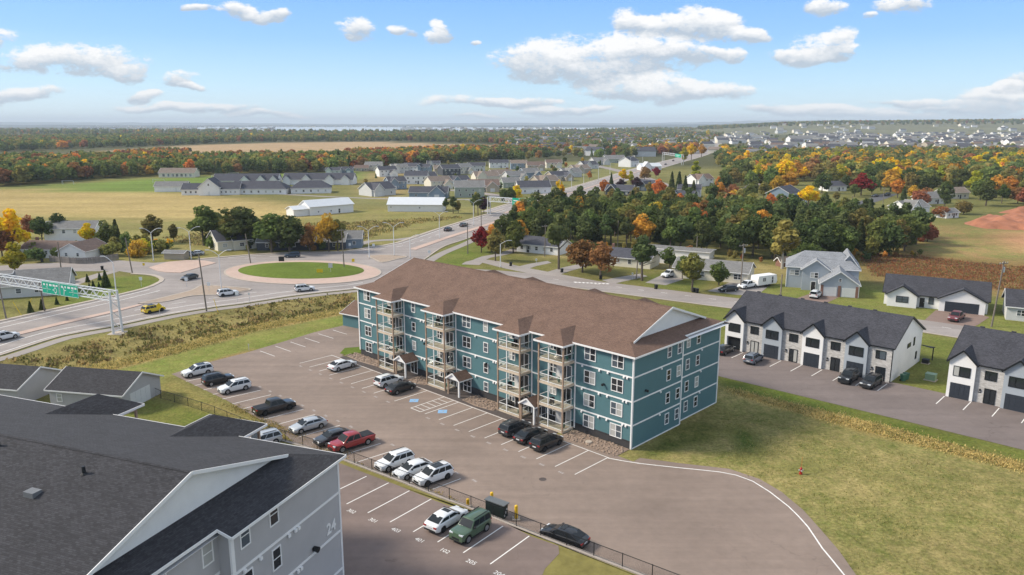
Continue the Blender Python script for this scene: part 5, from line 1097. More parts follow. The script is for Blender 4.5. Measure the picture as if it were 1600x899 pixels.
car('sedan', 'maroon', 'dark red car on the lawn by the white garage', at(1383, 334), 180, group='cars at the houses'); car('suv', 'black', 'black car on the dark side street', at(1386, 306), 215, group='cars at the houses'); car('sedan', 'charcoal', 'grey car at the kerb of the dark side street', at(1367, 308), 215, group='cars at the houses')
for i, (x, y, c) in enumerate(((700, 361, 'black'), (724, 354, 'charcoal'), (1052, 252, 'black'), (1040, 258, 'charcoal'), (1072, 246, 'silver'))):
    car('sedan', c, ['black car on the highway beyond the roundabout', 'grey car ahead of the black car beyond the roundabout', 'black car near the far crossing', 'grey car near the far crossing', 'silver car far up the highway'][i], at(x, y), rdir((x, y), (x + 40, y - 14)), group='cars on the road')
def trailer():
    p = at(1193, 447); root = thing('camper_trailer', 'white camper trailer parked beside the beige bungalow', 'trailer', (p.x, p.y, 0), math.radians(30)); b = MB(); prof = [(-3.2, 0.6), (3.0, 0.6), (3.3, 1.2), (3.0, 2.8), (-3.1, 2.85), (-3.3, 1.8)]
    n = len(prof)
    for y in (-1.2, 1.2): b.v += [(x, y, z) for x, z in prof]
    b.f += [tuple(range(n)), tuple(range(2 * n - 1, n - 1, -1))]; b.m += [0, 0]
    for i in range(n): j = (i + 1) % n; b.f.append((i, n + i, n + j, j)[::-1]); b.m.append(0)
    b.build('body', 'white_trim', root); window(root, -1.2, -1.2, 1.5, 0.9, 0.8, 0, 'single', 'black_trim'); window(root, 1.6, -1.2, 0.75, 0.7, 1.8, 0, 'single', 'white_trim', name='door')
    for x in (-0.5, 0.5): w = MB(); w.cyl((x, -1.22, 0.33), (x, -1.0, 0.33), 0.33, n=14); w.build('wheel', 'tyre', root)
    h = MB(); h.bar((3.2, 0, 0.55), (4.4, 0, 0.5), 0.12, 0.12); h.build('hitch', 'black_trim', root)
trailer()
# ------------------------------------------------------------------ fence along the wall
mat('fence_black', (0.012, 0.013, 0.015), 0.55, 0.1, 2.0)
def fence():
    root = thing('chain_link_fence', 'black chain-link fence between the parking lots', 'fence')
    west = [at(*p) for p in ((236, 616), (251, 623), (275, 629.5), (310, 640), (335.5, 649), (372, 664), (398, 674))]
    for P, zf in ((resample(west, 3), 0.0), (wline, UPZ + 0.06)):
        P = [Vector((q.x, q.y, 0)) for q in P]; L = length(P); n = int(L / 2.9); H = 1.25; pm = MB(); pm.cyl((0, 0, -0.05), (0, 0, H + 0.06), 0.04, n=6); PMm = pm.mesh('post', 'fence_black'); pts = []
        for i in range(n + 1):
            c = clip_line(P, i * L / n - 0.001 if i else 0, i * L / n + 0.002 if i < n else L) or [P[-1]]; q = c[0]; pts.append(Vector((q.x, q.y, zf))); obj('post', PMm, root, (q.x, q.y, zf))
        for a, b in zip(pts, pts[1:]):
            r = MB(); r.bar(a + Vector((0, 0, H)), b + Vector((0, 0, H)), 0.045, 0.045).bar(a + Vector((0, 0, 0.08)), b + Vector((0, 0, 0.08)), 0.02, 0.02); r.build('rail', 'fence_black', root, uv=False)
            m = MB(); d = b - a; Ls = d.length; d.normalize(); s = 0.13; k = int(Ls / s); nrm = Vector((-d.y, d.x, 0)); w = 0.006
            for i in range(-int(H / s), k + 1):
                for sg in (1, -1):
                    x0_, x1_ = i * s, i * s + H
                    z0_, z1_ = (0.05, H) if sg > 0 else (H, 0.05)
                    if x0_ < 0: z0_ += (z1_ - z0_) * (-x0_ / H); x0_ = 0
                    if x1_ > Ls: z1_ = z0_ + (z1_ - z0_) * ((Ls - x0_) / (x1_ - x0_)) if x1_ > x0_ else z1_; x1_ = Ls
                    if x1_ - x0_ < 0.05: continue
                    p0 = a + d * x0_ + Vector((0, 0, z0_)); p1 = a + d * x1_ + Vector((0, 0, z1_)); u_ = Vector((0, 0, w)); m.face([p0 - u_, p1 - u_, p1 + u_, p0 + u_])
            m.build('wire_mesh', 'fence_black', root, uv=False)
fence()
# yellow bollards, mailbox cabinet, manhole, hydrant
for i, (x, y, z, h) in enumerate(((731, 784, UPZ, 0.95), (768.5, 788, 0.03, 1.3), (806.5, 812, 0.03, 1.5))):
    p = at(x, y, z if i else 0.7); root = thing('bollard', ['short yellow bollard behind the fence near the dark cabinet', 'yellow bollard just beyond the dark cabinet', 'yellow bollard on a concrete foot nearest the black car along the wall'][i], 'bollard', (p.x, p.y, 0.03 if i else 0.03), 0, 'yellow bollards by the wall')
    b = MB(); b.cyl((0, 0, 0), (0, 0, h), 0.17, n=14).cyl((0, 0, h), (0, 0, h + 0.07), 0.17, 0.09, n=14); b.build('post', 'yellow_paint', root, smooth=40)
    b = MB(); b.box(-0.4, -0.4, 0, 0.4, 0.4, 0.12 if i < 2 else 0.16); b.build('base', 'concrete', root)
def mailbox():
    p = at(776, 806, 0.05); root = thing('mail_cabinet', 'dark green group mail cabinet standing behind the fence by the bollards', 'mailbox', (p.x, p.y, 0.03), math.radians(-36)); b = MB(); b.box(-1.15, -0.35, 0.25, 1.15, 0.35, 1.55); b.build('cabinet', 'mail_dark', root); b = MB(); b.prism([(-1.25, -0.45), (1.25, -0.45), (1.25, 0.5), (-1.25, 0.5)], 1.56, 1.66); b.build('lid', 'mail_lid', root)
    for x in (-0.9, 0.9): l = MB(); l.box(x - 0.1, -0.2, 0, x + 0.1, 0.2, 0.25); l.build('leg', 'mail_dark', root)
    for i in range(3):
        for j in range(4): d = MB(); d.box(1.15, -0.28 + i * 0.19, 0.35 + j * 0.29, 1.17, -0.12 + i * 0.19, 0.58 + j * 0.29); d.build('mail_door', 'galvanised' if (i * 4 + j) % 5 == 0 else 'mail_dark', root)
mat('mail_dark', (0.012, 0.022, 0.02), 0.5, 0.1, 2.0); mat('mail_lid', (0.12, 0.13, 0.135), 0.35, 0.1, 2.0); mailbox()
p = at(848, 749.5); b = MB(); b.cyl((0, 0, 0.0), (0, 0, 0.012), 0.42, n=20); tag(b.build('manhole_cover', 'walk_asphalt', None, (p.x, p.y, 0.032)), 'dark round manhole cover in the main parking lot', 'manhole cover')
def hydrant():
    p = at(1251, 741); root = thing('fire_hydrant', 'red fire hydrant standing in the dry lawn', 'hydrant', (p.x, p.y, 0)); b = MB(); b.cyl((0, 0, 0), (0, 0, 0.12), 0.2, 0.2, 10).cyl((0, 0, 0.1), (0, 0, 0.68), 0.14, 0.13, 10).cyl((0, 0, 0.68), (0, 0, 0.84), 0.17, 0.06, 10); b.build('barrel', 'hydrant_red', root); b = MB(); b.cyl((-0.26, 0, 0.5), (0.26, 0, 0.5), 0.07, n=8).cyl((0, -0.27, 0.46), (0, 0, 0.46), 0.08, n=8); b.build('outlet', 'galvanised', root); f = MB(); f.cyl((0.4, 0.9, 0), (0.4, 0.9, 1.7), 0.02, n=5); f.build('marker_rod', 'stake_orange', root)
mat('hydrant_red', (0.38, 0.03, 0.02), 0.45, 0.1, 2.0); mat('stake_orange', (0.6, 0.22, 0.05), 0.5, 0.1, 2.0); hydrant()
# ------------------------------------------------------------------ gantry with direction signs
mat('sign_green', (0.0, 0.36, 0.23), 0.45, 0.05, 1.0); mat('sign_white', (0.72, 0.74, 0.73), 0.5, 0.03, 1.0); mat('sign_yellow', (0.75, 0.52, 0.02), 0.5, 0.05, 1.0)
def truss(m, a, b, zt, zbm, wdt, n):
    a, b = Vector(a), Vector(b); d = (b - a).normalized(); s = Vector((-d.y, d.x, 0)) * (wdt / 2)
    for q in (s, -s):
        m.bar(a + q + Vector((0, 0, zt)), b + q + Vector((0, 0, zt)), 0.16).bar(a + q + Vector((0, 0, zbm)), b + q + Vector((0, 0, zbm)), 0.16)
        for i in range(n):
            p = a.lerp(b, i / n); r = a.lerp(b, (i + 1) / n); zz = (zbm, zt) if i % 2 == 0 else (zt, zbm); m.bar(p + q + Vector((0, 0, zz[0])), r + q + Vector((0, 0, zz[1])), 0.09)
    for i in range(n + 1):
        p = a.lerp(b, i / n)
        for z in (zt, zbm): m.bar(p + s + Vector((0, 0, z)), p - s + Vector((0, 0, z)), 0.08)
def gantry():
    A = Vector((-74.76, 139.4, 0)); ang = math.atan2(at(220, 498).y - at(100, 523).y, at(220, 498).x - at(100, 523).x)
    # spans the carriageways at right angles to the road
    B = at(-40, 480); B = Vector((B.x, B.y, 0)); d = (A - B).normalized(); root = thing('sign_gantry', 'white steel truss gantry over the highway with two green direction signs', 'sign gantry')
    m = MB(); truss(m, B, A, 8.05, 6.45, 1.5, 30); m.build('truss', 'white_metal', root, uv=False); s = Vector((-d.y, d.x, 0))
    for P in (A, B):
        l = MB()
        for q in (0.95, -0.95): l.cyl(P + s * q, P + s * q * 0.8 + Vector((0, 0, 8.2)), 0.24, 0.2, 10)
        for z0_, z1_ in ((0.5, 2.6), (2.6, 4.6), (4.6, 6.6)): l.bar(P + s * 0.95 + Vector((0, 0, z0_)), P - s * 0.95 + Vector((0, 0, z1_)), 0.12)
        l.bar(P + s * 0.95 + Vector((0, 0, 0.5)), P - s * 0.95 + Vector((0, 0, 0.5)), 0.14); l.build('leg', 'white_metal', root, uv=False); f = MB(); c = P
        f.box(c.x - 1.4, c.y - 1.4, -0.1, c.x + 1.4, c.y + 1.4, 0.06); f.build('footing', 'concrete', root)
    rot = math.atan2(d.y, d.x); k7 = 7.25
    u_ = lambda px: ((at(px, 470, 7.0) - A).to_2d())
    for i, (pa, pb) in enumerate(((500 / k7, 694 / k7), (696 / k7, 905 / k7))):
        # distance along the truss where the sight lines cross its near side
        def along(px):
            r = at(px, 470, 0); r = Vector((r.x, r.y)).normalized(); # ray x = t r ; B2 + d2*l
            o_ = Vector((B.x, B.y)) - Vector((s.x, s.y)) * 0.9; dd = Vector((d.x, d.y)); det = r.x * (-dd.y) + dd.x * r.y; t = (o_.x * (-dd.y) + dd.x * o_.y) / det; return (r * t - o_).dot(dd)
        l0, l1 = along(pa), along(pb); w = l1 - l0; c = B + d * ((l0 + l1) / 2) - s * 0.95; hgt = 2.5; z0_ = 6.0; sg = MB(); sg.box(-w / 2 + 0.06, -0.06, 0, w / 2 - 0.06, 0.0, hgt); so_ = sg.build('direction_sign', 'sign_green', root, (c.x, c.y, z0_), rot)
        e = MB(); bw = w / 2 - 0.1
        e.box(-bw, -0.075, 0.05, bw, -0.062, 0.12).box(-bw, -0.075, hgt - 0.12, bw, -0.062, hgt - 0.05).box(-bw, -0.075, 0.12, -bw + 0.07, -0.062, hgt - 0.12).box(bw - 0.07, -0.075, 0.12, bw, -0.062, hgt - 0.12); e.build('border', 'sign_white', so_)
        t = MB(); y0_, y1_ = -0.076, -0.062
        for xx, ww in ((-0.34, 0.10), (-0.17, 0.07), (0.02, 0.14), (0.21, 0.12), (0.37, 0.1)): t.box(xx * w - ww * w / 2, y0_, hgt * 0.66, xx * w + ww * w / 2, y1_, hgt * 0.82)
        sx = 1 if i == 0 else -1
        for j in range(9): t.box(sx * (-0.42 + j * 0.05) * w - 0.07 * sx * 0, y0_, hgt * 0.36, sx * (-0.42 + j * 0.05) * w + 0.11, y1_, hgt * 0.36 + (0.2 if j in (0, 5) else 0.15))
        for zz, ww in ((0.52, 0.12), (0.2, 0.05)): t.box(sx * -0.2 * w - ww * w / 2, y0_, hgt * zz, sx * -0.2 * w + ww * w / 2, y1_, hgt * zz + 0.1)
        t.build('lettering', 'sign_white', so_); r = MB(); cx = sx * 0.27 * w; cz = hgt * 0.36; r0 = 0.36; th0 = 0.13
        if i == 0:
            for q in range(18):
                a0, a1 = q * math.pi / 9, (q + 1) * math.pi / 9
                if q in (4,): continue
                r.face([(cx + math.cos(a0) * r0, -0.077, cz + math.sin(a0) * r0), (cx + math.cos(a1) * r0, -0.077, cz + math.sin(a1) * r0), (cx + math.cos(a1) * (r0 + th0), -0.077, cz + math.sin(a1) * (r0 + th0)), (cx + math.cos(a0) * (r0 + th0), -0.077, cz + math.sin(a0) * (r0 + th0))])
            r.bar((cx, -0.07, cz + 0.45), (cx + 0.05, -0.07, cz + 0.95), 0.02, 0.14).bar((cx - 0.45, -0.07, cz), (cx - 0.85, -0.07, cz + 0.05), 0.02, 0.14).bar((cx, -0.07, cz - 0.45), (cx + 0.1, -0.07, cz - 0.85), 0.02, 0.14)
        else:
            r.bar((cx - 0.2, -0.07, cz + 1.0), (cx + 0.15, -0.07, cz + 0.3), 0.02, 0.16).bar((cx + 0.15, -0.07, cz + 0.3), (cx - 0.1, -0.07, cz - 0.6), 0.02, 0.16).bar((cx + 0.15, -0.07, cz + 0.3), (cx + 0.7, -0.07, cz + 0.3), 0.02, 0.14)
        r.build('roundabout_arrow', 'sign_white', so_)
gantry()
def far_gantry(pa, pb, label, sign_px, h=7.6, yellow=False):
    A = at(*pa); B = at(*pb); A.z = B.z = 0; d = (B - A).normalized(); s = Vector((-d.y, d.x, 0)); root = thing('sign_gantry', label, 'sign gantry'); m = MB(); truss(m, A, B, h, h - 1.9, 1.4, 16); m.build('truss', 'white_metal', root, uv=False)
    for P in (A, B):
        l = MB()
        for q in (0.9, -0.9): l.cyl(P + s * q, P + s * q + Vector((0, 0, h)), 0.22, 0.2, 8)
        l.build('leg', 'white_metal', root, uv=False)
    L = (B - A).length
    for f0, f1 in sign_px:
        c = A + d * L * (f0 + f1) / 2 - s * 0.85; w = L * (f1 - f0); b = MB(); b.box(-w / 2 + 0.1, -0.05, 0, w / 2 - 0.1, 0, 3.2); sg = b.build('direction_sign', 'sign_green', root, (c.x, c.y, h - 2.9), math.atan2(d.y, d.x)); t = MB(); t.box(-w * 0.3, -0.07, 1.9, w * 0.3, -0.055, 2.3).box(-w * 0.3, -0.07, 0.9, w * 0.1, -0.055, 1.2); t.build('lettering', 'sign_white', sg)
far_gantry((764, 335), (826, 340), 'white truss gantry with green signs over the highway beyond the roundabout', ((0.62, 0.79), (0.8, 0.98)))
far_gantry((1036, 253), (1066, 258), 'far white truss gantry with a green sign near the distant crossing', ((0.68, 0.96),), 9.5)
# ------------------------------------------------------------------ lamp posts, utility poles, wires, signs, bins
def lamp_post(px, py, label, h=10.5, arms=2, rot=0.0):
    p = at(px, py); root = thing('street_lamp', label, 'street lamp', (p.x, p.y, 0), rot, 'white street lamps'); m = MB(); m.cyl((0, 0, 0), (0, 0, h * 0.86), 0.14, 0.09, 8); m.build('pole', 'white_metal', root, uv=False); f = MB(); f.cyl((0, 0, 0), (0, 0, 0.25), 0.28, 0.25, 8); f.build('base', 'concrete', root, uv=False)
    for s in ((1, -1) if arms == 2 else (1,)):
        a = MB(); pts = [Vector((s * 2.4 * t, 0, h * 0.86 + (h * 0.14) * math.sin(t * math.pi / 2))) for t in np.linspace(0, 1, 7)]
        for q, r in zip(pts, pts[1:]): a.cyl(q, r, 0.06, 0.055, 6)
        ao = a.build('arm', 'white_metal', root, uv=False); hd = MB(); hd.box(s * 2.3 - 0.1 if s > 0 else s * 3.1, -0.16, h - 0.08, s * 3.1 if s > 0 else s * 2.3 + 0.1, 0.16, h + 0.07); hd.build('lamp_head', 'galvanised', ao, uv=False)
lamp_post(183, 470, 'single-arm street lamp behind the sign gantry leg', 10.0, 1, 2.9); lamp_post(346, 452, 'double-arm street lamp on the near splitter island', 9.5); lamp_post(240, 408, 'double-arm street lamp by the left leg of the roundabout', 9.5)
lamp_post(299, 406, 'double-arm street lamp beside the pale shed', 9.5, 2, 0.5); lamp_post(577, 404, 'double-arm street lamp at the far splitter island', 9.5); lamp_post(616, 400, 'double-arm street lamp just right of the far splitter island', 10); lamp_post(687, 374, 'double-arm street lamp beside the highway beyond the roundabout', 9.5)
lamp_post(782, 418, 'single-arm street lamp by the lane behind the brown roof', 7.5, 1); lamp_post(641, 404, 'single-arm lamp at the corner of the far splitter', 7.0, 1)
for i, (x, y) in enumerate(((740, 353), (875, 302), (912, 287), (935, 281), (953, 273), (985, 262), (1004, 256), (893, 296))): lamp_post(x, y, ('first', 'second', 'third', 'fourth', 'fifth', 'sixth', 'seventh', 'eighth')[(0, 1, 3, 4, 5, 6, 7, 2)[i]] + ' street lamp along the highway counted from the roundabout', 10, 2)
POLES = {}
def utility_pole(key, px, py, h, label, arm=True, lean=0.0, box=False):
    p = at(px, py); root = thing('utility_pole', label, 'utility pole', (p.x, p.y, 0), 0.4, 'wooden utility poles'); m = MB(); m.cyl((0, 0, -0.2), (lean, 0, h), 0.17, 0.12, 8); m.build('pole', 'pole_wood', root, uv=False); POLES[key] = p + Vector((lean, 0, h - 0.3))
    if arm: a = MB(); a.bar((lean - 1.2, 0, h - 0.5), (lean + 1.2, 0, h - 0.5), 0.12, 0.14); ao = a.build('crossarm', 'pole_wood', root, uv=False); i_ = MB(); [i_.cyl((lean + x, 0, h - 0.43), (lean + x, 0, h - 0.2), 0.05, n=6) for x in (-1.1, -0.4, 0.4, 1.1)]; i_.build('insulators', 'galvanised', ao, uv=False)
    if box: b = MB(); b.cyl((lean * 0.8 + 0.35, 0, h - 2.2), (lean * 0.8 + 0.35, 0, h - 1.2), 0.25, n=10); b.build('transformer', 'galvanised', root, uv=False)
utility_pole('a', 323, 487, 12.5, 'bare utility pole beside the highway in front of the roundabout', False, -0.6); utility_pole('b', 207, 427, 9.5, 'utility pole at the tip of the left grass island', False, -0.8); utility_pole('c', 392, 412, 8.5, 'leaning utility pole behind the roundabout lawn', False, -0.9)
utility_pole('d', 538, 420, 11, 'utility pole with crossarm at the right of the roundabout lawn', True, -0.3); utility_pole('e', 851, 401, 9.5, 'utility pole with crossarm beside the white bungalow', True, 0.2); utility_pole('f', 994, 437, 11, 'utility pole with lamp arm between the street trees', True, 0.5, True)
utility_pole('g', 1157, 452, 11, 'utility pole with transformer beside the camper trailer', True, 0.1, True); utility_pole('h', 1549, 511, 13, 'tall utility pole with transformer right of the black-roofed house', True, 1.1, True); utility_pole('i', 1219, 470, 6, 'short pole with meter box on the lawn of the blue grey house', False)
utility_pole('j', 731, 397, 9.5, 'utility pole on the grass between highway and street', True); utility_pole('k', 752, 362, 9, 'thin utility pole on the highway median side', False); utility_pole('l', 10, 499, 7, 'wooden pole on the left verge under the gantry', False, -0.4); utility_pole('m', 70, 487, 7, 'wooden pole on the left verge behind the green signs', False, -0.3); utility_pole('n', 1088, 401, 6, 'pair-post pole at the wood edge behind the beige bungalow', False)
utility_pole('o', 96, 424, 8, 'utility pole in front of the brown roofed bungalow', False); utility_pole('q', 965, 386, 8.5, 'grey utility pole at the wood edge behind the second bungalow', False); utility_pole('r', 1379, 323, 9, 'utility pole beside the dark side street', True); utility_pole('s', 1330, 333, 7.5, 'pale pole at the corner of the dark side street', False)
def wire(a, b, label, sag=1.0, dz=0.0):
    A, B = POLES[a] + Vector((0, 0, dz)), POLES[b] + Vector((0, 0, dz)); m = MB(); pts = [A.lerp(B, t) - Vector((0, 0, sag * 4 * t * (1 - t))) for t in np.linspace(0, 1, 13)]
    for q, r in zip(pts, pts[1:]): m.cyl(q, r, 0.014, n=4, caps=False)
    tag(m.build('overhead_wire', 'black_plastic', uv=False), label, 'wire', 'overhead wires')
wire('b', 'c', 'overhead wire from the left island pole to the leaning pole'); wire('c', 'd', 'overhead wire across the roundabout lawn'); wire('e', 'f', 'overhead wire above the bungalow gardens'); wire('f', 'g', 'overhead wire from the street trees to the camper trailer pole'); wire('j', 'e', 'overhead wire from the grass triangle to the bungalow'); wire('d', 'j', 'overhead wire from the roundabout to the grass triangle'); wire('g', 'h', 'overhead wire behind the townhouse roofs', 2.0); wire('o', 'b', 'overhead wire in front of the brown roofed bungalow'); wire('b', 'a', 'overhead wire over the highway before the roundabout', 1.2, -0.5)
def road_sign(px, py, label, m='sign_white', h=2.4, w=0.75, shape='box', rot=0.0):
    p = at(px, py); root = thing('road_sign', label, 'road sign', (p.x, p.y, 0), rot, 'road signs'); b = MB(); b.cyl((0, 0, 0), (0, 0, h), 0.045, n=6); b.build('post', 'galvanised', root, uv=False); s = MB()
    if shape == 'box': s.box(-w / 2, -0.06, h - w * 1.1, w / 2, -0.03, h)
    else: s.bar((0, -0.05, h - w * 1.4), (0, -0.05, h), w * 0.7, 0.03); s.v = [(x, -0.06 if y < -0.05 else -0.03, z) for x, y, z in s.v]; s = MB(); s.face([(-w * 0.7, -0.06, h - w * 0.7), (0, -0.06, h - w * 1.4), (w * 0.7, -0.06, h - w * 0.7), (0, -0.06, h)]); s.face([(-w * 0.7, -0.04, h - w * 0.7), (0, -0.04, h - w * 1.4), (w * 0.7, -0.04, h - w * 0.7), (0, -0.04, h)][::-1])
    s.build('sign_plate', m, root, uv=False)
road_sign(250, 493, 'yellow diamond warning sign behind the yellow SUV', 'sign_yellow', 2.7, 0.95, 'diamond'); road_sign(327, 457, 'white sign on the tip of the near splitter island'); road_sign(371, 472, 'white sign on the kerb beside the near crossing'); road_sign(500, 430, 'yellow marker board on the roundabout lawn', 'sign_yellow', 1.6, 1.6); road_sign(517, 429, 'pale grey panel sign on the roundabout lawn', 'galvanised', 3.0, 1.1)
road_sign(440, 409, 'dark chevron board at the back of the roundabout lawn', 'trim_plastic', 1.5, 1.6); road_sign(221, 448, 'white sign at the left grass island tip'); road_sign(547, 392, 'white sign where the highway leaves the roundabout'); road_sign(584, 393, 'white sign across from the far splitter'); road_sign(671, 404, 'white sign by the footpath right of the highway'); road_sign(552, 411, 'small yellow board on the apron edge', 'sign_yellow', 1.2, 0.8); road_sign(292, 449, 'white keep-right sign beside the dark car'); road_sign(225, 418, 'yellow marker on the pink splitter', 'sign_yellow', 1.2, 0.6)
road_sign(390, 473, 'thin white marker post beside the highway footway', h=2.2, w=0.4); road_sign(389, 548, 'white stake at the lot edge', h=1.2, w=0.2); road_sign(838, 413, 'small white sign on the bungalow lawn', h=1.6, w=0.5); road_sign(988, 437, 'small white sign beside the street drive', h=1.8, w=0.4)
def guy(px, py, dx, label): p = at(px, py); m = MB(); m.cyl((p.x, p.y, 0), (p.x + dx, p.y, 3.0), 0.06, n=5); tag(m.build('guy_marker', 'sign_yellow', uv=False), label, 'guy marker')
guy(34, 494, -1.4, 'yellow guy wire cover leaning left under the gantry'); guy(44.5, 488, 1.0, 'yellow guy wire cover leaning right under the gantry'); guy(341, 489, -0.7, 'yellow guy wire cover beside the footway')
def bin_(px, py, label, m='black_plastic', n=1):
    p = at(px, py); root = thing('wheeled_bin', label, 'bin', (p.x, p.y, 0), 0.3, 'wheeled bins'); b = MB(); b.v = [(-0.26, -0.26, 0.05), (0.26, -0.26, 0.05), (0.26, 0.26, 0.05), (-0.26, 0.26, 0.05), (-0.32, -0.34, 1.0), (0.32, -0.34, 1.0), (0.32, 0.34, 1.0), (-0.32, 0.34, 1.0)]; b.f = [(0, 3, 2, 1), (4, 5, 6, 7), (0, 1, 5, 4), (1, 2, 6, 5), (2, 3, 7, 6), (3, 0, 4, 7)]; b.m = [0] * 6; b.build('body', m, root); l = MB(); l.box(-0.35, -0.38, 1.0, 0.35, 0.38, 1.08); l.build('lid', m, root); w = MB(); w.cyl((-0.34, 0.26, 0.12), (0.34, 0.26, 0.12), 0.12, n=8); w.build('wheels', 'tyre', root)
for i, (x, y, l) in enumerate(((798, 416, 'black bin by the lane under the street lamp'), (878, 426, 'black bin at the second drive of the street'), (938.5, 437, 'black bin at the third drive of the street'), (1025, 452, 'black bin at the gravel drive by the white pickup'), (1084, 457, 'left one of two black bins by the street'), (1089, 458, 'right one of two black bins by the street'), (160, 422, 'black bin on the drive of the left lawn'), (66, 410, 'dark bin in front of the brown roofed bungalow'), (140, 409, 'dark bin against the grey board fence'))): bin_(x, y, l)
for u, v, l in ((1.2, 2.4, 'green bin at the end wall of the townhouse row, nearest the lot'), (1.3, 3.5, 'green bin at the end wall of the townhouse row, second from the lot')): p = th(u, v); o_ = None; px_ = None; bin_(800 + PH_F * p.x / (p.y * math.cos(PITCH) + CAM_H * math.sin(PITCH)), PH_CY - PH_F * (p.y * math.sin(PITCH) - CAM_H * math.cos(PITCH)) / (p.y * math.cos(PITCH) + CAM_H * math.sin(PITCH)), l, 'green_plastic')
def kiosk(px, py, label, m, s=1.0): p = at(px, py); root = thing('transformer_box', label, 'utility box', (p.x, p.y, 0), THA); b = MB(); b.box(-0.7 * s, -0.6 * s, 0.1, 0.7 * s, 0.6 * s, 1.0 * s); b.build('cabinet', m, root); b = MB(); b.box(-0.85 * s, -0.75 * s, -0.05, 0.85 * s, 0.75 * s, 0.1); b.build('pad', 'concrete', root); b = MB(); b.box(-0.74 * s, -0.64 * s, 1.0 * s, 0.74 * s, 0.64 * s, 1.07 * s); b.build('lid', m, root)
mat('box_green', (0.20, 0.29, 0.19), 0.5, 0.08, 1.0); kiosk(1454, 594, 'pale green transformer box on the lawn between the townhouse rows', 'box_green'); kiosk(1446, 568, 'dark air conditioner behind the townhouse row end', 'trim_plastic', 0.7)
# ------------------------------------------------------------------ houses
def street_ang(a, b): p = at(*a); q = at(*b); return math.atan2(q.y - p.y, q.x - p.x)
def house(label, px, py, ang, boxes, wall, roof, trim='white_trim', cat='house', name='house', win=(), doors=(), gdoors=(), chimney=None, group=None, winm='white_trim'):
    p = at(px, py); root = thing(name, label, cat, (p.x, p.y, 0), ang, group)
    for b in boxes: house_box(root, dict(b), wall, roof, trim)
    for x, y, z, w, h, r in win: window(root, x, y, z, w, h, r, 'twin' if w > 1.3 else 'single', winm)
    for x, y, r, m in doors: door(root, x, y, 0.1, 0.95, 2.05, r, m)
    for x, y, r, w, m in gdoors: garage_door(root, x, y, 0.05, w, 2.15, r, m)
    if chimney: x, y, z0, z1 = chimney; c = MB(); c.box(x - 0.35, y - 0.35, z0, x + 0.35, y + 0.35, z1); c.build('chimney', 'chimney_brick', root)
    return root
mat('chimney_brick', (0.22, 0.12, 0.09), 0.9, 0.2, 2.0)
def B(x0, x1, y0, y1, h, r, ax='x', **k): return dict(x0=x0, x1=x1, y0=y0, y1=y1, h=h, r=r, ax=ax, **k)
def row_win(x0, x1, n, y, z, w=1.1, h=1.25, r=0): return [(x0 + (x1 - x0) * (i + 0.5) / n, y, z, w, h, r) for i in range(n)]
SA = street_ang((1155, 478), (1300, 494)); E_ = math.pi / 2
house('blue grey house with pale grey roof, brown-framed white garage doors', 1290, 454, SA + 0.15, [B(-9, 7, 1, 12, 5.3, 8.3, hip=0.7), B(-1.5, 6.6, -6.5, 1.2, 3.1, 5.9, 'y'), B(-5.5, 0.5, -1.2, 1.2, 5.2, 7.4, 'y'), B(2.5, 7.2, 4, 13.5, 5.25, 8.25, 'y')], 'blue_siding', 'grey_shingle', win=[(-7.2, 1, 3.0, 2.2, 1.4, 0), (-2.8, -1.2, 3.0, 1.8, 1.4, 0), (2.6, -6.5, 3.5, 0.7, 0.8, 0), (6.6, -3, 0.9, 0.9, 1.3, E_), (7.2, 7, 3.2, 0.9, 1.4, E_), (7.2, 11, 3.2, 0.9, 1.4, E_)], doors=[(-2.9, -1.2, 0, 'door_dark'), (6.6, -0.6, E_, 'door_white')], gdoors=[(0.55, -6.53, 0, 3.0, 'door_white'), (4.55, -6.53, 0, 3.0, 'door_white')])
hb = bpy.data.objects[[o.name for o in bpy.data.objects if o.get('label', '').startswith('blue grey house with pale')][0]]
for x in (-1.15, 2.55, 6.25): f_ = MB(); f_.box(x - 0.3, -6.62, 0.05, x + 0.3, -6.5, 2.6); f_.build('garage_pillar', 'chimney_brick', hb)
for x, y in ((-9, 1), (7.2, 13.5), (6.6, -6.5), (-1.5, -6.5)): f_ = MB(); f_.box(x - 0.09, y - 0.09, 0.1, x + 0.09, y + 0.09, 5.1 if y > 0 else 2.95); f_.build('corner_trim', 'white_trim', hb)
house('white bungalow with black roof, black double garage door and front gables', 1461, 483, SA - 0.02, [B(-10, 9.5, 0, 10, 2.9, 5.9), B(-9.3, -3.6, -1.6, 0.2, 2.85, 4.7, 'y'), B(0.6, 9.0, -1.4, 0.2, 2.88, 5.1, 'y')], 'white_siding', 'slate_shingle', 'black_trim', win=[(-6.4, -1.6, 1.0, 2.4, 1.4, 0), (-0.9, 0, 0.9, 1.0, 1.5, 0), (9.5, 3, 1.1, 0.8, 1.1, E_), (9.5, 7, 1.1, 0.8, 1.1, E_)], doors=[(-2.6, 0, 0, 'door_dark')], gdoors=[(4.8, -1.4, 0, 6.2, 'garage_charcoal')], winm='black_trim')
house('white-cornered grey house cut by the right picture edge', 1622, 505, SA, [B(-5.5, 9, 0, 9, 3.0, 5.6)], 'pale_grey_siding', 'slate_shingle', win=[(-3, 0, 1, 1.6, 1.3, 0)])
house('beige bungalow with grey roof behind the street trees and camper', 1132, 441, SA + 0.02, [B(-13, 5.5, 0, 9, 2.8, 4.7)], 'cream_siding', 'far_grey_shingle', win=[(0.2, 0, 0.9, 1.2, 1.4, 0), (3.2, 0, 0.9, 2.2, 1.4, 0), (-6, 0, 0.9, 1.8, 1.3, 0), (5.5, 4, 1.6, 1.2, 1.2, E_)], doors=[(-1.8, 0, 0, 'door_white')])
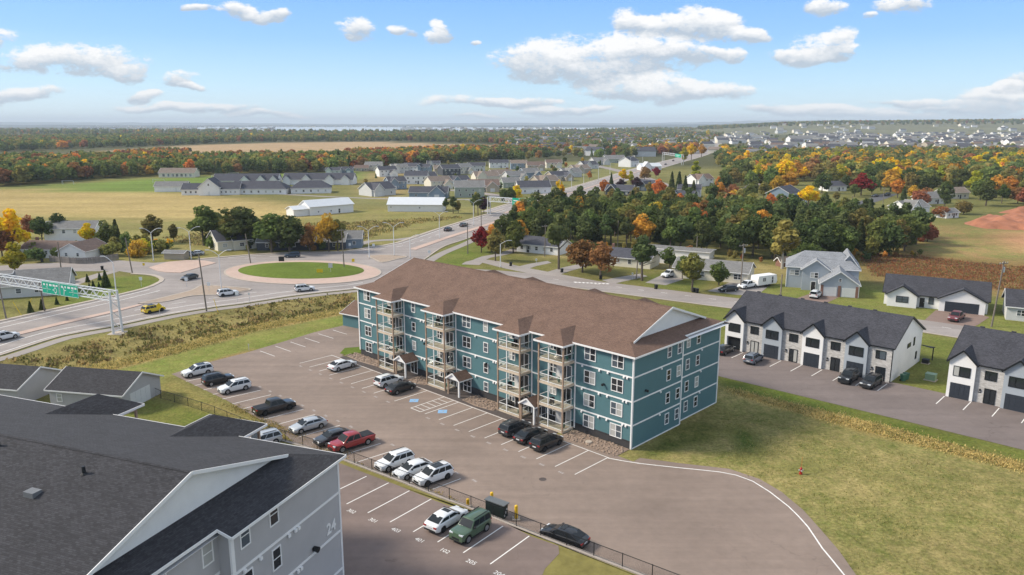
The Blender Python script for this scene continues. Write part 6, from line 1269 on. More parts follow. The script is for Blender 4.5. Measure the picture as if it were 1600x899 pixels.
house('low white flat carport with white railing behind the beige bungalow', 1060, 404, SA, [B(-11, 9, 0, 6, 2.5, 2.75)], 'white_siding', 'far_grey_shingle', cat='carport', name='carport')
house('small white and blue shed behind the street pine', 1027, 411, SA, [B(-2.2, 2.2, 0, 4, 2.6, 3.6)], 'white_siding', 'far_grey_shingle', cat='shed', name='shed', doors=[(0, 0, 0, 'door_white')])
house('white bungalow with slate roof beside the tall street pine', 836, 396, SA - 0.05, [B(-6.5, 8, 0, 8, 2.7, 4.6)], 'white_siding', 'far_slate_shingle', win=row_win(-6, 7, 5, 0, 0.9), doors=[(-2.5, 0, 0, 'door_dark')])
house('grey roofed bungalow half hidden by rust-leaved street trees', 972, 417, SA, [B(-7, 8, 0, 8, 2.7, 4.6)], 'cream_siding', 'far_slate_shingle', win=row_win(-6, 7, 4, 0, 0.9), chimney=(-5, 6, 3, 5.3))
house('tiny red-brown playhouse on the lawn edge by the wood', 1227, 417, 0.3, [B(-1.5, 1.5, 0, 2.4, 1.6, 2.6, wall='chimney_brick')], 'tan_siding', 'far_tan_shingle', cat='playhouse', name='playhouse')
house('brown roofed bungalow with white gable end behind the board fence', 96, 404, -0.12, [B(-13, 4, 0, 8, 2.7, 4.6), B(1, 9.5, -2.5, 8.5, 2.75, 4.9, 'y')], 'white_siding', 'far_brown_shingle', win=[(3.6, -2.5, 1.1, 0.9, 1.1, 0), (7.2, -2.5, 1.1, 0.9, 1.1, 0), (-9, 0, 1, 1.6, 1.2, 0), (-5, 0, 1, 1.6, 1.2, 0)], doors=[(-2.4, 0, 0, 'door_dark')], chimney=(-11, 5, 3, 5.4))
house('white two-storey house with pale metal roof behind the brown bungalow', 110, 377, 0.15, [B(-8, 8, 0, 8, 4.4, 6.4)], 'white_siding', 'far_grey_shingle', win=row_win(-7, 7, 4, 0, 2.6))
house('cream house with slate blue roof and black shutters left of the big trees', 341, 393, 0.66, [B(0, 6, 0, 10, 3.2, 6.0), B(4.5, 13.5, -1.4, 9, 3.25, 6.2)], 'cream_siding', 'far_slate_shingle', win=[(2.2, 0, 1.1, 1.4, 1.2, 0), (7, -1.4, 1.1, 1.4, 1.2, 0), (12, -1.4, 1.1, 1.4, 1.2, 0), (0, 3, 1.1, 1.0, 1.2, -E_), (0, 7, 1.1, 1.0, 1.2, -E_)], doors=[(9.5, -1.4, 0, 'door_dark')])
house('low dark bungalow under the big trees behind the roundabout', 478, 391, 0.05, [B(-15, 12, 0, 8, 2.7, 4.7)], 'dark_siding', 'far_grey_shingle', win=row_win(-14, 11, 6, 0, 1.0))
house('small slate blue house right of the dark bungalow', 545, 388, 0.1, [B(-4, 4, 0, 7, 3.2, 5.2)], 'slate_blue_siding', 'far_grey_shingle', win=row_win(-3.5, 3.5, 2, 0, 1.0))
house('pale wooden shed at the edge of the roundabout road', 272, 406, -0.1, [B(-3, 3, 0, 3.2, 2.1, 2.6)], 'tan_siding', 'far_grey_shingle', cat='shed', name='shed')
dq = Matrix.Rotation(-0.35, 3, 'Z') @ (at(22, 440) - at(46, 464)); dq = Vector((dq.x, 3.2, 0))
house('grey metal roofed house with dormer behind the sign gantry', 46, 464, 0.35, [B(-17, 8, 0, 9, 2.9, 5.6), B(dq.x - 4, dq.x + 4, dq.y, dq.y + 3, 5.2, 5.6, z=3.2, wall='white_siding')], 'pale_grey_siding', 'far_grey_shingle', win=[(dq.x - 1.6, dq.y, 4.35, 1.6, 0.75, 0), (dq.x + 1.4, dq.y, 4.35, 1.6, 0.75, 0), (-2, 0, 0.9, 1.2, 1.2, 0), (2, 0, 0.9, 1.8, 1.2, 0), (6, 0, 0.9, 1.0, 1.2, 0), (8, 4, 1.2, 1.0, 1.1, E_)], doors=[(4.2, 0, 0, 'door_white')])
# grey board fence
def board_fence():
    root = thing('board_fence', 'weathered grey board fence in front of the brown roofed bungalow', 'fence'); P = resample(pxpoly([(78, 409), (120, 412.5), (150, 411), (186, 405.5)]), 2.4); bm_ = MB(); bm_.box(-0.075, -0.02, 0.03, 0.075, 0.02, 1.75); BM = bm_.mesh('board', 'old_wood'); pm = MB(); pm.box(-0.06, -0.09, 0, 0.06, 0.03, 1.85); PM_ = pm.mesh('post', 'old_wood')
    for a, b in zip(P, P[1:]):
        d = b - a; r = math.atan2(d.y, d.x); obj('post', PM_, root, tuple(a), r)
        n = max(1, int(d.length / 0.33))
        for i in range(n): q = a.lerp(b, (i + 0.5) / n); obj('board', BM, root, (q.x, q.y, 0), r, (2.0, 1, random.uniform(0.96, 1.03)))
board_fence()
# barns and the school complex on the field
def barn(label, px, py, ang, bx, win=()): return house(label, px, py, ang, bx, 'white_siding', 'barn_metal', cat='barn', name='barn', win=win)
mat('barn_metal', (0.62, 0.64, 0.66), 0.5, 0.05, 0.4, 4)
barn('white barn with pale metal roof and low side shed on the field', 488, 337, 0.72, [B(-1, 20, 0, 10, 3.8, 6.2), B(-8, -0.9, 1, 8, 3.0, 4.2)], [(3, 0, 1, 0.8, 0.8, 0), (9, 0, 1, 0.8, 0.8, 0), (13, 0, 0.1, 1, 2, 0)])
barn('long low white barn with bright metal roof beside the pines', 649, 331, -0.06, [B(-12.5, 12.5, 0, 10, 3.3, 6.0)], [(-11, 0, 1.6, 0.8, 0.8, 0), (2, 0, 1.4, 0.8, 0.8, 0)])
G_ = 'white school wings on the playing field'
house('white gabled front house of the complex with dormers', 322, 305, 0.1, [B(-13, -2, 0, 10, 3.2, 6.2), B(-3, 8, -3, 10, 4.6, 9.2, 'y'), B(6, 18, 0, 9, 3.4, 6.8)], 'white_siding', 'far_slate_shingle', cat='building', name='school_wing', group=G_, win=row_win(-12, -4, 3, 0, 1.0) + row_win(7, 17, 4, 0, 1.0) + [(2.5, -3, 5.2, 1.0, 1.3, 0)], doors=[(2.5, -3, 0, 'door_white')])
house('long slate roofed white wing right of the gabled front house', 410, 304, 0.02, [B(-22, 13, 0, 13, 3.2, 7.0, hip=0.8)], 'white_siding', 'far_slate_shingle', cat='building', name='school_wing', group=G_, win=row_win(-20, 12, 8, 0, 0.9))
house('slate roofed wing behind the gabled front house, with three white gables', 398, 291, 0.05, [B(-26, 14, 0, 14, 3.4, 7.4), B(-8, -3, -2, 4, 4.0, 6.4, 'y'), B(2, 7, -2, 4, 4.0, 6.6, 'y'), B(10, 14.5, -2, 4, 4.0, 6.6, 'y')], 'white_siding', 'far_slate_shingle', cat='building', name='school_wing', group=G_)
house('separate slate roofed wing with white walls near the track', 489, 302.5, 0.2, [B(-12, 10, 0, 13, 3.2, 6.8, hip=0.8)], 'white_siding', 'far_slate_shingle', cat='building', name='school_wing', group=G_, win=row_win(-11, 9, 5, 0, 0.9))
house('rearmost slate roofed wing with four pale gables', 498, 289, 0.0, [B(-23, 22, 0, 13, 3.4, 7.2), B(-22, -18, -2, 4, 4, 5.8, 'y'), B(-10, -5, -2, 4, 4.0, 6.4, 'y'), B(5, 10, -2, 4, 4.0, 6.4, 'y'), B(15, 20, -2, 4, 4, 6.2, 'y')], 'white_siding', 'far_slate_shingle', cat='building', name='school_wing', group=G_)
house('small white shed left of the gabled front house', 267, 300, 0.1, [B(-9, 9, 0, 8, 3.4, 5.8)], 'white_siding', 'far_grey_shingle', cat='shed', name='shed', doors=[(3, 0, 0, 'door_white')])
house('pale open-sided clubhouse at the edge of the left woods', 276, 277.5, 0.0, [B(-13, 13, 0, 10, 3.4, 6.6)], 'cream_siding', 'far_tan_shingle', cat='clubhouse', name='clubhouse', win=row_win(-11, 12, 7, 0, 0.6, 1.8, 2.0))
# estate houses: position, width, depth, height, colours, short description
EST = [(583,267,15,10,5.2,'cream_siding','far_grey_shingle',0.0,'cream two-storey house at the field edge of the estate'),(565,268,12,9,3,'tan_siding','far_brown_shingle',0.1,'low brown roofed house at the field edge of the estate'),(540,271,12,9,3,'slate_blue_siding','far_slate_shingle',0.1,'slate house at the left end of the estate'),(520,272,12,9,3,'pale_grey_siding','far_slate_shingle',0.0,'pale house at the far left end of the estate'),(505,267,10,9,3,'tan_siding','far_brown_shingle',0.0,'tan house by the woods left of the estate'),
 (607,276,15,10,5.4,'white_siding','far_slate_shingle',0.5,'white two-storey house with slate roof at the estate corner'),(626,271,14,10,5.2,'pale_grey_siding','far_grey_shingle',0.5,'pale grey house behind the corner house'),(641,270,14,10,5.5,'white_siding','far_slate_shingle',-0.3,'white gabled house in the second estate row'),(600,306,17,14,4.0,'pale_grey_siding','far_slate_shingle',0.75,'pale grey house with wooden deck facing the field'),(622,296,12,10,5.2,'slate_blue_siding','far_slate_shingle',0.5,'blue house right behind the deck house'),(669,310,22,11,3.4,'slate_blue_siding','far_slate_shingle',-0.05,'long slate roofed house with blue gable above the long barn'),
 (650,288,16,11,6.0,'white_siding','far_slate_shingle',0.0,'tall white house in the middle of the estate'),(671,286,13,10,5.0,'pale_grey_siding','far_slate_shingle',0.6,'pale house beside the tall white house'),(690,295,15,11,5.0,'cream_siding','far_tan_shingle',0.55,'tan roofed house with white gable'),(734,309,17,12,6.2,'sage_siding','far_grey_shingle',0.1,'sage two-storey house behind the roadside pine'),(706,274,16,11,5.6,'dark_siding','far_slate_shingle',0.5,'dark navy house in the second row'),(728,272,12,10,6.0,'cream_siding','far_grey_shingle',0.6,'cream gabled house beside the dark navy house'),
 (690,272,12,10,4.5,'tan_siding','far_tan_shingle',0.2,'tan house left of the dark navy house'),(660,270,12,9,5.0,'slate_blue_siding','far_slate_shingle',-0.2,'blue grey house in the back estate row'),(678,264,12,9,5.0,'pale_grey_siding','far_slate_shingle',0.2,'pale house in the back estate row'),(745,268,15,10,5.0,'pale_grey_siding','far_slate_shingle',0.1,'grey house in the back row behind the cream gable'),(757,300,19,12,4.2,'tan_siding','far_brown_shingle',0.15,'brown roofed house with bare red tree'),(720,291,14,10,4.2,'slate_blue_siding','far_slate_shingle',0.5,'slate roofed house in the third row'),
 (780,263,18,10,5.2,'white_siding','far_slate_shingle',0.1,'bright white double-gabled house'),(811,265,15,10,5.8,'slate_blue_siding','far_tan_shingle',0.1,'blue two-storey house in the back row'),(838,267,16,11,5.0,'tan_siding','far_brown_shingle',0.15,'tan gabled house in the back row'),(866,263,15,10,5.2,'cream_siding','far_brown_shingle',0.1,'cream house at the right end of the back row'),(762,285,18,12,4.4,'cream_siding','far_tan_shingle',0.35,'cream gable under a wide tan roof'),(787,282,17,12,4.6,'cream_siding','far_tan_shingle',0.45,'second cream house under a tan roof'),(809,284,15,11,4.6,'pale_grey_siding','far_grey_shingle',0.5,'pale house in the middle row'),(832,279,14,11,4.8,'slate_blue_siding','far_grey_shingle',0.5,'blue house at the end of the middle row'),
 (836,303,20,13,4.0,'white_siding','far_slate_shingle',0.2,'slate roofed house with white gable beside the yellow tree'),(800,294,12,10,4.0,'sage_siding','far_grey_shingle',0.3,'sage house left of the slate roofed corner house'),(858,291,17,12,3.8,'tan_siding','far_tan_shingle',0.55,'first house of the highway row, tan roof'),(879,283,17,12,3.8,'tan_siding','far_slate_shingle',0.55,'second house of the highway row, slate roof'),(896,277,17,12,3.8,'pale_grey_siding','far_grey_shingle',0.55,'third house of the highway row, grey roof'),(911,271,17,12,3.8,'tan_siding','far_tan_shingle',0.55,'fourth house of the highway row, tan roof'),(924,264,17,12,3.8,'pale_grey_siding','far_slate_shingle',0.55,'fifth house of the highway row, slate roof'),(940,258,17,12,4.2,'pale_grey_siding','far_grey_shingle',0.4,'sixth house of the highway row'),(962,255,22,14,4.5,'sage_siding','far_grey_shingle',0.2,'grey hall behind the far crossing'),
 (992,261,16,14,6.0,'white_siding','far_slate_shingle',0.9,'white gabled house at the far crossing'),(1003,297,15,11,3.4,'slate_blue_siding','far_slate_shingle',-0.9,'blue house right of the plum trees'),(966,306,16,11,3.2,'dark_siding','far_slate_shingle',-0.4,'dark house above the pine wood'),(1101,291,16,11,5.0,'white_siding','far_brown_shingle',0.5,'white house with brown roof right of the spruces'),(1076,308,13,10,4.4,'white_siding','far_slate_shingle',-0.3,'white house with slate roof above the wood'),(1064,316,13,10,3.2,'slate_blue_siding','far_slate_shingle',-0.3,'blue house in front of the white slate roofed house'),
 (1243,321,17,13,6.4,'slate_blue_siding','far_slate_shingle',0.9,'tall blue house with steep slate roof behind the yellow tree'),(1308,299,13,10,3.4,'white_siding','far_slate_shingle',0.2,'small white house left of the crimson tree'),(1434,336,16,10,3.8,'white_siding','far_grey_shingle',0.45,'white double garage with pale roof by the dark side street'),(1462,319,13,10,3.4,'white_siding','far_grey_shingle',0.3,'white house behind the double garage'),(1497,311,14,10,3.6,'cream_siding','far_tan_shingle',0.2,'cream carport house right of the double garage'),(1488,341,8,6,2.6,'white_siding','far_grey_shingle',0.4,'small white shed near the red soil heap'),(1512,280,14,10,5.0,'slate_blue_siding','far_grey_shingle',0.3,'blue house between the far yellow trees'),(1018,266,20,10,3.5,'white_siding','barn_metal',0.3,'white roadside store with red front at the far crossing')]
for px, py, w, d, h, wm, rm, a, lab in EST:
    w, d, h = w * 0.92, d * 0.92, h * 0.92
    hw = w / 2; r = h + d * 0.27; two = h > 4.6
    bx = [B(-hw, hw, 0, d, h, r)]
    if (px + py) % 3 == 0: bx.append(B(-hw * 0.9, -hw * 0.1, -1.8, d * 0.4, h - 0.05, h + hw * 0.42, 'y'))
    elif (px + py) % 3 == 1: bx.append(B(0.1 * hw, 0.9 * hw, -3.2, d * 0.4, min(h, 3.0), min(h, 3.0) + hw * 0.35, 'y'))
    fy = {0: -1.8, 1: -3.2, 2: 0}[(px + py) % 3]; fx = {0: -0.5 * hw, 1: 0.5 * hw, 2: 0}[(px + py) % 3]
    wn = row_win(-hw + 0.5, hw - 0.5, 3, 0, 0.9) + (row_win(-hw + 0.5, hw - 0.5, 4, 0, 3.2) if two else []) + [(hw, d * 0.3, 1.0, 1.0, 1.2, E_), (hw, d * 0.7, 1.0, 1.0, 1.2, E_)]
    house(lab, px, py, a, bx, wm, rm, win=wn, doors=[(hw * 0.2, 0, 0, 'door_dark')] if fy == 0 else (), gdoors=[(fx, fy, 0, 2.6, 'door_white')] if fy else (), group='houses of the estate')
# far town: every roof its own house
def simple_house(wm, rm, w, d, h, hip=0):
    e = bpy.data.objects.new('tmp', None); COL.objects.link(e); house_box(e, B(-w / 2, w / 2, 0, d, h, h + d * 0.26, hip=hip), wm, rm, None); ch = [c.data for c in e.children]
    for c in list(e.children): bpy.data.objects.remove(c)
    bpy.data.objects.remove(e); return ch
FT = [(simple_house(a, b, w, d, h), t) for a, b, w, d, h, t in (('white_siding', 'far_grey_shingle', 14, 10, 5, 'white'), ('white_siding', 'far_slate_shingle', 16, 11, 5.5, 'white'), ('cream_siding', 'far_tan_shingle', 15, 11, 4.5, 'cream'), ('pale_grey_siding', 'far_slate_shingle', 18, 12, 5, 'grey'), ('cream_siding', 'far_grey_shingle', 22, 12, 5, 'cream'), ('white_siding', 'far_grey_shingle', 30, 13, 6, 'white'), ('tan_siding', 'far_brown_shingle', 14, 10, 5, 'tan'))]
def far_house(p, k, lab, grp, rot, sc=1.0):
    (w, r), t = FT[k]; root = thing('house', lab % t, 'house', (p.x, p.y, p.z), rot, grp); obj('wall', w, root); obj('roof', r, root); root.scale = (sc,) * 3
fr = random.Random(11)
for i in range(165):
    px = fr.uniform(1175, 1640); py = fr.choice((fr.uniform(222, 240), fr.uniform(214, 228))) if px > 1380 else fr.uniform(224, 240)
    if px < 1400 and fr.random() < 0.25: continue
    far_house(at(px, py), fr.choice((0, 0, 1, 1, 2, 3, 3, 6)), 'small %s house of the hillside town on the far right', 'houses of the far right town', fr.uniform(-0.6, 0.6), fr.uniform(0.9, 1.3))
for i, (px, py, k, s) in enumerate(((1252, 224, 5, 1.5), (1215, 238, 4, 1.2), (1325, 232, 5, 1.0), (1190, 240, 3, 1.2), (1400, 230, 4, 1.2), (1300, 236, 3, 1.2), (1478, 236, 4, 1.2), (1540, 236, 5, 0.9), (1176, 250, 4, 1.4), (1210, 250, 5, 0.8))): far_house(at(px, py), k, ('large %s hall of the far right town, ' + ('tallest and whitest, left', 'long low roof behind yellow trees', 'beside the brown mast', 'nearest the highway', 'on the rise', 'with slate roof', 'near the picture edge', 'second from the picture edge', 'flat and wide by the highway', 'narrow, behind the wide hall')[i]), 'halls of the far right town', fr.uniform(-0.2, 0.2), s)
for i in range(46): far_house(at(fr.uniform(480, 800), fr.uniform(214, 219.5)), fr.choice((0, 1, 2, 6)), 'small %s house in the tree belt behind the brown field', 'houses behind the brown field', fr.uniform(-0.5, 0.5), fr.uniform(0.9, 1.3))
for i in range(42): far_house(at(fr.uniform(800, 1120), fr.uniform(212, 246)), fr.choice((0, 1, 2, 3, 6)), 'small %s house among the trees left of the far highway', 'houses among the far trees', fr.uniform(-0.5, 0.5), fr.uniform(0.9, 1.4))
def town_mass(name, label, spots):
    V = []; F = []; M = []; names = ['white_siding', 'cream_siding', 'pale_grey_siding', 'far_grey_shingle', 'far_slate_shingle']; m = MB()
    for p, rot, sc, k in spots:
        w, d, h = 15 * sc, 10 * sc, 4.5 * sc; c, s_ = math.cos(rot), math.sin(rot); T = lambda x, y, z: (p.x + c * x - s_ * y, p.y + s_ * x + c * y, p.z + z - (1.0 if z == 0 else 0))
        q = [T(x, y, z) for z in (0, h) for x, y in ((-w / 2, 0), (w / 2, 0), (w / 2, d), (-w / 2, d))]; r0, r1 = T(-w / 2, d / 2, h * 1.6), T(w / 2, d / 2, h * 1.6)
        m.face([q[0], q[1], q[5], q[4]], k % 3); m.face([q[1], q[2], q[6], r1, q[5]], k % 3); m.face([q[3], q[0], q[4], r0, q[7]], k % 3); m.face([q[4], q[5], r1, r0], 3 + k % 2); m.face([q[6], q[7], r0, r1], 3 + k % 2)
    o = m.build(name, names); o['kind'] = 'stuff'; o['label'] = label
town_mass('far_harbour_town', 'pale roofs of the harbour town on the horizon', [(at(*fr.choice(((fr.uniform(100, 430), fr.uniform(199, 206.5)), (fr.uniform(640, 880), fr.uniform(200, 209)), (fr.uniform(180, 640), fr.uniform(198, 199.6))))), fr.uniform(-0.4, 0.4), fr.uniform(0.9, 1.9), fr.randint(0, 5)) for _ in range(420)])
town_mass('far_wooded_suburb', 'pale roofs scattered through the wooded suburb', [(at(fr.uniform(800, 1110), fr.uniform(204, 236)), fr.uniform(-0.5, 0.5), fr.uniform(0.9, 1.4), fr.randint(0, 5)) for _ in range(230)])
town_mass('far_highway_town', 'pale buildings at the far end of the highway', [(at(fr.uniform(1125, 1200), fr.uniform(208, 226)), fr.uniform(-0.4, 0.4), fr.uniform(0.8, 1.5), fr.randint(0, 5)) for _ in range(60)])
town_mass('far_hillside_town', 'pale roofs of the town on the right horizon', [(at(fr.uniform(1240, 1700), fr.uniform(207, 224)), fr.uniform(-0.4, 0.4), fr.uniform(0.9, 1.5), fr.randint(0, 5)) for _ in range(330)])
# goals on the playing field
gm = MB()
gm.bar((-3.6, 0, 0), (-3.6, 0, 2.4), 0.14).bar((3.6, 0, 0), (3.6, 0, 2.4), 0.14).bar((-3.6, 0, 2.4), (3.6, 0, 2.4), 0.14).bar((-3.6, 0, 2.4), (-3.6, 2, 0), 0.08).bar((3.6, 0, 2.4), (3.6, 2, 0), 0.08)
for i, (px, py, lab) in enumerate(((106, 288.5, 'white goal frame at the left end of the playing field'), (248, 286, 'white goal frame in the middle of the playing field'), (339, 279, 'pale goal frame behind the gabled front house'), (365, 275.5, 'pale goal frame farthest along the playing field'))):
    p = at(px, py); tag(gm.build('goal_frame', 'white_metal', None, (p.x, p.y, 0), 0.1 * i, uv=False), lab, 'goal', 'goals on the playing field')
# ------------------------------------------------------------------ trees
LEAF = dict(dark=((0.066, 0.082, 0.028), (0.034, 0.047, 0.017)), green=((0.095, 0.115, 0.032), (0.05, 0.066, 0.02)), olive=((0.16, 0.135, 0.04), (0.085, 0.08, 0.026)), yellow=((0.72, 0.42, 0.015), (0.50, 0.26, 0.012)), gold=((0.44, 0.27, 0.035), (0.27, 0.17, 0.03)),
  orange=((0.46, 0.205, 0.04), (0.30, 0.13, 0.03)), rust=((0.25, 0.115, 0.05), (0.15, 0.075, 0.032)), crimson=((0.23, 0.02, 0.028), (0.12, 0.012, 0.016)), plum=((0.04, 0.02, 0.026), (0.02, 0.011, 0.015)), birch=((0.30, 0.23, 0.075), (0.20, 0.155, 0.05)), pine=((0.082, 0.102, 0.038), (0.042, 0.056, 0.021)), lime=((0.36, 0.33, 0.03), (0.20, 0.22, 0.025)), brushy=((0.17, 0.125, 0.055), (0.095, 0.078, 0.034)))
for k_, (a_, b_) in LEAF.items(): leafmat('leaf_' + k_, tuple(min(0.8, c * (1.9 if max(a_) < 0.17 else 1.6)) for c in a_), tuple(c * (2.0 if max(a_) < 0.17 else 1.55) for c in b_), 0.38, 0.2, 0.012 if k_ in ('yellow', 'crimson', 'plum') else 0.025)
mat('bark', (0.12, 0.095, 0.075), 0.9, 0.25, 3.0, rand=0.15); mat('bark_pale', (0.42, 0.39, 0.35), 0.9, 0.25, 2.0)
def quads_mesh(name, C, A, Bv, mi):
    n = len(C); V = np.stack([C - A - Bv, C + A - Bv * 0.6, C + A * 0.7 + Bv, C - A * 0.8 + Bv * 0.8], 1).reshape(-1, 3)
    me = bpy.data.meshes.new(name); me.vertices.add(4 * n); me.vertices.foreach_set('co', V.ravel()); me.loops.add(4 * n); me.loops.foreach_set('vertex_index', np.arange(4 * n)); me.polygons.add(n); me.polygons.foreach_set('loop_start', np.arange(0, 4 * n, 4)); me.update(calc_edges=True); me.materials.append(MAT[mi]); return me
def unit(v): return v / (np.linalg.norm(v, axis=-1, keepdims=True) + 1e-9)
def leaves(shape, seed, n, size):
    """leaf sprays of a 10 m tree: centres and two half-axes"""
    r = np.random.default_rng(seed)
    if shape in ('round', 'oval', 'tall', 'pine', 'bush', 'poplar'):
        rx, z0, z1, nl, rl = dict(round=(3.9, 1.0, 10, 19, (1.0, 2.0)), oval=(3.0, 1.2, 10, 18, (0.9, 1.7)), tall=(2.5, 2.2, 10, 17, (0.7, 1.35)), pine=(2.7, 3.2, 10, 15, (0.8, 1.5)), bush=(4.6, 0.2, 6.2, 15, (1.3, 2.3)), poplar=(1.5, 1.2, 10, 15, (0.6, 1.0)))[shape]
        lob = []
        for i in range(nl):
            d = unit(r.normal(size=3)); q = r.uniform(0.35, 0.92); zc = (z0 + z1) / 2; hz = (z1 - z0) / 2; c = np.array((d[0] * rx * q * 0.8, d[1] * rx * q * 0.8, zc + d[2] * hz * q * 0.8)); R = r.uniform(*rl)
            if shape in ('round', 'bush') and c[2] < z0 + 0.9: c[2] = z0 + r.uniform(0.7, 1.6)
            f = 0.55 if shape == 'pine' else 0.85
            lob.append((c, np.array((R, R, R * f))))
        lob.append((np.array((0, 0, z1 - rl[1] * 0.7)), np.array((rl[1] * 0.7,) * 3)))
        k = n // len(lob); C = []; Nn = []
        for c, R in lob:
            d = unit(r.normal(size=(k, 3))); d[:, 2] = np.where(r.random(k) < 0.25, -np.abs(d[:, 2]), d[:, 2] * 0.9 + 0.12); s = r.uniform(0.55, 1.08, (k, 1)) ** 0.6; C.append(c + d * R * s); Nn.append(unit(d + r.normal(size=(k, 3)) * 0.55))
        C = np.concatenate(C); Nn = np.concatenate(Nn)
    else:   # spruce: whorls of drooping sprays
        t = r.uniform(0, 1, n) ** 0.75; z = 0.7 + 9.2 * (1 - t) ; z = np.round(z * 2.1) / 2.1 + r.normal(size=n) * 0.12; rad = (10.1 - z) / 9.4 * 2.15; a = r.uniform(0, 6.283, n); q = r.uniform(0.25, 1.0, n) ** 0.55; C = np.stack([np.cos(a) * rad * q, np.sin(a) * rad * q, z - q * rad * 0.28], 1); Nn = unit(np.stack([np.cos(a) * 0.5, np.sin(a) * 0.5, np.full(n, 0.8)], 1) + r.normal(size=(n, 3)) * 0.35)
    t1 = unit(np.cross(Nn, r.normal(size=Nn.shape))); t2 = np.cross(Nn, t1); s = size * r.uniform(0.6, 1.25, (len(C), 1)); return C, t1 * s, t2 * s * r.uniform(0.55, 1.0, (len(C), 1))
def trunk_mesh(shape, seed, bark):
    r = random.Random(seed); m = MB(); h = {'spruce': 9.6, 'pine': 9.0, 'bush': 2.4, 'poplar': 8.6}.get(shape, 6.8); m.cyl((0, 0, -0.15), (0.1, 0.05, h * 0.45), 0.24, 0.17, 8, caps=False).cyl((0.1, 0.05, h * 0.45), (0.0, 0.1, h), 0.17, 0.05, 7, caps=False)
    if shape != 'spruce':
        for i in range(6): z = h * r.uniform(0.3, 0.75); a = i * 1.05 + r.uniform(-0.3, 0.3); L = r.uniform(1.4, 2.6); m.cyl((0.08, 0.05, z), (L * math.cos(a), L * math.sin(a), z + L * r.uniform(0.5, 1.0)), 0.09, 0.03, 5, caps=False)
    return m.mesh('trunk', bark, uv=False)
SHAPE = dict(dark='round', green='round', olive='oval', yellow='oval', gold='round', orange='oval', rust='round', crimson='round', plum='round', birch='tall', pine='pine', lime='oval', brushy='bush')
_TR = {}
def tree_meshes(kind, shape, v):
    key = (kind, shape, v)
    if key not in _TR:
        sd = sum(map(ord, kind + shape)) * 7 + v; C, A, Bq = leaves(shape, sd, 1900 if shape != 'spruce' else 1500, 0.34 if shape != 'spruce' else 0.40); _TR[key] = (quads_mesh('crown', C, A, Bq, 'leaf_' + kind), trunk_mesh(shape, sd, 'bark_pale' if kind == 'birch' else 'bark'))
    return _TR[key]
NV = 3; _tc = [0]
def tree(px, py, h, kind, label, shape=None, group=None, name=None, wide=1.0, cat='tree', p=None):
    shape = shape or SHAPE[kind]; _tc[0] += 1; v = _tc[0] % NV; c, t = tree_meshes(kind, shape, v); p = p or at(px, py); s = h / (10 if shape != 'bush' else 6.2); rz = (_tc[0] * 2.399) % 6.283
    nm = name or {'spruce': 'spruce_tree', 'pine': 'pine_tree', 'bush': 'shrub', 'poplar': 'poplar_tree'}.get(shape, 'birch_tree' if kind == 'birch' else 'broadleaf_tree')
    root = thing(nm, label, cat, (p.x, p.y, p.z), rz, group); root.scale = (s * wide, s * wide, s); obj('crown', c, root); obj('trunk', t, root); return root
T_ = tree
T_(24, 403, 14.5, 'yellow', 'tall bright yellow tree at the left picture edge'); T_(24, 428, 8.5, 'lime', 'yellow green tree below the tall yellow tree', wide=1.25); T_(4, 405, 11, 'rust', 'rust coloured tree at the left picture edge'); T_(140, 388, 8, 'yellow', 'yellow tree right of the brown roofed bungalow', wide=1.1); T_(66, 378, 8.5, 'dark', 'dark green tree left of the white two-storey house', wide=1.2); T_(93, 374, 9, 'dark', 'dark green tree above the white two-storey house', wide=1.1); T_(48, 372, 8, 'rust', 'brownish tree behind the yellow tree')
T_(183, 384, 8.5, 'dark', 'dark spruce right of the yellow tree by the bungalow', 'spruce', wide=1.2); T_(165, 388, 9, 'green', 'green tree between yellow tree and spruce'); T_(239, 380, 9.5, 'olive', 'loose olive tree between spruce and cream house', wide=1.3); T_(272, 378, 6, 'olive', 'small olive tree left of the cream house'); T_(212, 402, 5, 'gold', 'golden bush beside the double-arm lamp', 'bush'); T_(175, 400, 4, 'olive', 'olive bush behind the board fence end', 'bush', wide=1.3); T_(225, 396, 4.5, 'lime', 'yellow green bush left of the pale shed', 'bush'); T_(250, 392, 3.6, 'green', 'green bush behind the pale shed', 'bush', wide=1.5); T_(200, 392, 6, 'green', 'green tree behind the golden bush')
T_(319, 384, 13, 'green', 'big airy green tree behind the cream house', wide=1.42); T_(362, 386, 11.5, 'olive', 'olive tree between two big trees behind the cream house'); T_(378, 389, 13.5, 'dark', 'big dark tree right of the cream house', wide=1.42); T_(425, 395, 12, 'green', 'big green tree before the dark bungalow', wide=1.42); T_(452, 395, 11.5, 'dark', 'dark tree over the dark bungalow', wide=1.42); T_(484, 394, 9, 'rust', 'brownish tree over the dark bungalow'); T_(514, 394, 12, 'gold', 'tall golden green tree right of the dark bungalow', wide=1.0); T_(528, 393, 10, 'olive', 'olive tree behind the golden green tree'); T_(402, 388, 10, 'green', 'green tree between the two big trees')
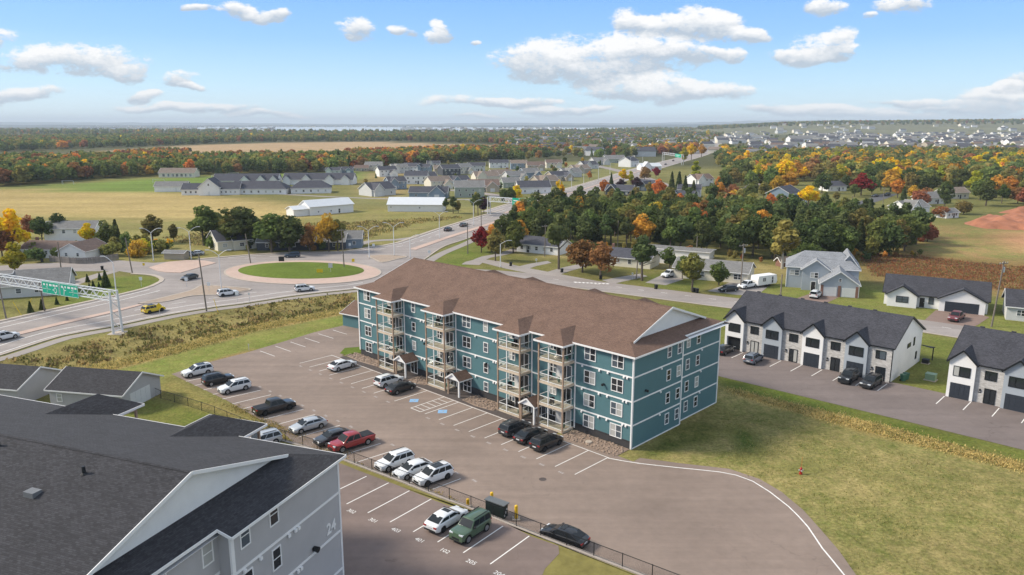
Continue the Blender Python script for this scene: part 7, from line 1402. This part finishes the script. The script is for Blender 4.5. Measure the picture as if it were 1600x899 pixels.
T_(752, 395, 8, 'crimson', 'dark red tree by the highway footpath'); T_(768, 394, 8.5, 'orange', 'orange tree behind the dark red tree'); T_(774, 408, 9.5, 'olive', 'olive tree beside the lane'); T_(790, 388, 11, 'dark', 'round dark green tree at the wood corner by the highway', wide=1.2); T_(802, 396, 10, 'green', 'green tree right of the round dark tree'); T_(812, 388, 9, 'orange', 'orange topped tree above the white bungalow'); T_(873, 421, 15, 'pine', 'tall street pine with grey trunk', wide=0.95); T_(910, 426, 8.8, 'rust', 'rust brown street tree right of the tall pine', wide=1.25); T_(938, 432, 9.2, 'rust', 'second rust brown street tree, nearer the street', wide=1.15); T_(1003, 439, 11.5, 'pine', 'dark street pine beside the lamp pole', wide=1.25); T_(1081, 455, 9.2, 'olive', 'olive street tree before the beige bungalow', wide=1.2); T_(1123, 446, 6.0, 'green', 'low round green tree before the beige bungalow', wide=1.3); T_(1066, 436, 6, 'green', 'green tree behind the olive street tree'); T_(1046, 420, 6, 'green', 'small green tree beside the white carport', wide=1.2)
T_(1222, 420, 13.5, 'birch', 'pale yellow birch at the wood edge behind the blue grey house', wide=1.3); T_(1258, 415, 6, 'green', 'green bush left of the blue grey roof', 'bush', wide=1.2); T_(1345, 306, 12.5, 'crimson', 'crimson tree in the right background', wide=1.3); T_(1263, 326, 10.5, 'yellow', 'yellow tree in front of the tall blue house', wide=1.5); T_(1290, 321, 6.5, 'green', 'green tree right of the yellow tree by the blue house'); T_(1225, 290, 16, 'yellow', 'large yellow tree above the tall blue house', wide=1.2); T_(1410, 326, 10, 'pine', 'blue green spruce beside the dark side street', 'spruce', wide=1.2); T_(1437, 322, 7, 'rust', 'rust shrub right of the blue green spruce', 'bush'); T_(1413, 392, 11, 'green', 'big green tree at the right end of the wood', wide=1.35); T_(1360, 408, 7, 'olive', 'olive tree at the wood edge above the grey roof'); T_(1449, 378, 6, 'rust', 'rust shrub right of the big green tree', 'bush'); T_(1476, 322, 12, 'dark', 'dark tree right of the double garage'); T_(1540, 322, 12.5, 'dark', 'large dark tree near the right edge', wide=1.3); T_(1565, 318, 9.5, 'green', 'green tree left of the far right edge'); T_(1590, 318, 8, 'rust', 'rust tree at the right edge by the soil heap', wide=1.3); T_(1505, 335, 6, 'olive', 'olive bush beside the soil heap', 'bush'); T_(1470, 340, 4.5, 'rust', 'rust bush before the soil heap', 'bush', wide=1.3)
T_(877, 315, 8.5, 'yellow', 'yellow cone-shaped tree beside the highway', 'poplar', wide=1.6); T_(874, 300, 7, 'yellow', 'yellow tree above the cone-shaped one'); T_(808, 314, 8, 'yellow', 'yellow tree behind the second gantry', wide=1.3); T_(921, 281, 6, 'orange', 'small orange tree in the highway row'); T_(974, 287, 9.5, 'yellow', 'broad yellow tree right of the highway', wide=1.25); T_(985, 286, 8, 'lime', 'lime tree beside the broad yellow tree'); T_(970, 297, 6.5, 'plum', 'plum coloured tree below the broad yellow tree', wide=1.5); T_(994, 298, 8, 'plum', 'plum coloured tree beside the blue house', wide=1.3); T_(944, 303, 8, 'orange', 'orange tree at the highway curve', wide=1.2); T_(1007, 284, 10, 'rust', 'rust round tree before the white store', wide=1.15); T_(1025, 278, 8, 'crimson', 'bright red tree before the white store'); T_(1028, 318, 12, 'orange', 'orange tree left of the spruces above the wood', wide=1.1); T_(1014, 312, 9, 'olive', 'olive tree left of the orange tree'); T_(955, 290, 8, 'dark', 'small dark spruce beside the highway', 'spruce'); T_(1060, 306, 13, 'dark', 'first dark spruce right of the orange tree', 'spruce', wide=1.1); T_(1070, 308, 11, 'dark', 'second dark spruce right of the orange tree', 'spruce', wide=1.1); T_(1049, 302, 12, 'dark', 'tall dark spruce behind the first spruces', 'spruce'); T_(1083, 309, 9, 'dark', 'short spruce before the slate roofed white house', 'spruce', wide=1.3); T_(1086, 289, 15, 'lime', 'tall narrow lime yellow poplar', 'poplar', wide=1.4); T_(1080, 250, 17, 'yellow', 'bright yellow tree beside the far gantry', 'oval'); T_(1096, 246, 15, 'gold', 'golden tree right of the far gantry', wide=1.2); T_(1068, 254, 15, 'lime', 'lime tree left of the far yellow trees', wide=1.1); T_(1106, 216, 22, 'yellow', 'yellow tree standing alone by the far highway', wide=0.8)
T_(1125, 312, 9, 'orange', 'bright orange tree by the side street', wide=1.2); T_(1145, 314, 8.5, 'rust', 'rust red tree by the side street', wide=1.2); T_(1112, 314, 9, 'green', 'green tree left of the bright orange tree', wide=1.2); T_(1170, 316, 9, 'green', 'green tree at the corner of the side street', wide=1.3); T_(1122, 297, 8, 'orange', 'small orange tree behind the white brown roofed house')
for i, (x, y, h) in enumerate(((137, 441, 4.2), (156, 438, 4.0), (166, 449, 6.2), (146, 449, 3.4), (155, 451, 3.2), (140, 452, 3.0), (48, 489, 5.0), (89, 476, 3.4), (66, 484, 4.6), (105, 470, 2.8))): T_(x, y, h * (0.66 if i == 2 else 0.5), 'dark', 'young dark spruce on the left island, ' + ('leftmost at the back', 'second at the back', 'largest, at the front', 'small one left of the largest', 'small one beside the largest', 'smallest one in front', 'under the gantry by the pole', 'under the green signs', 'between two verge poles', 'right of the green signs')[i], 'spruce', group='young spruces left of the roundabout', wide=1.35)
for i, (x, y, h, k) in enumerate(((697, 333, 6.5, 'pine'), (708, 334, 7.5, 'pine'), (716, 333, 5.5, 'olive'), (747, 337, 9.5, 'pine'), (756, 334, 7.5, 'plum'), (741, 333, 8, 'pine'), (798, 318, 8, 'dark'), (786, 318, 7, 'dark'))): T_(x, y, h, k, ('roadside pine right of the long barn, leftmost', 'roadside pine right of the long barn, second', 'thin olive tree right of the long barn', 'large roadside pine by the second gantry', 'plum tree by the second gantry', 'dark pine left of the large roadside pine', 'dark tree behind the yellow tree at the gantry', 'dark tree above the gantry truss')[i])
GT = [(1205,300,11,'green'),(1193,311,9,'olive'),(1133,301,11,'dark'),(1147,293,12,'olive'),(1214,306,11,'gold'),(1232,301,12,'gold'),(1284,302,11,'dark'),(1300,293,12,'olive'),(1322,298,9,'dark'),(1362,303,10,'green'),(1376,298,12,'olive'),(1391,300,13,'gold'),(1402,309,10,'orange'),(1421,303,12,'olive'),(1441,304,11,'dark'),(1456,299,12,'green'),(1426,314,8,'gold'),(1446,314,6,'rust'),(1502,299,13,'dark'),(1521,303,13,'lime'),(1531,313,11,'green'),(1556,309,12,'gold'),(1576,307,11,'orange'),(1603,309,11,'olive'),(1612,322,8,'rust'),(1180,305,8,'green'),(1240,338,7,'green'),(1306,315,5,'olive'),(1335,308,7,'green')]
GW = ('left of the tall blue house', 'at the side street corner house', 'beside the first side street', 'at the end of the first side street', 'close left of the tall blue house', 'behind the tall blue house', 'right of the tall blue house', 'left of the small white house', 'right of the small white house', 'right of the crimson tree', 'second right of the crimson tree', 'above the dark side street', 'beside the blue green spruce', 'behind the blue green spruce', 'behind the white garages', 'above the cream carport house', 'left of the double garage', 'over the white house roof', 'behind the cream carport house', 'above the large dark tree', 'left of the large dark tree', 'right of the large dark tree', 'toward the right picture edge', 'at the right picture edge', 'behind the soil heap', 'beside the first side street kerb', 'below the tall blue house', 'below the small white house', 'below the crimson tree')
for (x, y, h, k), w_ in zip(GT, GW): T_(x, y, h, k, {'dark': 'dark green', 'gold': 'golden', 'lime': 'lime yellow', 'rust': 'rust brown'}.get(k, k) + ' garden tree ' + w_, 'bush' if k == 'rust' else None, wide=1.3)
# the pine wood behind the street: each tree a thing of its own
def in_poly(x, y, P):
    c = False
    for i in range(len(P)):
        a, b = P[i], P[i - 1]
        if (a[1] > y) != (b[1] > y) and x < (b[0] - a[0]) * (y - a[1]) / (b[1] - a[1]) + a[0]: c = not c
    return c
def scatter(poly_px, spacing, seed, grow=0.0, maxn=99999):
    P = [(q.x, q.y) for q in pxpoly(poly_px)]; x0, x1 = min(p[0] for p in P), max(p[0] for p in P); y0, y1 = min(p[1] for p in P), max(p[1] for p in P); r = random.Random(seed); out = []; y = y0
    while y < y1:
        s = spacing * (1 + grow * y / 1000); x = x0 + r.uniform(0, s)
        while x < x1:
            qx, qy = x + r.uniform(-0.45, 0.45) * s, y + r.uniform(-0.45, 0.45) * s
            if in_poly(qx, qy, P): out.append((qx, qy))
            x += s
        y += s * 0.9
    r.shuffle(out); return out[:maxn]
WOOD = [(800,390),(860,384),(940,388),(1000,392),(1100,398),(1180,408),(1240,416),(1330,412),(1400,402),(1436,388),(1420,366),(1340,350),(1240,348),(1220,346),(1120,345),(1050,338),(960,334),(880,334),(830,342),(798,358)]
wr = random.Random(5); WL = dict(pine='dark green pine of the wood behind the street', dark='dark leafy tree of the wood behind the street', green='green tree of the wood behind the street', olive='olive tree of the wood behind the street', orange='orange tree among the pines of the wood', gold='golden tree among the pines of the wood', rust='rust tree among the pines of the wood')
wood_rare = {}
for x, y in scatter(WOOD, 7.4, 21, 0, 245):
    k = wr.choices(('pine', 'dark', 'green', 'olive', 'orange', 'gold', 'rust'), (42, 15, 23, 14, 2, 2, 2.5))[0]; k = wr.choice(('pine', 'dark', 'green')) if k in ('orange', 'gold', 'rust') and (x / y > 0.36 or y < 232) else k; t_ = tree(0, 0, wr.uniform(8.5, 13.0), k, WL[k], wr.choice(('pine', 'pine', 'oval', 'spruce')) if k == 'pine' else None, 'trees of the wood behind the street', wide=wr.uniform(0.95, 1.3), p=Vector((x, y, 0)))
    if k in ('orange', 'gold', 'rust'): wood_rare.setdefault(k, []).append(t_)
ORD = ('first', 'second', 'third', 'fourth', 'fifth', 'sixth', 'seventh', 'eighth', 'ninth', 'tenth', 'eleventh', 'twelfth')
for k, L_ in wood_rare.items():
    for i, t_ in enumerate(sorted(L_, key=lambda o: o.location.x / o.location.y)[:12]): t_['label'] = WL[k].replace(' of the wood', '') + ' of the wood, %s of its colour from the highway side' % ORD[i]
BAND = [(1130,296),(1190,302),(1215,290),(1330,292),(1420,302),(1520,300),(1620,312),(1640,285),(1600,262),(1400,255),(1250,256),(1140,262)]
BLb = dict(yellow='yellow', gold='golden', lime='lime yellow', olive='olive', green='green', dark='dark green', orange='orange', rust='rust brown')
for x, y in scatter(BAND, 17, 8, 0.0, 115):
    k = wr.choices(('yellow', 'gold', 'lime', 'olive', 'green', 'dark', 'orange', 'rust'), (22, 20, 14, 20, 14, 8, 3, 2))[0]; tree(0, 0, wr.uniform(9.5, 14.5), k, BLb[k] + ' tree of the autumn belt in the right background', None, 'autumn trees in the right background', wide=wr.uniform(1.15, 1.55), p=Vector((x, y, 0)))
# ------------------------------------------------------------------ far woods: countless crowns, instanced
FK = ['dark', 'green', 'olive', 'rust', 'orange', 'gold', 'pine', 'yellow']
protos = []
for i, k in enumerate(FK):
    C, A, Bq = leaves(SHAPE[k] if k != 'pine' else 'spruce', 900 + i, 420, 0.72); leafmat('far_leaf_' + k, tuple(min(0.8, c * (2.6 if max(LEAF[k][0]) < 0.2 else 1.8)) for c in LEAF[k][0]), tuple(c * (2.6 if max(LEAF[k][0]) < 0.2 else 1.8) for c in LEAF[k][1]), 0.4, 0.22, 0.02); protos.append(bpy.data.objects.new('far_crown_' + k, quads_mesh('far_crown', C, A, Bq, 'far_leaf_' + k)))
def forest_nodes():
    ng = bpy.data.node_groups.new('forest', 'GeometryNodeTree'); ng.interface.new_socket('Geometry', in_out='INPUT', socket_type='NodeSocketGeometry'); ng.interface.new_socket('Geometry', in_out='OUTPUT', socket_type='NodeSocketGeometry'); N = ng.nodes; Lk = ng.links
    gi = N.new('NodeGroupInput'); go = N.new('NodeGroupOutput'); jo = N.new('GeometryNodeGeometryToInstance')
    for o in reversed(protos):
        oi = N.new('GeometryNodeObjectInfo'); oi.inputs['Object'].default_value = o; oi.transform_space = 'ORIGINAL'; oi.inputs['As Instance'].default_value = True; Lk.new(oi.outputs['Geometry'], jo.inputs[0])
    j2 = N.new('GeometryNodeJoinGeometry')
    for n_ in [x for x in N if x.bl_idname == 'GeometryNodeObjectInfo']: Lk.new(n_.outputs['Geometry'], j2.inputs[0])
    N.remove(jo); ip = N.new('GeometryNodeInstanceOnPoints'); ip.inputs['Pick Instance'].default_value = True; Lk.new(gi.outputs[0], ip.inputs['Points']); Lk.new(j2.outputs[0], ip.inputs['Instance'])
    def attr(nm, ty): a = N.new('GeometryNodeInputNamedAttribute'); a.data_type = ty; a.inputs['Name'].default_value = nm; return a.outputs['Attribute']
    Lk.new(attr('crown_kind', 'INT'), ip.inputs['Instance Index']); Lk.new(attr('crown_scale', 'FLOAT_VECTOR'), ip.inputs['Scale']); Lk.new(attr('crown_turn', 'FLOAT_VECTOR'), ip.inputs['Rotation']); Lk.new(ip.outputs[0], go.inputs[0]); return ng
FNG = forest_nodes()
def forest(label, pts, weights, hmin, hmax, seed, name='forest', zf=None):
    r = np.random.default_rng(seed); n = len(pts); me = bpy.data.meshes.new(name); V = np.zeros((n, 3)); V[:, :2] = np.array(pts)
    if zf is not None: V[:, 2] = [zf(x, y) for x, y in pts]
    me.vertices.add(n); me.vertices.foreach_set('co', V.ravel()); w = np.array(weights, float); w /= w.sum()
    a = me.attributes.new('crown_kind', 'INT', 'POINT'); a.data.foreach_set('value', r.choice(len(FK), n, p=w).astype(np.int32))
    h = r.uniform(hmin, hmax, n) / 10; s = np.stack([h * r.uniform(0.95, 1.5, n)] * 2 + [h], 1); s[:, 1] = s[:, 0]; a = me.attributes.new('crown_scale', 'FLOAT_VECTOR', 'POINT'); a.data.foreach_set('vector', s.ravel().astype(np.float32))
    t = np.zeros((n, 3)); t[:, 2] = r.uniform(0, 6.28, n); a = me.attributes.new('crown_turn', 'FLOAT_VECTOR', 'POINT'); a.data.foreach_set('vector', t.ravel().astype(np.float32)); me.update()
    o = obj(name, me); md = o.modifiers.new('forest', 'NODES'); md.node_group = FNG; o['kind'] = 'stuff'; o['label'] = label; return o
#            dark green olive rust orange gold pine yellow
forest('autumn woods left of the playing field', scatter([(-260,304),(0,292),(70,288),(130,281),(262,274.5),(400,272),(520,269.5),(600,262),(700,254),(800,250),(800,246),(640,249),(400,254),(250,256),(100,255),(-260,266)], 7.5, 31), (20, 28, 28, 8, 6, 2, 8, 0.5), 8, 13, 1)
forest('orange tinted copse behind the estate', scatter([(540,256),(700,247),(760,243),(860,243),(860,238),(700,239),(540,246)], 8, 32), (14, 12, 18, 26, 20, 5, 4, 1), 8, 12, 2)
forest('tree belt behind the brown field', scatter([(-260,246),(0,238),(120,233),(240,229),(400,222.5),(620,221),(800,226),(800,212),(500,211),(240,214),(0,218),(-260,222)], 11, 33, 0.2), (28, 30, 30, 5, 0.8, 1, 10, 0.2), 9, 14, 3)
forest('shrub island in the brown field', scatter([(180,244),(230,238),(300,238),(290,244),(220,248)], 7, 34), (8, 12, 24, 30, 14, 2, 4, 0), 4, 8, 4)
forest('wooded suburb left of the far highway', scatter([(790,254),(880,246),(960,252),(1030,240),(1095,236),(1118,220),(1135,206),(800,206),(780,225)], 13, 35, 0.4), (26, 32, 30, 6, 1.5, 2, 8, 0.5), 6.5, 12, 5)
forest('row of rust and yellow trees behind the far crossing', scatter([(985,246),(1085,240),(1092,234),(1000,238)], 9, 36), (8, 8, 14, 34, 12, 10, 2, 2), 9, 13, 6)
forest('woods right of the far highway', scatter([(1120,262),(1250,257),(1400,255),(1640,262),(1900,280),(1900,250),(1640,244),(1400,242),(1180,246),(1125,236)], 9, 37, 0.2), (16, 28, 36, 4, 1.5, 8, 6, 2.5), 8, 13, 7)
forest('autumn woods filling the right background', scatter([(1130,292),(1200,296),(1230,284),(1330,284),(1420,292),(1520,294),(1640,305),(1900,320),(1900,270),(1640,260),(1400,254),(1250,256),(1130,262)], 12.5, 44), (14, 28, 36, 3, 1.5, 11, 6, 4), 9, 14, 14)
forest('trees round the side street', scatter([(1100,330),(1130,318),(1150,322),(1250,334),(1240,348),(1150,340)], 8.5, 45), (16, 26, 26, 8, 4, 6, 8, 2), 6, 10, 15)
forest('trees of the far right town', scatter([(1150,240),(1400,240),(1900,246),(1900,215),(1160,212)], 34, 38, 0.35), (26, 28, 30, 8, 2, 1.5, 6, 0.3), 5, 9, 8)
RISE = [(1080, 203), (1160, 199), (1230, 195), (1300, 193.2), (1400, 192.6), (1500, 191.2), (1620, 190.6), (1800, 191), (2000, 194), (2300, 200)]; RD, RW = 3300, 1500
def rise_z(x, y):
    px = PH_CX + PH_F * x / y / math.cos(PITCH); yy_ = interp(RISE, px) if px < RISE[-1][0] else 203; top = max(0, CAM_H + (PH_HZ - yy_) / PH_F * RD * 0.98); t = (y - (RD - RW * 0.5)) / (RW * 0.5)
    return max(0.0, top * (0.62 * min(1, max(0, t) / 0.56) + 0.38 * min(1, max(0, (t - 0.56) / 0.44)))) - 0.5
forest('wooded rise on the right horizon', scatter([(1090,207.5),(1900,208),(2100,202.6),(1090,202.6)], 24, 39, 0.15), (26, 28, 30, 9, 1, 0.5, 6, 0), 9, 16, 9, zf=rise_z)
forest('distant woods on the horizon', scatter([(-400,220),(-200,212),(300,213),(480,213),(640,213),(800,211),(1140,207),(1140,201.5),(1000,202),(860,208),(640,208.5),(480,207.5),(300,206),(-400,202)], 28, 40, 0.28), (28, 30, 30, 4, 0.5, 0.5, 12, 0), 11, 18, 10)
forest('scrub along the front of the pine wood', scatter([(860,386),(1000,394),(1180,410),(1260,420),(1350,412),(1440,402),(1440,394),(1330,400),(1240,414),(1100,398),(860,383)], 4.0, 41), (8, 16, 34, 22, 3, 5, 2, 0), 1.6, 3.4, 11)
forest('garden shrubs and trees between the estate houses', scatter([(560,296),(600,270),(700,258),(940,250),(940,258),(860,300),(760,318),(640,300)], 30, 42), (24, 24, 26, 8, 4, 3, 10, 1), 2.5, 5.5, 12)
forest('undergrowth beneath the big trees behind the roundabout', scatter([(300,386),(350,383),(420,389),(545,390),(545,394),(420,395),(350,390),(300,391)], 4.5, 47), (24, 28, 30, 8, 2, 6, 2, 1), 1.5, 4.5, 17)
forest('hedges beside the left bungalows', scatter([(0,408),(40,404),(60,398),(150,384),(240,384),(290,392),(240,400),(190,402),(150,392),(60,412)], 5.0, 43), (26, 30, 28, 4, 2, 4, 6, 2), 2.0, 4.5, 13)
# brush in the roadside ditch and rough grass strips: thousands of tufts
def tufts(label, poly, n, seed, hs, mats, name, spread=0.12, clump=0.02):
    P = [(q.x, q.y) for q in pxpoly(poly)]; x0, x1 = min(p[0] for p in P), max(p[0] for p in P); y0, y1 = min(p[1] for p in P), max(p[1] for p in P); r = np.random.default_rng(seed); C = []
    sd = None
    while len(C) < n:
        X = r.uniform(x0, x1, 4000); Y = r.uniform(y0, y1, 4000); d = poly_sd(X, Y, [Vector((p[0], p[1], 0)) for p in P]); cl = lumps(X, Y, 1.5, seed) + r.normal(size=4000) * 0.28; k = (d > 0.1) & (cl > clump); C += list(zip(X[k], Y[k], d[k]))
    C = np.array(C[:n]); z = -0.9 * np.clip(C[:, 2] / 6, 0, 1) if name == 'brush' else np.zeros(n); k = 5; nn = n * k; h = np.repeat(r.uniform(*hs, n), k) * r.uniform(0.6, 1.1, nn); off = r.normal(size=(nn, 2)) * np.repeat(r.uniform(0.5, 1.5, n), k)[:, None] * spread * 3
    cen = np.stack([np.repeat(C[:, 0], k) + off[:, 0], np.repeat(C[:, 1], k) + off[:, 1], np.repeat(z, k) + h * 0.5], 1); a = r.uniform(0, 6.28, nn); t1 = np.stack([np.cos(a), np.sin(a), r.normal(size=nn) * 0.3], 1) * (h * 0.36)[:, None]; t2 = np.stack([r.normal(size=nn) * 0.3, r.normal(size=nn) * 0.3, np.ones(nn)], 1) * (h * 0.55)[:, None]
    me = quads_mesh(name, cen, t1, t2, mats[0])
    for m in mats[1:]: me.materials.append(MAT[m])
    me.polygons.foreach_set('material_index', np.repeat(r.integers(0, len(mats), n), k).astype(np.int32)); me.update(); o = obj(name, me); o['kind'] = 'stuff'; o['label'] = label; return o
leafmat('straw', (0.62, 0.47, 0.20), (0.46, 0.34, 0.14)); leafmat('dry_green', (0.30, 0.26, 0.09), (0.19, 0.18, 0.06)); leafmat('weed_brown', (0.27, 0.20, 0.10), (0.18, 0.135, 0.065)); leafmat('rust_weed', (0.34, 0.17, 0.07), (0.24, 0.125, 0.055)); leafmat('weed_green', (0.17, 0.18, 0.055), (0.11, 0.12, 0.04))
tufts('brush and weeds in the roadside ditch', [(-40,582),(0,566),(200,519),(400,476),(552,458),(553,478),(400,508),(294,535),(171,564),(60,590),(-40,618)], 1100, 51, (0.2, 0.6), ['dry_green', 'straw', 'weed_green', 'weed_brown', 'dry_green'], 'brush', 0.16)
tufts('pale straw grass along the ditch', [(0,610),(107,582),(171,567),(294,537),(400,509),(550,481),(550,487),(400,517),(294,547),(171,578),(107,596),(0,630)], 2800, 52, (0.15, 0.35), ['straw', 'straw', 'dry_green'], 'tall_grass', 0.2, -9)
tufts('yellow tall grass strip beside the townhouse lot', [(1134,607),(1280,642),(1400,672),(1600,726),(1700,755),(1700,764),(1600,736),(1400,685),(1280,652),(1150,615)], 3000, 53, (0.1, 0.24), ['straw', 'straw', 'straw', 'dry_green'], 'tall_grass', 0.2, -9)
tufts('dry weeds under the black fence', [(430,680),(536,712),(690,771),(722,783),(722,790),(690,779),(536,721),(430,690)], 120, 54, (0.1, 0.25), ['straw', 'weed_brown'], 'fence_weeds', 0.05)
tufts('rusty scrub on the slope behind the houses', [(1340,398),(1420,400),(1600,418),(1700,430),(1700,470),(1560,452),(1460,440),(1370,432)], 5000, 55, (0.15, 0.45), ['rust_weed', 'rust_weed', 'weed_brown', 'dry_green'], 'scrub', 0.3, -0.3)
tufts('rough grass tufts on the dry lawn', [(1130,640),(1400,708),(1600,760),(1600,899),(1350,899),(1290,820),(1200,755),(1120,715)], 1500, 56, (0.05, 0.14), ['straw', 'dry_green', 'dry_green'], 'grass_tufts', 0.25)
tufts('rough grass tufts by the upper fence', [(262,590),(300,607),(360,637),(430,672),(540,712),(540,706),(430,662),(330,620)], 500, 57, (0.06, 0.18), ['straw', 'dry_green'], 'grass_tufts', 0.15)
tufts('meadow grass tufts north of the roundabout', [(560,378),(640,352),(740,338),(600,345),(480,350),(360,360),(260,372),(300,384),(540,384)], 2400, 58, (0.3, 0.8), ['straw', 'dry_green', 'weed_brown'], 'meadow_grass', 0.3)
# ------------------------------------------------------------------ soil heap, hills, water, ship, haze
def heap(label, pts, h, seed):
    P = pxpoly(pts); cx = sum(p.x for p in P) / len(P); cy = sum(p.y for p in P) / len(P); n = 64; xs = np.linspace(min(p.x for p in P), max(p.x for p in P), n); ys = np.linspace(min(p.y for p in P), max(p.y for p in P), n); X, Y = np.meshgrid(xs, ys); sd = poly_sd(X, Y, P); Z = np.clip(sd / 7, 0, 1); Z = Z * Z * (3 - 2 * Z) * h * (0.75 + 0.5 * lumps(X, Y, 5, seed)) + (lumps(X, Y, 1.6, seed + 1) * 1.5 + lumps(X, Y, 0.7, seed + 2) * 0.5) * np.clip(sd / 3, 0, 1) - 0.06
    m = MB(); m.v = [tuple(v) for v in np.stack([X, Y, np.where(sd < 0, -0.3, Z)], -1).reshape(-1, 3)]
    for r in range(n - 1):
        for c in range(n - 1): k = r * n + c; m.f.append((k, k + 1, k + n + 1, k + n)); m.m.append(0)
    tag(m.build('soil_heap', 'red_soil', smooth=60), label, 'soil heap')
heap('long heap of red soil at the right edge', [(1500, 350), (1525, 342), (1560, 338), (1620, 336), (1700, 340), (1700, 366), (1600, 361), (1540, 358)], 2.9, 3); heap('low red soil heap behind the long one', [(1555, 333), (1600, 322), (1680, 318), (1680, 334), (1600, 336)], 2.2, 5)
def hills(name, label, dist, prof, col, depth=2500):
    """ridge of land at a distance; prof gives its skyline as photograph directions"""
    m = MB(); n = len(prof) * 6; pts = []
    for i in range(n + 1):
        t = i / n * (len(prof) - 1); k = min(int(t), len(prof) - 2); f = t - k; x = prof[k][0] + (prof[k + 1][0] - prof[k][0]) * f; y = prof[k][1] + (prof[k + 1][1] - prof[k][1]) * f; y += 0.35 * math.sin(x * 0.11 + dist) + 0.25 * math.sin(x * 0.37)
        dx = (x - PH_CX) / PH_F; ey = -(y - PH_CY) / PH_F; yy = math.cos(PITCH) + ey * math.sin(PITCH); ww = -math.sin(PITCH) + ey * math.cos(PITCH); s = dist / yy; pts.append((dx * s, dist, max(2.0, CAM_H + ww * s)))
    for i, p in enumerate(pts): s = (dist - depth * 0.5) / dist; m.v += [(p[0] * s, dist - depth * 0.5, -2), (p[0] * (s + 1) / 2, dist - depth * 0.22, p[2] * 0.62), p, (p[0] * 1.1, dist + depth, -2)]
    for i in range(len(pts) - 1):
        for j in range(3): a = i * 4 + j; m.f.append((a, a + 4, a + 5, a + 1)); m.m.append(0)
    struct(m.build(name, col, smooth=60, uv=False), label=label)
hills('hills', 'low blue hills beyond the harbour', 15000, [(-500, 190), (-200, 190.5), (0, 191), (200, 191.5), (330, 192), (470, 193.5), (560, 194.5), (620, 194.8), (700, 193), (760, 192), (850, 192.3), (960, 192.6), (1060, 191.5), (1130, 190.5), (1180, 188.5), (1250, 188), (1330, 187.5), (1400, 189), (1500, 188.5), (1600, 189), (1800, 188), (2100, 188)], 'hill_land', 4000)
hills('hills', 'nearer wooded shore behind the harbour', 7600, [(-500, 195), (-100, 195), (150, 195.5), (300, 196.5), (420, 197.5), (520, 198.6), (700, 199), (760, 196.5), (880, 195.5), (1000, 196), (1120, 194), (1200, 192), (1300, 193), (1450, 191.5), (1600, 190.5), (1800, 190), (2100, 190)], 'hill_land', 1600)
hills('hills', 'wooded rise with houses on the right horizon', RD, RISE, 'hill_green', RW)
hr = random.Random(4); rp = []
while len(rp) < 50:
    q = at(hr.uniform(1200, 1680), 203.5); y_ = hr.uniform(RD - 700, RD - 60); q = Vector((q.x / q.y * y_, y_, 0)); q.z = rise_z(q.x, y_); rp.append((q, hr.uniform(-0.4, 0.4), hr.uniform(1.0, 1.6), hr.randint(0, 5)))
town_mass('far_rise_houses', 'pale houses scattered over the wooded rise', rp)
mat('water', (0.42, 0.46, 0.48), 0.4, 0.05, 0.002, spec=0.5)
struct(ngon('water', pxpoly([(300, 203.2), (480, 205.6), (640, 207), (760, 205), (1050, 200.2), (700, 199.2), (450, 198.6), (310, 199.6)]), 0.6, 'water'), label='pale strip of harbour water')
def ship():
    p = at(640, 206.2, 0.6); root = thing('ship', 'white passenger ship lying in the harbour', 'ship', (p.x, p.y, 0.6), -0.12); S = 0.052 * p.y / 1190 * 22; L = 34 * p.y / PH_F; m = MB(); m.prism([(-L / 2, -5), (L * 0.4, -5), (L / 2, 0), (L * 0.4, 5), (-L / 2, 5)], 0, 8); m.build('hull', 'white_metal', root)
    for i, (a, b, z0, z1) in enumerate(((-0.45, 0.36, 8.02, 12), (-0.42, 0.3, 12.02, 16), (-0.36, 0.24, 16.02, 19.5))): q = MB(); q.box(L * a, -4.6 + i * 0.3, z0, L * b, 4.6 - i * 0.3, z1); d = q.build('deck', 'white_trim', root); w = MB(); w.box(L * a + 2, -4.63 + i * 0.3, z0 + 1.4, L * b - 2, -4.61 + i * 0.3, z0 + 2.6); w.build('window_strip', 'pane_dark', d)
    f = MB(); f.cyl((-L * 0.2, 0, 19.5), (-L * 0.2, 0, 25), 3, 2.4, 12); f.build('funnel', 'slate_blue_siding', root); f = MB(); f.cyl((L * 0.2, 0, 19.5), (L * 0.2, 0, 28), 0.5, 0.3, 6); f.build('mast', 'white_metal', root)
ship()
def haze():
    b = MB(); b.box(-26000, -700, -4.0, 26000, 34000, 175.0); m = bpy.data.materials.new('haze_air'); m.use_nodes = True; N = m.node_tree.nodes; N.remove(N['Principled BSDF']); v = N.new('ShaderNodeVolumePrincipled'); v.inputs['Color'].default_value = (0.80, 0.90, 1.0, 1); v.inputs['Density'].default_value = HAZE_DENSITY; v.inputs['Anisotropy'].default_value = 0.0
    m.node_tree.links.new(v.outputs[0], N['Material Output'].inputs['Volume']); MAT['haze_air'] = m; o = b.build('haze', 'haze_air', uv=False); o['kind'] = 'stuff'; o['label'] = 'thin autumn haze over the land'
HAZE_DENSITY = 0.00009
haze()
